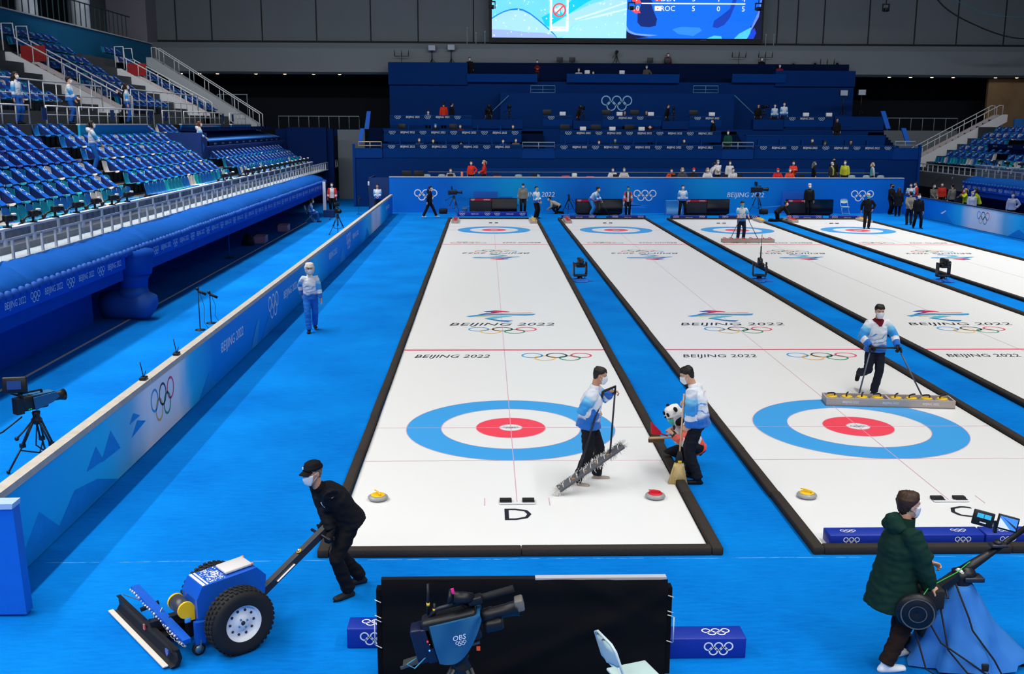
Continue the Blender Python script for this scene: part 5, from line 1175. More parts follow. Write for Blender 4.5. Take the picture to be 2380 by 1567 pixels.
# ================================================================ jib crane of the green-coated operator
t = empty('camera_crane', (4.22, -8.15, 0), 0, 'black camera crane arm with two monitors on a blue draped dolly', 'crane')
q = MB(); n = 30; m_ = 16; vs_ = []; rnd = random.Random(9)
for i in range(m_+1):
    v = i/m_; z = .86*(1-v)+.05*v
    for j in range(n):
        a = 2*math.pi*j/n; rr = .1+.28*v**.9; f = 1+.2*v*math.sin(a*4+1+v)+.13*v*math.sin(a*9+v*3)+.06*math.sin(a*3+v*9)+.05*noise.noise(V((a*2.5, v*5, 4)))
        e = .1*v*v*max(0, math.cos(a+.5))
        vs_.append((rr*f*math.cos(a)*1.15+e*2.2+.03*v, rr*f*math.sin(a), z-(.03*math.sin(a*4) if v > .9 else 0)))
q.add(vs_, [(i*n+j, i*n+(j+1) % n, (i+1)*n+(j+1) % n, (i+1)*n+j)[::-1] for i in range(m_) for j in range(n)]+[tuple(range(n))], 0, True)
q.build('dust_cover', mat('denim_blue_cover', '2f78c6', .75, var=.14, scale=5, bump=.35), t)
q = MB(); q.lathe((0, 0, .82), [(.08, 0), (.1, .05), (.07, .1), (.09, .16)], 16).ball((.05, 0, .95), (.1, .09, .08), 12); q.build('fluid_head', m_black, t)
arm0, arm1 = V((-.33, -.1, .80)), V((.85, .35, 1.33)); q = MB()
q.bar(arm0, V((.02, 0, .98)), .1, .07, 0, Z).loft([V((0, 0, .98)), V((.12, .03, 1.03)), V((.5, .2, 1.17)), arm1], [.045, .05, .028, .028], 12); q.build('boom', m_black, t)
MB().lathe(V((-.02, -.02, .965)), [(.05, -.015), (.05, .015)], 16, 0, arm1-arm0).build('white_collar', m_white, t)
q = MB(); q.rbox((.1, -.03, .92), (.2, .14, .05), .012); q.build('side_plate', m_dark, t); MB().rbox((.4, .12, 1.2), (.16, .11, .03), .01).cyl((.4, .12, 1.21), (.4, .12, 1.24), .04, 14).build('tilt_control', m_dark, t)
q = MB(); q.lathe((-.575, -.36, .735), [(.0, -.03), (.05, -.05), (.17, -.04), (.185, -.01), (.185, .02), (.17, .05), (0, .05)], 32, 0, (.25, 1, .1)); q.build('counterweight_disc', m_black, t)
q = MB(); q.ring((-.585, -.425, .735), V((1, -.25, 0)).normalized(), Z, .15, .012, 30).ring((-.585, -.428, .735), V((1, -.25, 0)).normalized(), Z, .08, .008, 24); q.build('disc_rim', mat('worn_edge', '5c5c5a', .4), t)
q = MB(); q.rbox((-.36, -.1, .78), (.24, .26, .2), .02).cyl((-.56, -.36, .735), (-.4, -.1, .74), .05, 12).rbox((-.28, .03, .55), (.2, .2, .5), .03); q.build('rear_housing', m_rub, t)
q = MB(); q.loft([(-.3, -.17, .86), (-.26, -.2, .8), (-.2, -.2, .79), (-.2, -.14, .85)], .011, 8); q.build('grip', m_black, t)
cx_ = MB(); cx_.loft([(.3, .16, 1.1), (.06, 0, 1.06), (-.08, -.08, 1.0), (-.42, -.25, .93), (-.56, -.4, .88)], .005, 6).build('green_cable', mat('green_cable', '2fae4a', .5), t)
q = MB()
for p in ([(-.1, -.12, .9), (.0, -.25, .6), (.02, -.3, .5), (.2, -.42, .25), (.28, -.45, .1), (.2, -.5, .02)], [(-.4, -.2, .6), (-.3, -.35, .4), (0, -.4, .2), (.15, -.45, .1)], [(-.5, -.1, .55), (-.4, -.3, .1), (-.2, -.45, .015), (.2, -.5, .015)], [(-.25, -.15, .7), (-.2, -.3, .3), (-.05, -.42, .12), (.22, -.47, .08)]): q.loft([V(a) for a in p], .009, 6)
q.build('cable_bundle', m_rub, t)
q = MB(); q.bar((-.35, .05, .16), (.55, .05, .16), .12, .07).bar((.1, -.35, .16), (.1, .4, .16), .1, .07); q.build('dolly_frame', m_black, t)
for k, (a, b) in enumerate(((.56, .0), (-.38, .2), (.12, -.38), (.12, .45))): MB().lathe((a, b, .07), [(.02, -.03), (.07, -.03), (.07, .03), (.02, .03)], 18, 0, (.4, 1, 0)).rbox((a, b, .17), (.07, .09, .08), .01).build('dolly_wheel', m_rub, t)
mr = Matrix.Rotation(R(-14), 3, 'Z') @ Matrix.Rotation(R(12), 3, 'Y') @ Matrix.Rotation(R(-12), 3, 'X')
for k, (px_, col) in enumerate((((.30, .26, 1.42), 0), ((.53, .22, 1.385), 1))):
    MB().rbox(px_, (.2, .035, .15), .008, 0, mr).build('monitor', m_black, t); q = MB(); o = V(px_)+mr @ V((0, -.02, 0)); ux = mr @ X; uz = mr @ Z; un = mr @ -Y
    if col == 0:
        for s in (-1, 1): q.prism([(-.032, -.022), (.032, -.022), (.032, .022), (-.032, .022)], o+ux*(s*.035)+uz*.025, ux, uz, un, .002, 0)
        q.prism([(-.03, -.006), (.03, -.006), (.03, .006), (-.03, .006)], o-uz*.04, ux, uz, un, .002, 2); q.build('monitor_screen', [emis('lcd_cyan', '2f9fc4', .7), emis('lcd_blue', '3a7fd0', .7), m_print], t)
    else:
        q.prism([(-.085, -.058), (.085, -.058), (.085, .058), (-.085, .058)], o, ux, uz, un, .001, 1).prism([(-.085, -.058), (.03, -.058), (-.085, .04)], o+un*.001, ux, uz, un, .002, 2).prism([(-.02, .03), (.085, -.02), (.085, -.045), (-.06, .05)], o+un*.002, ux, uz, un, .002, 0)
        q.build('monitor_screen', [emis('lcd_dark', '1c2c48', .5), emis('lcd_blue', '3a7fd0', .7), emis('lcd_pale', 'c8d0e0', .6)], t)
MB().bar((.42, .24, 1.28), (.42, .24, 1.4), .03, .03).build('monitor_bracket', m_black, t)
# ================================================================ people
SKIN = lin('e0ac8c'); SKIN2 = lin('d29a78'); HAIRC = {'black': '17130f', 'brown': '3a2415', 'long_brown': '4a2618', 'white': 'd8d2c6', 'blond': 'c9a36a', 'grey': '6a6660', 'dark': '211a16', 'auburn': '6b4028'}
m_skin = attr_mat('skin', .55); m_wear = attr_mat('patterned_cloth', .75, .2)
def cloth_mat(h, rough=.8): return mat('cloth_'+h, h, rough, var=.1, scale=9, spec=.15)
m_mask = mat('white_face_mask', 'e9ecee', .7, var=.02); m_maskt = mat('teal_face_mask', '4fc4b8', .7, var=.03)
_RC = {}
def remesh(mb, voxel, smooth=3, fac=.5):
    me = bpy.data.meshes.new('tmp'); me.from_pydata(mb.v, [], mb.f); bm = bmesh.new(); bm.from_mesh(me); bmesh.ops.recalc_face_normals(bm, faces=bm.faces[:]); bm.to_mesh(me); bm.free()
    o = bpy.data.objects.new('tmp', me); COL.objects.link(o)
    r = o.modifiers.new('r', 'REMESH'); r.mode = 'VOXEL'; r.voxel_size = voxel
    if smooth: s = o.modifiers.new('s', 'SMOOTH'); s.factor = fac; s.iterations = smooth
    out = bpy.data.meshes.new_from_object(o.evaluated_get(bpy.context.evaluated_depsgraph_get()))
    bpy.data.objects.remove(o); bpy.data.meshes.remove(me)
    out.polygons.foreach_set('use_smooth', [True]*len(out.polygons))
    return out
def ik(a, b, l1, l2, pole):
    a = V(a); b = V(b); d = b-a; L = min(d.length, (l1+l2)*.999); d.normalize(); b = a+d*L
    x = (l1*l1-l2*l2+L*L)/(2*L); h = math.sqrt(max(0, l1*l1-x*x)); p = V(pole); p = p-d*p.dot(d)
    if p.length < 1e-5: p = V((0, 1, 0))-d*d.y
    p.normalize(); return a+d*x+p*h, b
HEADR = [(-.122, .012, .062, .03), (-.112, .034, .084, -.012), (-.09, .047, .094, -.045), (-.06, .058, .096, -.068), (-.025, .066, .096, -.082), (.01, .072, .093, -.094), (.045, .077, .095, -.101), (.075, .075, .088, -.099), (.1, .06, .066, -.08), (.115, .036, .034, -.05), (.121, .01, .0, -.02)]
def head_pt(ri, th, off=0.0):
    z, w, f, b = ri; s, c = math.sin(th), math.cos(th)
    y = (f+b)/2+((f-b)/2)*math.copysign(abs(c)**.9, c); x = w*math.copysign(abs(s)**.85, s)
    r = math.hypot(x, y-.0) or 1
    return V((x*(1+off/max(w, .03)), y+off*c, z+off*(1 if z > .1 else 0)))
def ring_at(z):
    for a, b in zip(HEADR, HEADR[1:]):
        if z <= b[0]: t = max(0, (z-a[0])/(b[0]-a[0])); return (z,)+tuple(a[i]+(b[i]-a[i])*t for i in (1, 2, 3))
    return HEADR[-1]
def shell_mb(offf, zs, n=28, extra=None):
    q = MB(); vs_ = []
    for z in zs:
        for j in range(n):
            th = 2*math.pi*j/n; vs_.append(head_pt(ring_at(z), th, offf(th if th <= math.pi else th-2*math.pi, z)))
    k = len(zs); fs = [(i*n+j, (i+1)*n+j, (i+1)*n+(j+1) % n, i*n+(j+1) % n) for i in range(k-1) for j in range(n)]
    fs += [tuple(range(n)), tuple(range((k-1)*n, k*n))[::-1]]
    return q.add(vs_, fs, 0, True)
def hair_mb(style, seed=1):
    rnd = V((seed*3.1, seed*1.7, 0))
    def f(th, z):
        a = abs(th)                       # 0 = front
        line = .072 if a < .9 else (.072-(a-.9)*.075 if a < 1.5 else .02-(a-1.5)*.11)
        line += .014*noise.noise(V((math.sin(th)*9, math.cos(th)*9, 3.3))+rnd)
        if style == 'receding': line += .03 if a < 1.0 else 0
        if style in ('long', 'bob', 'ponytail') and a > 1.35: line = -.2
        if z < line-.006: return -.02
        t = min(1, (z-line)/.05+.12)
        e = {'short': .015, 'crop': .007, 'receding': .007, 'thick': .024, 'long': .018, 'bob': .02, 'ponytail': .012, 'curly': .03}.get(style, .012)
        return t*(e+.007*noise.noise(V((math.sin(th)*6, math.cos(th)*6, z*35))+rnd)+.004*noise.noise(V((math.sin(th)*20, math.cos(th)*20, z*12))+rnd))
    zs = [-.12+.0085*i for i in range(29)]
    q = shell_mb(f, zs, 44)
    if style in ('long', 'bob'):
        d = -.34 if style == 'long' else -.13
        q.loft([(0, -.07, .03), (0, -.1, -.06), (0, -.105, d*.7-.03), (0, -.09, d)], [(.07, .05), (.085, .05), (.09, .045), (.05, .02)], 14, 0, (1, 0, 0))
        for s in (-1, 1): q.loft([(s*.065, -.02, .03), (s*.082, -.02, -.06), (s*.085, -.03, max(d, -.2))], [(.02, .05), (.022, .05), (.012, .03)], 10, 0, (1, 0, 0))
    if style == 'ponytail': q.loft([(0, -.1, .04), (0, -.15, .03), (0, -.17, -.05), (0, -.15, -.17)], [.02, .035, .035, .012], 12)
    return q
def mask_mb():
    def f(th, z):
        a = abs(th); top = .004+.018*max(0, 1-a*1.6); 
        if a < 1.15 and -.118 < z < top: return .012+.022*max(0, 1-a/.55)*max(0, 1-abs(z+.04)/.075)+.004
        return -.02
    q = shell_mb(f, [-.121+.0085*i for i in range(20)], 40)
    for s in (-1, 1):
        q.loft([(s*.062, .06, -.01), (s*.078, .02, .012), (s*.08, -.015, .012)], .0025, 5); q.loft([(s*.055, .055, -.08), (s*.074, .02, -.035), (s*.08, -.015, -.012)], .0025, 5)
    return q
def cap_mb(kind):
    if kind == 'cap':
        q = shell_mb(lambda th, z: .016 if z > .05 else -.02, [.03+.0065*i for i in range(16)], 28); vs_ = []
        for i in range(5):
            for j in range(11): u = j/10*2-1; r = i/4; vs_.append((u*.075*(1-.15*r), .085+(.085*r)*(1-.35*u*u)-.035*u*u, .062-.028*r-.02*u*u))
        q.add(vs_, [(i*11+j, i*11+j+1, (i+1)*11+j+1, (i+1)*11+j) for i in range(4) for j in range(10)], 0, True); q.add([(a, b, c-.006) for a, b, c in vs_], [(i*11+j, (i+1)*11+j, (i+1)*11+j+1, i*11+j+1) for i in range(4) for j in range(10)], 0, True)
        return q
    if kind == 'beanie': return shell_mb(lambda th, z: .018 if z > .03 else -.02, [.0+.0085*i for i in range(16)], 28)
    if kind == 'fur':
        def f(th, z):
            a = abs(th); n_ = .012*noise.noise(V((math.sin(th)*9, math.cos(th)*9, z*60)))
            if z > .055: return .045+n_
            return .05+n_ if a > .95 else -.02
        return shell_mb(f, [-.121+.0125*i for i in range(20)], 36)
def person(label, at, face, top='dark', bottom='1b1c22', shoes='17181c', hair=('short', 'black'), h=1.75, lean=0, hip=.93, side=0, twist=0, wl=(-.25, .06, .86), wr=(.25, .06, .86), al=(-.1, 0, .085), ar=(.1, 0, .085), head=(0, 0), mask='w', hat=None, lod=1, gl=None, gr=None, group=None, fy=(8, -8), coat=False, sleeves='long', el=(-.6, -1, -.4), er=(.6, -1, -.4), seated=False, skin=SKIN, curl=0, hood=None, scarf=None, hl='relax', hr='relax', girl=False, kl=(-.15, 1, 0), kr=(.15, 1, 0), extras=None, spread=0, ww=None, gloves=None):
    """local frame: faces +y, +x is the right hand; wl/wr wrists, al/ar ankles, head = (yaw, pitch)"""
    k = h/1.75; vox = {0: .011, 1: .019, 2: .026}[lod]
    t = None
    if ww:
        iv = Matrix.Rotation(-R(face), 3, 'Z'); wl, wr = [tuple((iv @ (V(q)-V(at)))/k) if q else d_ for q, d_ in zip(ww, (wl, wr))]
    Rx = lambda a: Matrix.Rotation(R(a), 3, 'X'); Rz = lambda a: Matrix.Rotation(R(a), 3, 'Z'); Ry = lambda a: Matrix.Rotation(R(a), 3, 'Y')
    P = V((0, 0, hip)); up = Ry(side) @ (Rx(-lean) @ Z); fw = Rz(twist) @ (Rx(-lean) @ Y); rt = (Rz(twist) @ X)
    up2 = Ry(side) @ (Rx(-lean-curl) @ Z)
    waist = P+up*.14; chest = P+up*.32; neck = chest+up2*.21; shw = .172 if girl else .19
    rt = (rt-up2*rt.dot(up2)).normalized(); fwd = up2.cross(rt)
    sl = neck-up2*.055-rt*shw; sr = neck-up2*.055+rt*shw
    hm = Rz(twist) @ Rz(head[0]) @ Rx(-head[1]); hup = hm @ Z; hb = neck+up2*.035+hup*.02; hc = neck+up2*.05+hup*.145+(hm @ Y)*.018
    hlc, hrc = P+V((-.09, 0, -.02)), P+V((.09, 0, -.02))
    le, lw = ik(sl, wl, .285, .255, el); re, rw = ik(sr, wr, .285, .255, er)
    lk, la = ik(hlc, al, .43, .43, kl); rk, ra = ik(hrc, ar, .43, .43, kr)
    HM = lambda p: hc+hm @ V(p)
    key = None
    # ---- body (skin): one continuous surface
    b = MB()
    n = 12; vs_ = []; nn = 20
    for ri in HEADR:
        for j in range(nn): vs_.append(HM(head_pt(ri, 2*math.pi*j/nn)))
    b.add(vs_, [(i*nn+j, (i+1)*nn+j, (i+1)*nn+(j+1) % nn, i*nn+(j+1) % nn) for i in range(len(HEADR)-1) for j in range(nn)]+[tuple(range(nn)), tuple(range((len(HEADR)-1)*nn, len(HEADR)*nn))[::-1]])
    b.loft([HM((0, .088, .03)), HM((0, .1, .0)), HM((0, .114, -.022)), HM((0, .095, -.034))], [.01, .012, .017, .008], 8)
    for s in (-1, 1):
        b.ball(HM((s*.077, -.008, -.003)), (.011, .02, .033), 8, 0, hm)
        b.ball(HM((s*.03, .083, .03)), (.024, .014, .01), 8, 0, hm)
    b.ball(HM((0, .088, -.066)), (.024, .012, .012), 8, 0, hm); b.ball(HM((0, .078, -.105)), (.022, .016, .014), 8, 0, hm)
    b.loft([neck-up2*.05, neck+up2*.03, HM((0, -.02, -.06)), HM((0, -.02, -.02))], [.062, .055, .055, .05], 12)
    b.loft([P-up*.05, waist, chest, neck-up2*.04], [(.13, .09), (.115, .085), (.135, .09), (.12, .06)], 12, 0, fwd)
    for s_, e_, w_ in ((sl, le, lw), (sr, re, rw)): b.loft([s_, (s_+e_)/2, e_, (e_+w_)/2+(e_-w_)*.12, w_], [.04, .042, .038, .036, .026], 10)
    for h_, k_, a_ in ((hlc, lk, la), (hrc, rk, ra)): b.loft([h_, (h_+k_)/2, k_, (k_+a_)/2+(k_-a_)*.15, a_], [.075, .068, .048, .048, .034], 10)
    b.loft([sl*.8+neck*.2-up2*.03, neck-up2*.07, sr*.8+neck*.2-up2*.03], [.035, .045, .035], 10)
    hands = []
    for side_, e_, w_, g, mode in ((-1, le, lw, gl, hl), (1, re, rw, gr, hr)):
        d = (w_-e_).normalized()
        if g: d2 = V(g[0]).normalized(); pn = V(g[1]).normalized()
        else: d2 = d; pn = V((-side_, .25, 0)); 
        pn = (pn-d2*pn.dot(d2)).normalized(); sd = d2.cross(pn)*(-side_)   # sd: towards the thumb
        if g is None and sd.y < 0 and not seated: pass
        b.loft([w_-d*.02, w_+d2*.02, w_+d2*.06, w_+d2*.095], [(.024, .02), (.03, .018), (.04, .016), (.038, .014)], 10, 0, pn)
        cur = .32 if mode == 'relax' else 1.05
        for q, (o, L) in enumerate(((.03, .07), (.011, .08), (-.009, .074), (-.028, .058))):
            p = w_+d2*.088+sd*o; pts = [p-d2*.02, p]; dd = d2.copy()
            for j in range(3):
                rot = Matrix.Rotation(cur*(.8 if j == 0 else 1.0), 3, sd.cross(V((0, 0, 0))) if False else d2.cross(pn)); dd = rot @ dd; pts.append(pts[-1]+dd*L*(.45, .32, .25)[j])
            b.loft(pts, [.0095, .0095, .009, .0085, .0065], 7)
        tp = w_+d2*.03+sd*.028; td = (d2*.6+sd*.7+pn*.4).normalized(); tp2 = tp+td*.04; td2 = (d2*.8+sd*.1+pn*(.5 if mode == 'relax' else 1.1)).normalized()
        b.loft([tp-td*.015, tp, tp2, tp2+td2*.035], [.011, .012, .0105, .008], 7); hands.append((w_, d2, pn, sd))
    me = remesh(b, .0062 if lod == 0 else (.012 if lod == 1 else .017), 2)
    nv = len(me.vertices); co = np.empty(nv*3, np.float32); me.vertices.foreach_get('co', co); co = co.reshape(-1, 3)
    col = np.empty((nv, 4), np.float32); col[:] = list(skin)+[1]
    inv = np.array(hm.transposed()); lc = (co-np.array(hc)) @ inv.T
    hd = (np.abs(lc[:, 0]) < .1) & (np.abs(lc[:, 2]) < .13)
    fr = hd & (lc[:, 1] > .06)
    for s in (-1, 1):
        e = fr & (((lc[:, 0]-s*.031)/.017)**2+((lc[:, 2]-.012)/.0075)**2 < 1); col[e, :3] = lin('e8e2da')
        e = fr & (((lc[:, 0]-s*.031)/.0085)**2+((lc[:, 2]-.012)/.008)**2 < 1); col[e, :3] = lin('20150f')
        e = fr & (((lc[:, 0]-s*.032)/.022)**2+((lc[:, 2]-.034)/.006)**2 < 1); col[e, :3] = lin('2a1d15')
    e = fr & ((lc[:, 0]/.024)**2+((lc[:, 2]+.066)/.009)**2 < 1); col[e, :3] = lin('b06a5e')
    if hair and hair[0] not in ('bald',):
        e = hd & (lc[:, 2] > .06-.03*(lc[:, 1] < -.03)) & (lc[:, 1] < .085); 
        col[hd & (lc[:, 2] > .078), :3] = lin(HAIRC.get(hair[1], hair[1]))
    if gloves:
        for w_, d2, pn, sd in hands:
            dd = co-np.array(w_+d2*.07); col[(np.abs(dd) < .13).all(1), :3] = lin(gloves)
    ca = me.color_attributes.new('Col', 'FLOAT_COLOR', 'POINT'); ca.data.foreach_set('color', col.ravel())
    me.materials.append(m_skin); me.name = 'person'
    t = bpy.data.objects.new('person', me); COL.objects.link(t)
    tag(t, label, 'person', group)
    t.location = at; t.rotation_euler = (0, 0, R(face)); t.scale = (k, k, k)
    def put(me_or_mb, name, mm, lab=None):
        if isinstance(me_or_mb, MB): o = me_or_mb.build(name, mm, t)
        else:
            me_or_mb.name = name; me_or_mb.materials.append(mm); o = bpy.data.objects.new(name, me_or_mb); COL.objects.link(o); o.parent = t
        if lab: o['label'] = lab
        return o
    def wrinkle(me, amp, sc):
        nv = len(me.vertices); co = np.empty(nv*3, np.float32); me.vertices.foreach_get('co', co); no = np.empty(nv*3, np.float32); me.vertices.foreach_get('normal', no)
        co = co.reshape(-1, 3); no = no.reshape(-1, 3); d = np.array([noise.noise(V((p[0]*sc, p[1]*sc, p[2]*sc*2.2)))+.5*noise.noise(V((p[0]*sc*2+9, p[1]*sc*2, p[2]*sc*3))) for p in co], np.float32)
        co += no*(d*amp)[:, None]; me.vertices.foreach_set('co', co.ravel()); me.update()
    # ---- trousers
    b = MB(); b.loft([P+up*.08, P, P-up*.06, (hlc+hrc)/2-V((0, 0, .1))], [(.135, .105), (.168, .13), (.17, .13), (.1, .08)], 14, 0, Y)
    for h_, k_, a_ in ((hlc, lk, la), (hrc, rk, ra)): b.loft([h_+V((0, 0, .03)), h_*.6+k_*.4, k_, (k_+a_)/2, a_+(k_-a_).normalized()*.0], [.104, .1, .083, .08, .076], 12)
    me = remesh(b, vox, 3)
    if lod == 0: wrinkle(me, .009, 9)
    put(me, 'trousers', cloth_mat(bottom))
    # ---- shoes
    for s_, a_, k_, ang in ((-1, la, lk, fy[0]), (1, ra, rk, fy[1])):
        d = a_-k_; pit = 0
        f = Rz(ang) @ V((0, 1, 0)); dn = V((0, 0, -1))
        if a_.z > .14 or seated is None: # lifted or kneeling foot follows the shin
            dn = d.normalized(); f = (f-dn*f.dot(dn)); f = f.normalized() if f.length > .2 else V((0, 0, -1))
            if lod < 2 and a_.z > .14: f = (f+dn*.5).normalized(); dn = (dn-f*dn.dot(f)).normalized()
        q = MB(); base = a_+dn*.055
        q.loft([base-f*.07-dn*.01, base-f*.055+dn*.0, base+f*.05, base+f*.13, base+f*.185, base+f*.2], [(.022, .03), (.04, .042), (.044, .042), (.048, .034), (.04, .026), (.02, .014)], 12, 0, dn)
        q.loft([a_-dn*.05, a_, a_+dn*.04], [.046, .048, .045], 10)
        me = remesh(q, .01 if lod == 0 else .017, 2); put(me, 'shoe', cloth_mat(shoes[0] if isinstance(shoes, tuple) else shoes, .5))
        if isinstance(shoes, tuple) and lod < 2:
            q = MB(); lo = a_+dn*.083; q.loft([lo-f*.075, lo-f*.05, lo+f*.05, lo+f*.13, lo+f*.195, lo+f*.205], [(.004, .02), (.008, .038), (.008, .044), (.008, .047), (.008, .036), (.004, .012)], 12, 0, dn); put(q, 'sole', cloth_mat(shoes[1], .5))
    # ---- jacket
    lowr = P-up*(.30 if coat else .06); b = MB(); ex = (.05 if coat else .022 if lod == 0 else .012)-(.014 if girl else 0)
    b.loft([lowr, P+up*.05, waist+up*.02, chest, chest+up2*.1, neck-up2*.045, neck-up2*.0], [(.182+ex*1.9, .148+ex*1.8), (.178+ex*1.2, .142+ex*1.2), (.172+ex, .138+ex), (.186+ex, .14+ex), (.176+ex*.6, .122+ex*.6), (.11+ex*.3, .088+ex*.3), (.07, .068)], 16, 0, fwd)
    for s_, e_, w_ in ((sl, le, lw), (sr, re, rw)):
        wv = e_+(w_-e_)*(.93 if sleeves == 'long' else .1 if sleeves == 'short' else .5)
        b.loft([neck-up2*.09, s_, (s_+e_)/2, e_, (e_+wv)/2, wv], [.07+ex*.4, .074+ex*.6, .073+ex*.6, .066+ex*.6, .061+ex*.6, .05+ex*.5], 12)
    me = remesh(b, vox, 3)
    if lod == 0: wrinkle(me, .011, 8)
    nv = len(me.vertices); co = np.empty(nv*3, np.float32); me.vertices.foreach_get('co', co); co = co.reshape(-1, 3)
    if top in TOPS:
        def seg(a, b_):
            a = np.array(a); b_ = np.array(b_); d = b_-a; tt = np.clip(((co-a) @ d)/(d @ d), 0, 1); return np.linalg.norm(co-a-tt[:, None]*d, axis=1), tt
        segs = [seg(lowr, neck), seg(sl, le), seg(le, lw), seg(sr, re), seg(re, rw)]
        D = np.stack([s[0]-(.09 if i == 0 else .0) for i, s in enumerate(segs)]); w = D.argmin(0)
        T_ = np.where(w == 0, segs[0][1], 0); A = np.where((w == 1) | (w == 3), np.where(w == 1, segs[1][1], segs[3][1])*.5, np.where(w == 2, .5+segs[2][1]*.5, .5+segs[4][1]*.5))
        ls_ = (co-np.array(P)) @ np.array(rt); lf = (co-np.array(P)) @ np.array(fwd)
        nz = np.array([noise.noise(V((p[0]*7, p[1]*7, p[2]*9))) for p in co], np.float32)
        col = TOPS[top](w, T_, A, ls_, lf, nz); ca = me.color_attributes.new('Col', 'FLOAT_COLOR', 'POINT'); ca.data.foreach_set('color', np.concatenate([col, np.ones((nv, 1), np.float32)], 1).astype(np.float32).ravel())
        put(me, 'jacket', m_wear)
    else: put(me, 'jacket', cloth_mat(top))
    if lod == 0 or hood:
        if hood:
            q = MB(); q.loft([neck-up2*.03-fwd*.06+rt*.1, neck-fwd*.12+up2*.05, neck-up2*.03-fwd*.06-rt*.1], [.05, .085, .05], 12); q.loft([neck-fwd*.03-up2*.08, neck-fwd*.1+up2*.02, neck-fwd*.13+up2*.1], [.1, .1, .05], 12); put(remesh(q, vox, 4), 'hood', cloth_mat(hood))
    q = MB(); q.loft([neck-up2*.05, neck+up2*.0, neck+up2*.045], [(.088, .082), (.074, .072), (.07, .07)], 14, 0, fwd); put(q, 'collar', cloth_mat(scarf if scarf else {'volunteer': 'e6e8ec', 'volunteer_dark': 'dfe6ee', 'red_white': 'e8e8ea'}.get(top, top if top not in TOPS else 'd8d8dc')), None)
    # ---- head things
    def atHead(q): q.v = [tuple(HM(p)) for p in q.v]; return q
    if hair and hair[0] != 'bald' and hat not in ('fur',): put(atHead(hair_mb(hair[0], len(label))), 'hair', mat('hair_'+hair[1], HAIRC.get(hair[1], hair[1]), .6, var=.25, scale=40))
    if mask: put(atHead(mask_mb()), 'face_mask', m_maskt if mask == 't' else cloth_mat('1a1b20') if mask == 'k' else m_mask)
    if hat == 'panda': pass
    elif hat: put(atHead(cap_mb(hat if isinstance(hat, str) else hat[0])), 'hat', cloth_mat({'cap': '131418', 'fur': 'd9cfc6', 'beanie': '131418'}.get(hat, '131418')) if isinstance(hat, str) else cloth_mat(hat[1]))
    return t, dict(P=P, neck=neck, up=up, up2=up2, fwd=fwd, rt=rt, chest=chest, waist=waist, HM=HM, hm=hm, hc=hc, lw=lw, rw=rw, le=le, re=re, sl=sl, sr=sr, put=put, la=la, ra=ra, hands=hands, k=k, lowr=lowr)
def _c(h): return np.array(lin(h), np.float32)
def _mix(a, b, f): f = np.clip(f, 0, 1)[:, None]; return a*(1-f)+b*f
def top_volunteer(w, T, A, x, y, nz):
    n = len(T); wh, lb, mb_, db = _c('e9edf2'), _c('7cc8f0'), _c('2f9be6'), _c('1468c4')
    c = np.tile(wh, (n, 1)); f = (.24+.05*nz-T)*14; c = _mix(c, np.tile(db, (n, 1)), (T < .3)*np.clip((.30+.06*nz-T)*12, 0, 1))
    st = (np.abs(np.sin((T*9+x*5+nz*.9)*2.2)) < .28) & (T > .28) & (T < .62) & (w == 0); c[st] = mb_
    c = _mix(c, np.tile(lb, (n, 1)), (w == 0)*np.clip((np.abs(x)-.13)*9, 0, 1)*(T > .3)*.6)
    arm = w > 0; s = np.tile(lb, (n, 1)); s = _mix(s, np.tile(wh, (n, 1)), np.clip((.16-A)*12, 0, 1)); s = _mix(s, np.tile(mb_, (n, 1)), np.clip((A-.22+nz*.05)*9, 0, 1)); s = np.where(((A > .56+nz*.05) & (A < .74+nz*.05))[:, None], wh, s); s = np.where((A >= .74+nz*.05)[:, None], db*1.15, s)
    return np.where(arm[:, None], s, c)
def top_panda_red(w, T, A, x, y, nz):
    n = len(T); c = np.tile(_c('e6e4e2'), (n, 1)); r = _c('f0483e'); arm = w > 0
    c[(w == 0) & (T < .3)] = r; c[(w == 0) & (np.abs(x) > .1) & (T > .6)] = _c('24262c'); c[arm] = _c('f2695c'); c[arm & (A > .35) & (A < .6)] = _c('e6e4e2'); c[arm & (A > .9)] = _c('24262c')
    return c
def top_red_white(w, T, A, x, y, nz):
    n = len(T); c = np.tile(_c('e6e6ea'), (n, 1)); r = _c('e0342c'); c[w > 0] = r; c[(w > 0) & (A > .6) & (A < .8)] = _c('e6e6ea'); c[(w == 0) & (np.abs(x) > .12)] = r
    return c
def top_red_black(w, T, A, x, y, nz):
    n = len(T); c = np.tile(_c('1b1c22'), (n, 1)); c[w > 0] = _c('e8493a'); c[(w > 0) & (A > .3) & (A < .6)] = _c('e6e4e2'); c[(w == 0) & (T < .45) & (x > .06)] = _c('e8493a'); c[(w == 0) & (np.abs(x) < .05)] = _c('d8d8dc')
    return c
def top_yellow_inner(w, T, A, x, y, nz):
    n = len(T); c = np.tile(_c('16181c'), (n, 1)); c[(w == 0) & (np.abs(x) < .06) & (y > 0)] = _c('b9bf2e'); return c
def top_teal_vest(w, T, A, x, y, nz):
    n = len(T); c = np.tile(_c('4fb3bd'), (n, 1)); c[w > 0] = _c('b9c4cc'); return c
TOPS = {'volunteer': top_volunteer, 'panda_red': top_panda_red, 'red_white': top_red_white, 'red_black': top_red_black, 'yellow_inner': top_yellow_inner, 'teal_vest': top_teal_vest}
# ---------------------------------------------------------------- the seven nearest people
VT = '1a1c24'
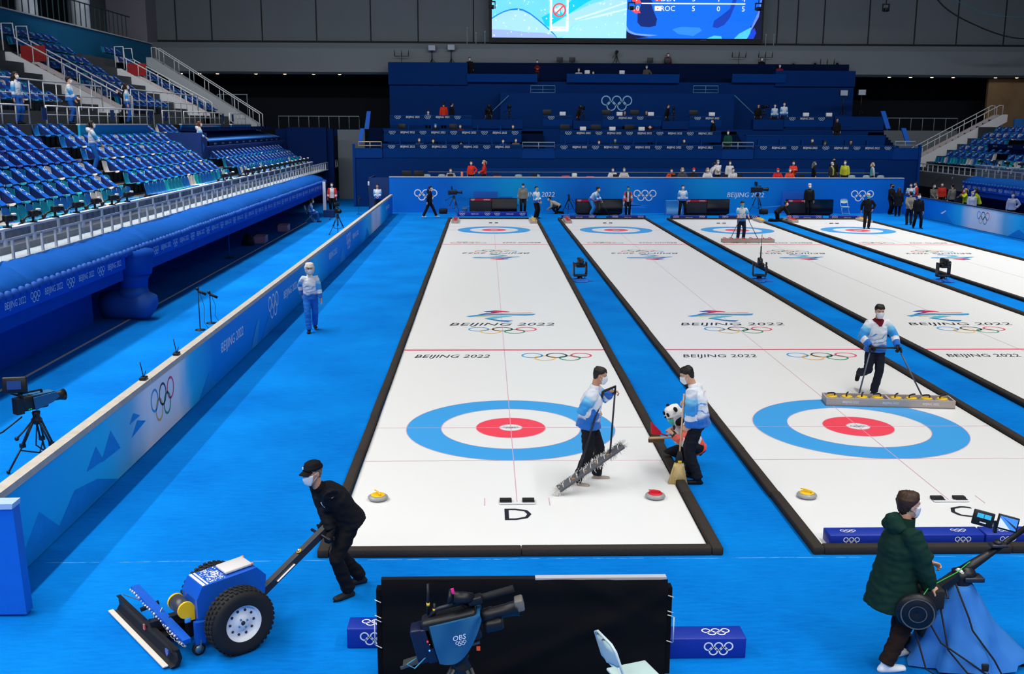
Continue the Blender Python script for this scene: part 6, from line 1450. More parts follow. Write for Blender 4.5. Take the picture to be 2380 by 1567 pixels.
# man in black pushing the cart
p, J = person('man in black cap, jacket and trousers leaning on the push bar of the blue cart', (-2.0, -6.45, 0), 124, '17181d', '121317', ('24262a', '15161a'), ('crop', 'grey'), 1.80, lean=31, hip=.88, curl=17, head=(10, 6), ww=((-2.26, -6.42, .86), (-2.14, -6.68, .80)), gloves='15161a', al=(-.1, .06, .085), ar=(.12, -.2, .1), hat='cap', lod=0, hl='grip', hr='grip', gl=((.1, .5, -.8), (.6, .3, .3)), gr=((-.1, .5, -.8), (-.6, .3, .3)), fy=(8, -6), skin=lin('d09a80'), scarf='0f1013')
for w_, d2, pn, sd in J['hands']:
    q = MB(); q.loft([w_-d2*.05, w_+d2*.0, w_+d2*.05, w_+d2*.1, w_+d2*.13], [(.04, .036), (.04, .034), (.05, .032), (.05, .03), (.03, .02)], 12, 0, pn); J['put'](remesh(q, .009, 3), 'glove', cloth_mat('16171a', .5))
q = MB(); c0 = J['chest']+J['up2']*.09+J['fwd']*.137-J['rt']*.085; q.loft([c0+J['up']*.035, c0+J['up']*.0], [.004, .01], 6); q.ball(c0+J['up']*.043, .007, 6)
for i in range(3): q.bar(c0-J['up']*(.012+.012*i)-J['rt']*.022, c0-J['up']*(.012+.012*i)+J['rt']*.022, .007, .004)
J['put'](q, 'chest_emblem', m_print)
q = MB(); c1 = J['HM']((0.012, .108, .095)); q.ball(c1, .008, 6); q.ball(c1-Z*.015, .008, 6); J['put'](q, 'cap_emblem', m_print)
# man with the wide mop
p, J = person('volunteer in blue and white jacket holding a wide fringed mop on the ice', (1.08, -2.82, 0), -100, 'volunteer', VT, ('a79c92', 'd8d2c6'), ('crop', 'dark'), 1.78, lean=6, hip=.93, curl=6, head=(8, 16), ww=((1.42, -2.72, 1.40), (1.15, -2.93, 1.09)), al=(-.17, .12, .085), ar=(.17, -.15, .085), lod=0, hl='grip', hr='grip', gl=((.0, .9, -.1), (.2, 0, -.9)), gr=((-.3, .8, .3), (-.7, .2, -.2)), el=(-.8, -.2, -.8), er=(.7, -.9, -.3), skin=SKIN2)
q = MB(); n_, f_, r_, u_ = J['neck'], J['fwd'], J['rt'], J['up2']
q.loft([n_-r_*.075+f_*.02, n_-r_*.06+f_*.1-u_*.06, J['chest']+f_*.14-r_*.02, J['waist']+f_*.145, J['chest']+f_*.14+r_*.02, n_+r_*.06+f_*.1-u_*.06, n_+r_*.075+f_*.02], [(.011, .003)]*7, 6, 0, f_); J['put'](q, 'lanyard', m_lbl); MB
MB().box((0, 0, 0), (.09, .004, .12)).build('badge', mat('pass_card', '8fc4e8', .4), p, loc=J['waist']+f_*.152-u_*.05)
# broom man
p, J = person('volunteer in blue and white jacket standing on the carpet with a straw broom', (2.72, -2.74, 0), 66, 'volunteer', '181c26', ('17181c', 'e2e2e2'), ('short', 'black'), 1.76, lean=7, hip=.93, curl=8, head=(14, 26), ww=((2.55, -2.92, .86), (2.55, -2.78, 1.22)), al=(-.12, -.06, .085), ar=(.12, .1, .085), lod=0, hl='grip', hr='grip', gl=((.1, .9, .1), (.8, .1, 0)), gr=((-.3, .9, .2), (-.7, .2, -.2)), el=(-.7, -.8, -.3), er=(.8, -.5, -.5), fy=(22, -20))
q = MB(); up_ = J['up2']; q.text('BEIJING 2022', J['chest']+up_*.1-J['fwd']*.148, -J['rt'], up_, .03, 0, .1, .75); J['put'](q, 'back_lettering', mat('red_lettering', 'd0475e', .6))
# crouching volunteer in the panda hat
p, J = person('crouching volunteer in a plush panda hat with red dustpan on the carpet', (2.86, -2.0, 0), 112, 'panda_red', '15171d', ('1b1c20', 'c8343a'), None, 1.66, lean=32, hip=.32, curl=16, head=(0, 24), ww=((2.42, -2.33, .62), (2.44, -2.16, .60)), al=(-.13, .18, .085), ar=(.13, -.02, .085), lod=0, hl='grip', hr='grip', mask='t', hat='panda', girl=True, kl=(-.5, 1, .4), kr=(.4, 1, .1))
HMf = J['HM']; sh = shell_mb(lambda th, z: (.06+.006*noise.noise(V((math.sin(th)*9, math.cos(th)*9, z*50)))) if (z > .05 or abs(th) > .95) else -.02, [-.1+.0115*i for i in range(20)], 36)
sh.v = [tuple(HMf(v)) for v in sh.v]; J['put'](sh, 'panda_hat', mat('white_plush', 'ece9e4', .95, var=.06, scale=40, bump=.5))
q = MB()
for s in (-1, 1): q.ball(HMf((s*.11, -.01, .16)), (.045, .03, .045), 12, 0, J['hm']); q.ball(HMf((s*.055, .125, .115)), (.032, .02, .04), 10, 0, J['hm'])
q.ball(HMf((0, .155, .075)), (.025, .018, .018), 10, 0, J['hm'])
for s in (-1, 1): q.ball(HMf((s*.125, .0, -.06)), (.05, .085, .07), 12, 0, J['hm'])
J['put'](q, 'hat_ears', mat('black_plush', '121214', .95, bump=.4, scale=40))
# man pushing the yellow stones
p, J = person('volunteer with dark red scarf pushing the tray of yellow stones', (7.27, 2.34, 0), 186, 'volunteer', '1d2230', ('1d1c1e', '2c2a2a'), ('short', 'black'), 1.80, lean=3, hip=.93, head=(-8, 12), ww=((7.58, 2.0, 1.04), (7.07, 2.06, 1.04)), gloves='1a1b1f', al=(.03, .12, .085), ar=(.13, -.3, .36), lod=0, hl='grip', hr='grip', gl=((.3, .7, -.5), (.5, .2, -.6)), gr=((-.3, .7, -.5), (-.5, .2, -.6)), kr=(.1, 1, .3), scarf='6e1626', el=(-.9, -.6, -.2), er=(.9, -.6, -.2))
for w_, d2, pn, sd in J['hands']:
    q = MB(); q.loft([w_-d2*.03, w_+d2*.02, w_+d2*.07, w_+d2*.11], [(.036, .032), (.042, .032), (.048, .032), (.03, .022)], 12, 0, pn); J['put'](remesh(q, .009, 3), 'glove', cloth_mat('15161a', .6)); 
q = MB(); n_, f_, u_ = J['neck'], J['fwd'], J['up2']; q.loft([n_-J['rt']*.09, n_+f_*.085-u_*.02, n_+J['rt']*.09], [.04, .05, .04], 12); q.loft([n_+f_*.07, n_+f_*.115-u_*.09], [(.09, .03), (.03, .02)], 12, 0, f_); q.loft([n_-J['rt']*.085, n_-f_*.075+u_*.01, n_+J['rt']*.085], [.04, .045, .04], 12); J['put'](remesh(q, .01, 3), 'scarf', cloth_mat('7a182a'))
# walking volunteer along the left board
p, J = person('walking volunteer in cream fur hood and blue trousers beside the left board', (-4.93, 8.85, 0), 192, 'volunteer', '1e6fc8', ('1c1718', '9c2226'), ('bob', 'dark'), 1.72, lean=2, hip=.93, head=(4, 6), wl=(-.27, .12, .86), wr=(.2, -.16, .95), al=(-.1, -.28, .13), ar=(.07, .2, .085), hat='fur', lod=0, girl=True)
q = MB()
for s, a in ((-1, J['la']), (1, J['ra'])): q.loft([a+Z*.12, a+Z*.02], [.062, .058], 12)
J['put'](q, 'boot_shaft', cloth_mat('1c1718'))
# crane operator in the green coat
p, J = person('camera operator in a long dark green hooded coat beside the camera crane', (3.56, -8.16, 0), -80, '123229', '2a1d17', ('e6eaee', 'f2f4f4'), ('thick', 'brown'), 1.77, lean=6, hip=.92, head=(0, 4), ww=((4.1, -8.06, .88), (3.86, -8.36, .83)), al=(-.12, .16, .085), ar=(.13, -.1, .085), lod=0, coat=True, hood='16362c', hl='grip', hr='grip', gl=((.1, .8, -.3), (.5, .2, -.7)), gr=((-.1, .8, -.3), (-.5, .2, -.7)))
q = MB(); n_, f_, u_ = J['neck'], J['fwd'], J['up2']; q.loft([n_+f_*.07+u_*.06, n_+f_*.09-u_*.02, J['chest']+f_*.155], [.006, .006, .005], 6); J['put'](q, 'zip', mat('pale_zip', 'd9d2be', .5))
q = MB(); q.loft([n_-u_*.02, n_+u_*.09], [(.11, .1), (.095, .09)], 16, 0, f_, True, False); J['put'](q, 'stand_collar', cloth_mat('143428'))
# person mostly outside the right picture edge
person('person cut off by the right picture edge, only brown trouser leg and dark shoe showing', (5.22, -8.05, 0), 100, '2b2b30', '33241c', ('2b2320', '15120f'), ('short', 'black'), 1.75, al=(-.1, .18, .085), ar=(.1, -.2, .085), lod=1)
# ---------------------------------------------------------------- tools in their hands
t = empty('fringed_mop', (0, 0, 0), 0, 'wide fringed ice mop with black double handle held on the sheet with letter D', 'mop')
a, b = V((.60, -3.4, .12)), V((1.56, -3.0, .65)); d = (b-a); ux = d.normalized()
q = MB(); q.bar(a, b, .035, .13, 0, (0, 1, .5)); q.build('mop_frame', mat('mop_grey_canvas', '55585e', .8, var=.1, scale=6), t)
q = MB(); nrm = ux.cross(V((.3, -1, .2))).normalized(); dn = nrm.cross(ux)
for k in range(11):
    c1 = a+d*((k+.5)/11); 
    if 2 <= k <= 9 and k % 2 == 0: q.mark().box(c1-V((0, .026, 0)), (.05, .012, .05))
q.build('timber_block', mat('mop_timber', 'b98a55', .7), t)
q = MB(); rnd = random.Random(2)
for k in range(260):
    u = rnd.random(); c1 = a+d*u; s_ = rnd.choice((-1, 1)); v = V((rnd.uniform(-.03, .03), rnd.uniform(-.05, .02), s_*.065)); e = v.normalized()*rnd.uniform(.02, .045)+V((rnd.uniform(-.02, .02), -.01, 0)); q.bar(c1+v, c1+v+e, .006, .004)
for c1 in (a, b):
    for k in range(40): e = V((rnd.uniform(-1, 1), rnd.uniform(-.6, .4), rnd.uniform(-1, 1))).normalized()*.07; q.bar(c1, c1+e+ux*(.03 if c1 == b else -.03), .007, .004)
tag(q.build('mop_fringe', mat('white_mop_yarn', 'dfdcd6', .95), t), None, None, None, 'stuff')
q = MB()
for k in range(9):
    c1 = a+d*((k+.7)/9.4); q.loft([c1+V((-.01, -.035, .06)), c1+V((0, -.045, 0)), c1+V((.01, -.035, -.06))], .006, 5)
q.build('lacing', mat('white_lace', 'e6e2da', .8), t)
h0, h1, g0, g1 = V((.885, -3.3, .30)), V((1.37, -3.12, .57)), V((1.28, -2.87, 1.43)), V((1.475, -2.73, 1.47))
q = MB(); q.loft([h0, (h0+g0)/2, g0-(g0-h0)*.06], .014, 10); q.loft([h1, (h1+g1)/2, g1-(g1-h1)*.06], .014, 10); q.build('handle_rod', mat('dark_handle_rod', '23252d', .4, .3), t)
q = MB(); q.loft([g0-(g0-h0)*.25, g0, g0+(g1-g0)*.12, g1, g1-(g1-h1)*.1], [.019, .019, .019, .019, .019], 10); q.build('foam_grip', m_rub, t)
t = empty('straw_broom', (0, 0, 0), 0, 'straw broom with pale wooden handle held by the volunteer on the carpet', 'broom')
b0, b1 = V((2.41, -2.93, .03)), V((2.48, -2.82, 1.38)); d = b1-b0
q = MB(); q.cyl(b0+d*.3, b1, .014, 10); q.build('handle', mat('pale_broom_wood', 'd9b48e', .6, var=.1), t)
q = MB(); q.loft([b0+d*.36, b0+d*.3, b0+d*.22], [(.03, .025), (.05, .03), (.075, .035)], 14, 0, Y); q.build('ferrule', m_rub, t)
MB().box(b0+d*.255-V((.0, .045, 0)), (.055, .006, .03)).build('yellow_label', m_yel, t)
q = MB(); q.loft([b0+d*.235, b0+d*.12, b0], [(.07, .034), (.11, .045), (.145, .05)], 18, 0, Y)
for k in range(120):
    u = rnd.uniform(-1, 1); v = rnd.uniform(-1, 1); q.bar(b0+d*.2+V((u*.075, v*.035-.0, 0)), b0+V((u*.15, v*.055, -.02)), .005, .004)
q.build('straw_head', mat('broom_straw', 'c9b27a', .9, var=.25, scale=40), t)
t = empty('dustpan', (2.22, -2.33, .62), 8, 'red dustpan held up by the crouching volunteer', 'dustpan')
q = MB(); q.prism([(-.13, 0), (.02, -.02), (.03, .03), (-.14, .2)], (0, 0, 0), X, Z, Y, .012).bar((.02, .0, 0), (.14, .03, -.05), .03, .02); q.build('pan', m_red, t)
t = empty('hand_brush', (2.16, -2.42, .55), 4, 'wooden hand brush held by the crouching volunteer', 'brush')
MB().rbox((0, 0, .03), (.24, .05, .03), .01).rbox((.17, .0, .035), (.14, .03, .022), .008).build('brush_back', mat('brush_wood', 'c09a6c', .6), t); MB().bb(-.12, .12, -.024, .024, -.035, .016).build('bristles', mat('brown_bristles', '55402c', .95, var=.3, scale=60), t)
# ---------------------------------------------------------------- people at the far end and beside the boards
VJ = 'volunteer'
far = [
 dict(label='person in dark jacket walking past the ring emblem at the far left', at=(-3.6, 41.8, 0), face=-90, top='171b26', shoes='d9c9c4', lean=4, al=(-.08, .38, .1), ar=(.08, -.36, .12), wl=(-.22, .1, .9), wr=(.24, -.12, .9), hair=('short', 'black'), hood='171b26', h=1.78),
 dict(label='man in khaki grey jacket looking down beside the white and blue volunteer', at=(1.8, 44.7, 0), face=-175, top='8d8878', bottom='201d1e', head=(0, 28), hair=('crop', 'dark'), h=1.8),
 dict(label='volunteer in blue and white standing at the far right corner of sheet D', at=(2.45, 41.65, 0), face=-135, top=VJ, wr=(.1, .25, .95), wl=(-.1, .25, .95), hair=('short', 'black'), mask='t', h=1.78),
 dict(label='technician in khaki shirt crouching over black gear by the far board', at=(3.95, 44.7, 0), face=80, top='a69c8c', bottom='17181c', lean=62, hip=.48, wl=(-.12, .62, .3), wr=(.12, .6, .28), al=(-.12, .1, .085), ar=(.12, -.25, .09), head=(0, 10), kl=(-.3, 1, .3), kr=(.3, 1, 0)),
 dict(label='volunteer in light blue trousers bending to push a dust mop at the far end', at=(5.75, 43.35, 0), face=-110, top=VJ, bottom='3c9be0', lean=34, hip=.9, curl=8, wl=(-.05, .62, .78), wr=(.12, .55, .9), head=(0, 6), h=1.82, hair=('thick', 'black')),
 dict(label='woman in red and black jacket standing before a white chair at the far end', at=(7.9, 43.35, 0), face=178, top='red_black', bottom='17181c', mask='t', hair=('ponytail', 'black'), h=1.68, girl=True),
 dict(label='volunteer in blue and white jacket standing beside the pale blue cabinet', at=(11.1, 43.3, 0), face=180, top=VJ, bottom='15161b', h=1.78, spread=1, al=(-.17, 0, .085), ar=(.17, 0, .085)),
 dict(label='volunteer in light blue shirt pushing the far tray of red stones', at=(11.47, 30.55, 0), face=180, top=VJ, bottom='1a2236', wl=(-.26, .38, 1.0), wr=(.24, .38, 1.0), hl='grip', hr='grip', sleeves='short', mask='t', al=(-.1, .1, .085), ar=(.1, -.14, .085), head=(0, 14), h=1.78),
 dict(label='man in black kneeling at the red stone sled on the far blue carpet', at=(15.75, 39.9, 0), face=-92, top='1c1e22', bottom='121418', lean=48, hip=.52, curl=15, wl=(-.15, .75, .25), wr=(.12, .78, .22), al=(-.12, -.38, .1), ar=(.12, -.36, .1), kl=(0, .6, -1), kr=(0, .6, -1), head=(0, -5), hair=('crop', 'dark'), mask='w'),
 dict(label='white haired man in black suit standing before a score console', at=(18.55, 43.3, 0), face=180, top='15161a', bottom='121317', hair=('short', 'white'), h=1.88),
 dict(label='man in black with teal mask and hand on hip standing on the far right house', at=(19.24, 35.65, .03), face=170, top='13151a', bottom='14161e', hair=('crop', 'white'), mask='t', wl=(-.24, .05, .98), wr=(.3, -.02, .9), el=(-1, -.6, 0), h=1.78),
 dict(label='man in black with black mask standing at the right end of the far board', at=(24.0, 44.8, 0), face=-150, top='15171b', bottom='14151a', mask='k', wl=(-.08, .24, .98), wr=(.1, .24, .96), h=1.8),
 dict(label='person with long brown hair seen from behind near the right board', at=(23.9, 43.4, 0), face=-20, top='191b20', bottom='15171b', hair=('long', 'long_brown'), mask=None, girl=True, coat=True, h=1.66),
 dict(label='man in khaki jumper with hands clasped behind the back', at=(22.45, 38.1, 0), face=-10, top='8f8877', bottom='2d2523', hair=('short', 'black'), mask=None, wl=(-.08, -.2, .95), wr=(.08, -.2, .95), el=(-1, -.2, 0), er=(1, -.2, 0), h=1.76),
 dict(label='man in black jacket and white mask at the edge of the far right sheet', at=(22.1, 36.2, 0), face=178, top='14161b', bottom='15171c', al=(-.18, .05, .085), ar=(.15, -.1, .085), h=1.76),
 dict(label='volunteer in blue and white jacket behind the group at the right board', at=(25.9, 46.6, 0), face=150, top=VJ, wl=(-.1, .3, 1.2), wr=(.1, .3, 1.15), h=1.75),
 dict(label='person in red and white top with bare forearm behind the right volunteers', at=(26.55, 47.4, 0), face=90, top='red_white', wl=(-.1, .25, 1.3), wr=(.1, .25, 1.2), h=1.78, hair=('short', 'black')),
 dict(label='man in khaki jacket with white mask in the dark passage at the right', at=(26.9, 45.6, 0), face=-165, top='6f6a60', wl=(-.1, .28, .98), wr=(.12, .28, .98), h=1.76),
 dict(label='person in red jacket standing behind the khaki man at the right passage', at=(28.1, 47.2, 0), face=165, top='d8392e', h=1.76),
 dict(label='broad man in khaki jumper seen from behind at the right passage', at=(27.6, 44.6, 0), face=20, top='7b7668', mask=None, hair=('crop', 'dark'), h=1.82),
 dict(label='woman in orange red jacket with long fair hair at the right passage', at=(29.0, 46.0, 0), face=60, top='e4482e', hair=('long', 'auburn'), wl=(-.1, .3, 1.0), wr=(.1, .3, 1.0), girl=True, h=1.72),
 dict(label='woman in yellow jacket holding her head behind the right board', at=(27.5, 42.6, 0), face=80, top='c9cf2c', hair=('ponytail', 'blond'), wl=(-.12, .2, 1.35), wr=(.14, .22, 1.4), girl=True, h=1.66, el=(-1, .4, -.6), er=(1, .4, -.6)),
 dict(label='person in white jacket and mask between two yellow jackets at the right board', at=(27.0, 40.7, 0), face=180, top='d9dbe6', hair=('crop', 'blond'), h=1.62),
 dict(label='person in yellow jacket leaning over beside the person in white', at=(27.6, 41.1, 0), face=75, top='c5cc2a', lean=18, hair=('bob', 'dark'), wl=(-.1, .4, 1.05), wr=(.15, .4, 1.1), h=1.78),
 dict(label='person in pale lilac jacket with hand on hip at the right picture edge', at=(27.6, 37.3, 0), face=150, top='c4c6dc', bottom='15161a', wl=(-.22, .06, .98), el=(-1, -.5, 0), h=1.76),
 dict(label='security volunteer in red and white jacket standing in the dark left passage', at=(-9.6, 45.3, 0), face=180, top='red_white', bottom='14151a', h=1.76),
 dict(label='volunteer in blue and white jacket seated on a chair under the left stand', at=(-9.95, 39.2, 0), face=-80, top=VJ, bottom='2a66ac', hip=.5, seated=True, al=(-.1, .46, .085), ar=(.1, .44, .085), wl=(-.12, .34, .58), wr=(.12, .34, .58), hair=('bob', 'brown'), lean=8, head=(0, 20), girl=True, h=1.68),
 dict(label='volunteer in blue and white jacket standing behind the far end of the left board', at=(-6.85, 44.9, 0), face=-178, top=VJ, wl=(-.08, .26, 1.0), wr=(.08, .26, 1.0), hair=('short', 'black'), mask=None, h=1.7),
 dict(label='volunteer with long dark hair standing behind the aisle railing at the left picture edge', at=(-16.2, 18.7, 5.2), face=-100, top=VJ, bottom='1c55a8', hair=('long', 'dark'), girl=True, h=1.68),
 dict(label='volunteer with curly dark hair standing on the aisle of the left stand', at=(-16.25, 23.4, 5.2), face=-80, top=VJ, bottom='1c55a8', hair=('curly', 'dark'), wl=(-.1, .25, 1.0), wr=(.1, .22, .9), h=1.72),
 dict(label='volunteer standing close to a person in black on the left stand aisle', at=(-16.2, 29.7, 5.2), face=-80, top=VJ, bottom='1c55a8', hair=('bob', 'dark'), girl=True, h=1.7),
 dict(label='person in black raising a hand to the face on the left stand aisle', at=(-16.55, 30.55, 5.2), face=120, top='16171c', wl=(-.05, .3, 1.4), h=1.72),
 dict(label='volunteer in pale hooded jacket standing among the blue covered seats', at=(-13.9, 19.0, 3.6), face=-70, top=VJ, bottom='1c63b8', hair=('bob', 'black'), hood='d8d6da', wl=(-.12, .3, .95), wr=(.12, .3, .95), girl=True, h=1.68),
 dict(label='fair haired volunteer standing on the steps beside the commentary booth', at=(-13.85, 32.5, 3.6), face=-75, top=VJ, bottom='1c63b8', hair=('bob', 'auburn'), hood='dcdade', wl=(-.12, .28, 1.0), wr=(.12, .28, 1.0), girl=True, h=1.7),
]
for d in far:
    d = dict(d); d.pop('spread', None); lb = d.pop('label'); at = d.pop('at'); fc = d.pop('face'); tp = d.pop('top'); person(lb, at, fc, tp, lod=d.pop('lod', 1), **d)
MB
t = empty('dust_mop', (0, 0, 0), 0, 'black dust mop pushed by the bending volunteer at the far end', 'mop')
MB().cyl((6.25, 43.0, 1.0), (6.72, 42.4, .08), .018, 8).build('handle', m_black, t); MB().rbox((6.78, 42.3, .04), (.5, .14, .06), .02).build('mop_head', m_rub, t)
# ---------------------------------------------------------------- tribune: officials at the bench and press above
def bust(label, x, y, z, face, top, hair, stand=False, **k):
    """z = floor; seated unless stand"""
    if not stand: k = dict(dict(hip=.47, seated=True, al=(-.1, .4, .085), ar=(.1, .4, .085), wl=(-.16, .38, .72), wr=(.16, .38, .72), lean=10), **k)
    return person(label, (x, y, z), face, top, hair=hair, lod=2, **k)
BZ = 1.35
bench = [
 ('person in pale grey hoodie bent over a laptop at the left of the officials bench', -2.55, 47.1, 180, 'b4b4b8', ('short', 'black'), False, dict(lean=28)),
 ('woman in red jacket standing with hand on hip at the officials bench', -1.3, 47.1, 180, 'e23a2c', ('crop', 'dark'), True, dict(wl=(-.22, .08, 1.0), el=(-1, -.4, 0), girl=True, h=1.66)),
 ('woman in red jacket with ponytail turned left at the officials bench', -.5, 47.1, 100, 'e23a2c', ('ponytail', 'blond'), True, dict(girl=True, h=1.7, wl=(-.1, .28, 1.0), wr=(.1, .28, 1.05))),
 ('person in white and red jacket seated at the bench with black hair', 7.4, 46.95, 180, 'dcdadc', ('short', 'black'), False, {}),
 ('bald headed person in white and red jacket seated beside the black haired one', 8.1, 46.95, 180, 'd4cccc', ('crop', 'grey'), False, {}),
 ('person in orange jacket seated bent over a laptop at the bench', 11.0, 46.95, 180, 'e8562c', ('short', 'black'), False, dict(lean=24)),
 ('fair haired person in grey seated between orange and navy jackets at the bench', 11.7, 46.95, 180, '4c5058', ('bob', 'blond'), False, {}),
 ('person in bright red beanie and navy jacket at the bench', 12.4, 46.95, 180, '1f2740', ('short', 'black'), False, dict(hat=('beanie', 'e2332a'))),
 ('fair haired person in white seated at the front of the white jacket group', 13.25, 46.9, 180, 'e0dee2', ('bob', 'blond'), False, {}),
 ('person in white leaning forward behind the seated white jackets', 13.55, 47.5, -90, 'e0dee2', ('ponytail', 'brown'), True, dict(lean=30, h=1.68)),
 ('fair haired person in white standing with folded arms at the bench', 14.0, 47.4, 180, 'dedce0', ('short', 'blond'), True, dict(wl=(.05, .22, 1.15), wr=(-.05, .24, 1.1), h=1.74)),
 ('person in white standing at the right of the white jacket group', 14.75, 47.4, 180, 'dedce0', ('ponytail', 'brown'), True, dict(h=1.7)),
 ('person in white seated at the right end of the white jacket group', 14.85, 46.9, 170, 'dedce0', ('short', 'brown'), False, {}),
 ('person in red cap and red jacket seated at the right of the bench', 17.6, 46.9, 180, 'd92a30', ('short', 'black'), False, dict(hat=('cap', 'd92a30'))),
 ('person in red and white jacket seated beside the red cap', 18.35, 46.9, 180, 'e2503c', ('crop', 'grey'), False, {}),
 ('person in red jacket standing behind the red cap with hands raised', 18.75, 47.5, 180, 'e2402e', ('thick', 'black'), True, dict(wl=(-.08, .3, 1.2), wr=(.1, .3, 1.2), h=1.7)),
 ('grey haired person in navy coat standing at the right part of the bench', 20.0, 47.3, -90, '171c2a', ('long', 'grey'), True, dict(h=1.66, girl=True)),
 ('person in dark jacket over yellow shirt standing at the right part of the bench', 21.05, 47.1, -150, 'yellow_inner', ('crop', 'white'), True, dict(h=1.66)),
 ('tall person in black with black mask standing behind the yellow jacket', 21.45, 48.0, 180, '121318', ('short', 'black'), True, dict(mask='k', h=1.86)),
 ('person in bright yellow jacket standing at the right part of the bench', 21.85, 47.0, 150, 'c4c93a', ('crop', 'grey'), True, dict(lean=8, h=1.76)),
 ('fair haired person in turquoise vest standing alone at the right end of the bench', 23.6, 47.1, -90, 'teal_vest', ('bob', 'blond'), True, dict(girl=True, h=1.62)),
]
for lb, x, y, f, tp, hr_, st, k in bench: bust(lb, x, y, BZ, f, tp, hr_, st, **k)
press = [
 # lowest desk row, seated floor z = 3.1
 ('press person with auburn hair at the left of the lowest desk row', -4.7, 51.0, 3.05, '3a3c44', ('short', 'auburn'), {}),
 ('press person with long dark hair at the left of the lowest desk row', -3.8, 51.0, 3.0, '20382e', ('long', 'dark'), {}),
 ('press person in black bent low over the lowest desk row', -2.0, 51.0, 2.85, '17181c', ('short', 'black'), dict(lean=30)),
 ('press person in blue top at the lowest desk row near the left stair', .72, 51.0, 3.0, '2a66ac', ('short', 'black'), {}),
 ('press person in khaki top at the lowest desk row beside the left stair', 1.55, 51.0, 3.05, '6f6a58', ('short', 'black'), {}),
 ('press person with black hair at the left of the middle lowest desk', 6.95, 51.0, 2.95, '1a1c24', ('thick', 'black'), {}),
 ('press person with teal mask at the left of the middle lowest desk', 8.0, 51.0, 3.05, '17181c', ('crop', 'brown'), dict(mask='t')),
 ('press person with black hair at the right of the middle lowest desk', 12.5, 51.0, 3.05, '17181c', ('short', 'black'), {}),
 ('press person with dark hair at the left of the right lowest desk', 20.9, 51.0, 3.1, '1b2130', ('short', 'dark'), {}),
 ('press person in olive hood bent down at the right lowest desk', 21.75, 51.0, 2.95, '3c3c22', ('thick', 'dark'), dict(hat=('beanie', '4a4a2a'), mask=None)),
 ('press person with black hair and black top at the far right lowest desk', 23.45, 51.0, 3.0, '14151a', ('thick', 'black'), dict(mask=None)),
 # second desk row
 ('press person in blue cap at the left of the second desk row', -3.75, 53.3, 3.95, '15171c', ('short', 'black'), dict(hat=('beanie', '2a86d0'))),
 ('press person in dark red top at the left of the second desk row', -2.1, 53.3, 3.92, '6a1f30', ('short', 'black'), {}),
 ('press person in dark top at the right end of the left second desk row', 1.42, 53.3, 3.92, '1c1e26', ('short', 'black'), {}),
 ('press person adjusting glasses at the middle second desk row', 10.6, 53.3, 3.92, '1c1e26', ('short', 'black'), dict(wl=(-.12, .2, 1.15), wr=(.12, .2, 1.15))),
 # third row
 ('press person in white top at the left top press desk', -4.35, 55.7, 4.85, 'c8c4c8', ('short', 'black'), dict(wr=(.15, .3, .95))),
 ('press person in black seated at the middle top press desk', 10.7, 55.7, 4.9, '17181c', ('short', 'black'), dict(mask=None)),
 ('press person in grey behind a monitor at the middle top press desk', 9.2, 55.7, 4.85, '4a4038', ('crop', 'grey'), dict(mask=None)),
 # gallery
 ('gallery person with white jacket at the middle gallery desk', 6.35, 60.0, 7.95, 'b8b8bc', ('bob', 'black'), {}),
 ('gallery person in dark top at the middle gallery desk', 7.4, 60.0, 7.75, '15161a', ('short', 'black'), {}),
 ('gallery person with red top half hidden at the right gallery', 21.0, 60.0, 8.3, '8a2028', ('short', 'black'), {}),
]
for lb, x, y, z, tp, hr_, k in press: bust(lb, x, y, z, 180, tp, hr_, False, **k)
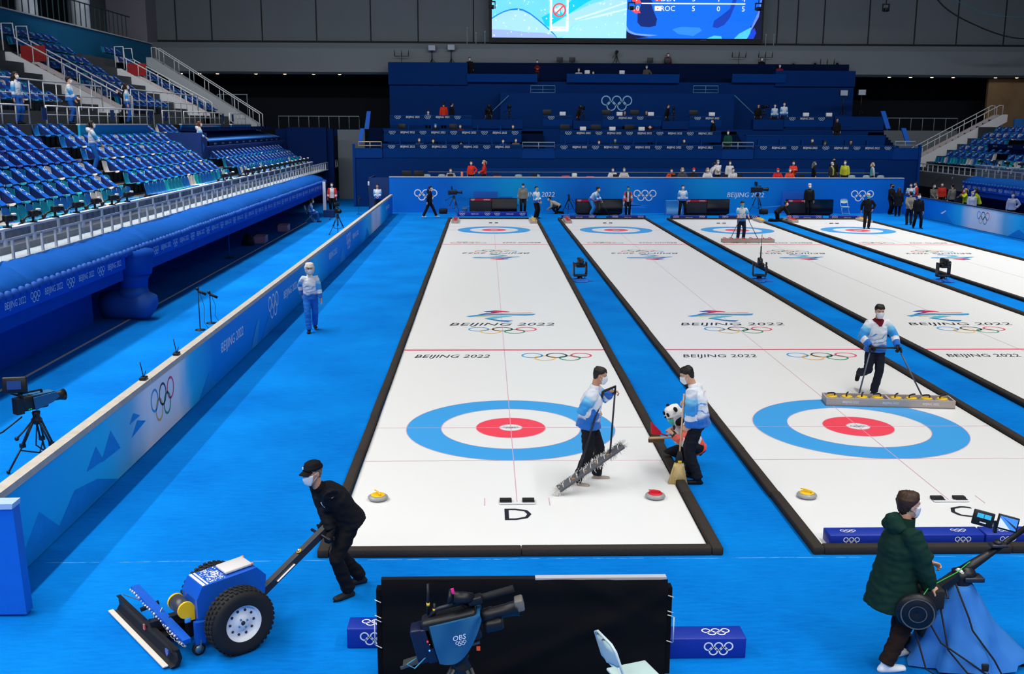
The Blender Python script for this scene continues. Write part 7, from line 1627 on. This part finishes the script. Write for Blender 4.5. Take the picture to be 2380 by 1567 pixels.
stand = [
 ('person in orange red jacket standing with back turned behind the left top press desk', -3.3, 55.9, 4.9, 10, 'd8361c', ('short', 'black'), dict(mask=None, h=1.78)),
 ('person in black standing beside the orange red jacket', -2.75, 55.9, 4.9, -60, '121318', ('short', 'black'), dict(mask=None, h=1.76)),
 ('camera operator in black crouched at the left camera platform', -.2, 55.6, 5.1, 180, '15161a', ('short', 'black'), dict(lean=20, h=1.5)),
 ('camera operator standing at the tripod left of the ring emblem', 5.95, 55.6, 5.05, -120, '2a2420', ('short', 'black'), dict(lean=16, h=1.5, mask=None)),
 ('camera operator in black at the tripod right of the ring emblem', 12.1, 55.6, 5.05, -120, '14151a', ('short', 'black'), dict(lean=10, h=1.55, mask=None)),
 ('camera operator at the right camera platform', 18.45, 55.6, 5.1, 180, '1c1a18', ('short', 'black'), dict(lean=14, h=1.55, mask=None)),
 ('left of two volunteers standing behind the right top press desk', 19.7, 55.9, 5.0, 180, 'volunteer', ('short', 'black'), dict(h=1.68, girl=True)),
 ('right of two volunteers standing behind the right top press desk', 20.35, 55.9, 5.05, 180, 'volunteer', ('short', 'black'), dict(h=1.74)),
 ('person in black standing at the right end of the middle second desk row', 14.9, 53.4, 3.95, 90, '101116', ('short', 'black'), dict(h=1.66, coat=True)),
 ('person in dark green jacket standing behind the right stair railing', 15.3, 50.6, 3.15, 160, '124a3a', ('crop', 'auburn'), dict(h=1.72)),
 ('person in black with a camera standing at the right end of the second desk row', 23.3, 53.4, 4.0, 180, '121318', ('short', 'black'), dict(h=1.7, mask=None)),
 ('person in dark red jacket standing at the top left of the gallery', 3.35, 60.3, 8.1, 180, '6a1820', ('short', 'black'), dict(h=1.72, wl=(-.08, .28, 1.1), wr=(.08, .28, 1.1))),
 ('person in khaki jacket standing at the middle gallery desk', 11.3, 60.0, 7.75, 170, '5c564a', ('crop', 'grey'), dict(h=1.7, wl=(-.2, .1, 1.0), el=(-1, -.4, 0))),
 ('person in dark red top behind a high gallery desk under the screen', 12.95, 60.7, 8.7, 180, '641820', ('short', 'black'), dict(h=1.66)),
 ('person in dark clothes with head lowered at the left gallery wall', -1.55, 60.2, 8.3, 180, '131318', ('short', 'black'), dict(h=1.66)),
 ('camera operator in dark clothes at the right gallery wall', 19.8, 60.5, 8.35, -170, '15151a', ('short', 'black'), dict(h=1.74)),
]
for lb, x, y, z, f, tp, hr_, k in stand: bust(lb, x, y, z, f, tp, hr_, True, **k)
# ================================================================ equipment high in the hall and on the desks
mb = MB(); mb.bb(-40, 52, -24, 64, 22.5, 22.7); mb.build('ceiling', mat('dark_roof', '14161a', .9))['kind'] = 'structure'
def panel_light(x, y, z0, z1, label):
    t = empty('light_panel', (x, y, z0), 0, label, 'lamp', 'light panels on stands'); h = z1-z0
    q = MB(); q.cyl((0, 0, 0), (0, 0, h), .04, 8)
    for a in (0, 120, 240): q.cyl((0, 0, .35), (.3*math.cos(R(a)), .3*math.sin(R(a)), 0), .02, 6)
    q.build('stand', m_black, t); MB().box((0, -.04, h), (.5, .08, .36)).build('panel', mat('pale_lamp_face', 'aeb8c6', .5), t); MB().bb(-.3, -.25, -.06, .06, h-.2, h+.2).bb(.25, .3, -.06, .06, h-.2, h+.2).build('yoke', m_black, t)
panel_light(-4.3, 60.6, 9.55, 10.65, 'pale light panel on stand at the top left of the tribune, left one')
panel_light(-2.9, 60.6, 9.55, 10.7, 'pale light panel on stand at the top left of the tribune, right one')
panel_light(24.85, 57, 6.0, 7.5, 'pale light panel on stand at the right end of the tribune, left one')
panel_light(26.2, 57.2, 6.0, 7.55, 'pale light panel on stand at the right end of the tribune, right one')
def aerial_rack(x, y, z, label, w=.5):
    t = empty('aerial_rack', (x, y, z), 0, label, 'antenna', 'antenna racks above the tribune'); q = MB(); q.cyl((0, 0, 0), (0, 0, .75), .02, 6).cyl((-w, 0, .5), (w, 0, .5), .018, 6).build('mast', m_black, t)
    q = MB()
    for a in (-w, 0, w): q.mark().loft([(a, 0, .5), (a, 0, .62), (a+.02, 0, .95)], [.02, .04, .01], 6)
    q.build('aerial', m_black, t)
for x, y, z, lb in ((-6.5, 60.5, 9.55, 'black antenna rack at the upper left corner of the tribune'), (18.15, 60.6, 9.6, 'black antenna rack right of the gallery, left one'), (20.1, 60.6, 9.6, 'black antenna rack right of the gallery, middle one'), (24.6, 60.3, 9.1, 'black antenna rack with boxes at the right end of the gallery')): aerial_rack(x, y, z, lb)
for k, (x, z) in enumerate(((22.3, 9.6), (23.9, 9.65), (25.55, 9.68))):
    t = empty('wall_vent', (x, 60.98, z), 0, 'round dark vent in the grey beam, %s from the left' % nth(k+1), 'vent', 'round vents in the grey beam')
    MB().lathe((0, 0, 0), [(.12, 0), (.24, .0), (.25, .03), (.24, .06), (.12, .03)], 20, 0, (0, -1, 0), True, False).build('rim', m_conc, t); MB().disc((0, -.02, 0), X, Z, .13, 16).build('opening', m_void, t)
for k, (x, h) in enumerate(((-1.75, 1.1), (-1.1, .75), (-.45, .85), (20.2, .75), (20.8, .75))):
    tag(MB().cyl((x, 61.15, 11.0), (x, 61.15, 11.0+h), .035, 8).ball((x, 61.15, 11.0+h), .08, 8).build('aerial_pole', m_railg), 'pale antenna pole standing on the grey beam ledge, %s from the left' % nth(k+1), 'antenna', 'antenna poles on the beam ledge')
def monitor(x, y, z, w, label, pale=False, grp='monitors on the press desks'):
    t = empty('tent_card' if pale else 'monitor', (x, y, z), random.uniform(-8, 8), label, 'box' if pale else 'monitor', 'pale boxes on the press desks' if pale else grp)
    if pale: MB().rbox((0, 0, .14), (w*.75, .2, .26), .03).build('case', m_white, t)
    else: MB().rbox((0, 0, .24), (w, .05, .34), .01).build('screen', m_black, t); MB().box((0, 0, .04), (w*.4, .18, .03)).box((0, .03, .1), (.06, .04, .14)).build('foot', m_black, t)
for k, x in enumerate((3.8, 7.85, 9.8, 13.85)): monitor(x, 55.0, 5.83, .6, 'black monitor on the top press desks, %s from the left' % nth(k+1))
for k, x in enumerate((4.85, 8.75, 10.9, 15.1, 21.6, 23.2)): monitor(x, 54.9, 5.83, .55, 'pale box on the top press desks, %s from the left' % nth(k+1), True)
for k, x in enumerate((4.85, 6.9, 9.15)): monitor(x, 52.7, 4.84, .65, 'black monitor on the second press desk row, %s from the left' % nth(k+1))
for k, x in enumerate((6.05, 8.0, 9.95)): monitor(x, 52.6, 4.84, .55, 'pale box on the second press desk row, %s from the left' % nth(k+1), True)
for k, x in enumerate((-5.95, -2.55)): monitor(x, 52.7, 4.84, .5, 'black monitor on the left second press desk, %s from the left' % nth(k+1))
for k, x in enumerate((5.0, 5.9, 11.6, 12.9)): monitor(x, 60.4, 9.62 if k > 1 else 9.62, .45, 'small black monitor on top of the gallery, %s from the left' % nth(k+1))
for k, x in enumerate((6.9, 9.4)): monitor(x, 59.2, 8.8, .5, 'pale box on the middle gallery desk, %s' % ('left' if k == 0 else 'right'), True)
for k, (x, lb) in enumerate(((-5.2, 'black display standing at the left end of the officials bench, left one'), (-4.45, 'black display standing at the left end of the officials bench, right one'))): monitor(x, 46.2, 2.06, .6, lb)
def laptop(x, y, z, label):
    t = empty('laptop', (x, y, z), 0, label, 'laptop', 'laptops on the officials bench')
    MB().box((0, .05, .01), (.34, .24, .02)).build('keyboard', m_dark, t); MB().box((0, -.08, .12), (.34, .015, .22)).build('lid', m_black, t)
for k, x in enumerate((-2.55, .25, 2.55, 7.5, 11.05, 12.1, 14.2, 15.1, 18.9, 21.0)): laptop(x, 46.2, 2.06, 'dark laptop on the officials bench, %s from the left' % nth(k+1))
for x, w, h, mm, lb in ((4.45, .5, .14, m_red, 'red bag lying on the officials bench left of centre'), (5.95, .5, .1, mat('pink_bag', 'e24a6a', .6), 'pink bag lying on the officials bench near the centre'), (4.98, .3, .28, m_white, 'white bag standing on the officials bench near the red one'), (.3, .5, .12, m_red, 'red bag beside the woman with ponytail on the bench'), (-1.85, .14, .36, mat('orange_white_box', 'e88a6a', .6), 'orange and white carton on the officials bench')):
    tag(MB().rbox((x, 46.15, 2.06+h/2), (w, .25, h), .04).build('bag', mm), lb, 'bag', 'bags on the officials bench')
for k, x in enumerate((-4.0, -3.1, 1.6, 2.7, 22.2, 23.1, 24.0)): folding_chair(x, 47.0, 0, 'white chair back showing above the officials bench, %s from the left' % nth(k+1), BZ)
for k, (x, z, rz, lb) in enumerate(((-.15, 5.55, 170, 'black camera on tripod on the left camera platform, nearer the stair railing'), (1.2, 5.55, 190, 'black camera on tripod at the right end of the left camera platform'), (6.2, 5.5, 150, 'black camera on tripod left of the ring emblem'), (12.45, 5.5, 170, 'black camera on tripod right of the ring emblem'), (18.7, 5.62, 200, 'black camera on tripod on the right camera platform'))):
    camera_on_tripod(x, 54.85, rz, .6, lb, r=.3, z=z, s=.9, vf=False)
camera_on_tripod(9.15, 60.6, 180, .55, 'black camera on tripod high in the gallery under the screen', r=.3, z=9.6, s=.9, vf=False)
for k, (x, lb) in enumerate(((.05, 'black remote camera hanging before the left edge of the video screen'), (9.9, 'black remote camera hanging before the middle of the video screen'), (18.9, 'black remote camera hanging before the right edge of the video screen'), (28.0, 'black remote camera hanging before the grey wall right of the screen'))):
    t = empty('hanging_camera', (x, 58.6, 13.4), 0, lb, 'camera', 'hanging remote cameras')
    MB().cyl((0, 0, .3), (0, 0, 9.1), .03, 6).build('drop_rod', m_black, t); q = MB(); q.rbox((0, 0, .28), (.5, .2, .08), .02).rbox((-.22, 0, .05), (.06, .16, .5), .02).rbox((.22, 0, .05), (.06, .16, .5), .02).build('yoke_frame', m_black, t); MB().rbox((0, -.05, -.1), (.3, .36, .26), .04).cyl((0, -.2, -.12), (0, -.36, -.16), .07, 10).build('body', m_black, t)
for k, (pts, r, mm, lb) in enumerate((([(29.5, 15.0), (31.0, 13.3), (33.0, 12.2), (35.5, 11.35), (37.5, 11.25), (40, 12.1), (44, 15)], .05, m_rub, 'thick black cable sagging across the upper right of the grey wall'), ([(30.0, 15.0), (32, 13.6), (34.5, 12.75), (37.5, 12.7), (41, 13.6), (44, 15.4)], .022, mat('teal_cable', '3a7f96', .5), 'thin teal cable sagging in the upper right'), ([(33, 12.1), (36, 11.3), (38.5, 11.6), (43, 13)], .02, mat('grey_cable', '6a7074', .5), 'thin grey cable crossing the thick black one in the upper right'))):
    P_ = [V((x, 56, z)) for x, z in pts]; q = []
    for i in range(len(P_)-1):
        a0, a1, a2, a3 = P_[max(i-1, 0)], P_[i], P_[i+1], P_[min(i+2, len(P_)-1)]
        for j in range(6): s_ = j/6; q.append(.5*(2*a1+(a2-a0)*s_+(2*a0-5*a1+4*a2-a3)*s_*s_+(3*a1-a0-3*a2+a3)*s_**3))
    tag(MB().loft(q, r, 6).build('hanging_cable', mm), lb, 'cable', 'cables hanging in the upper right')
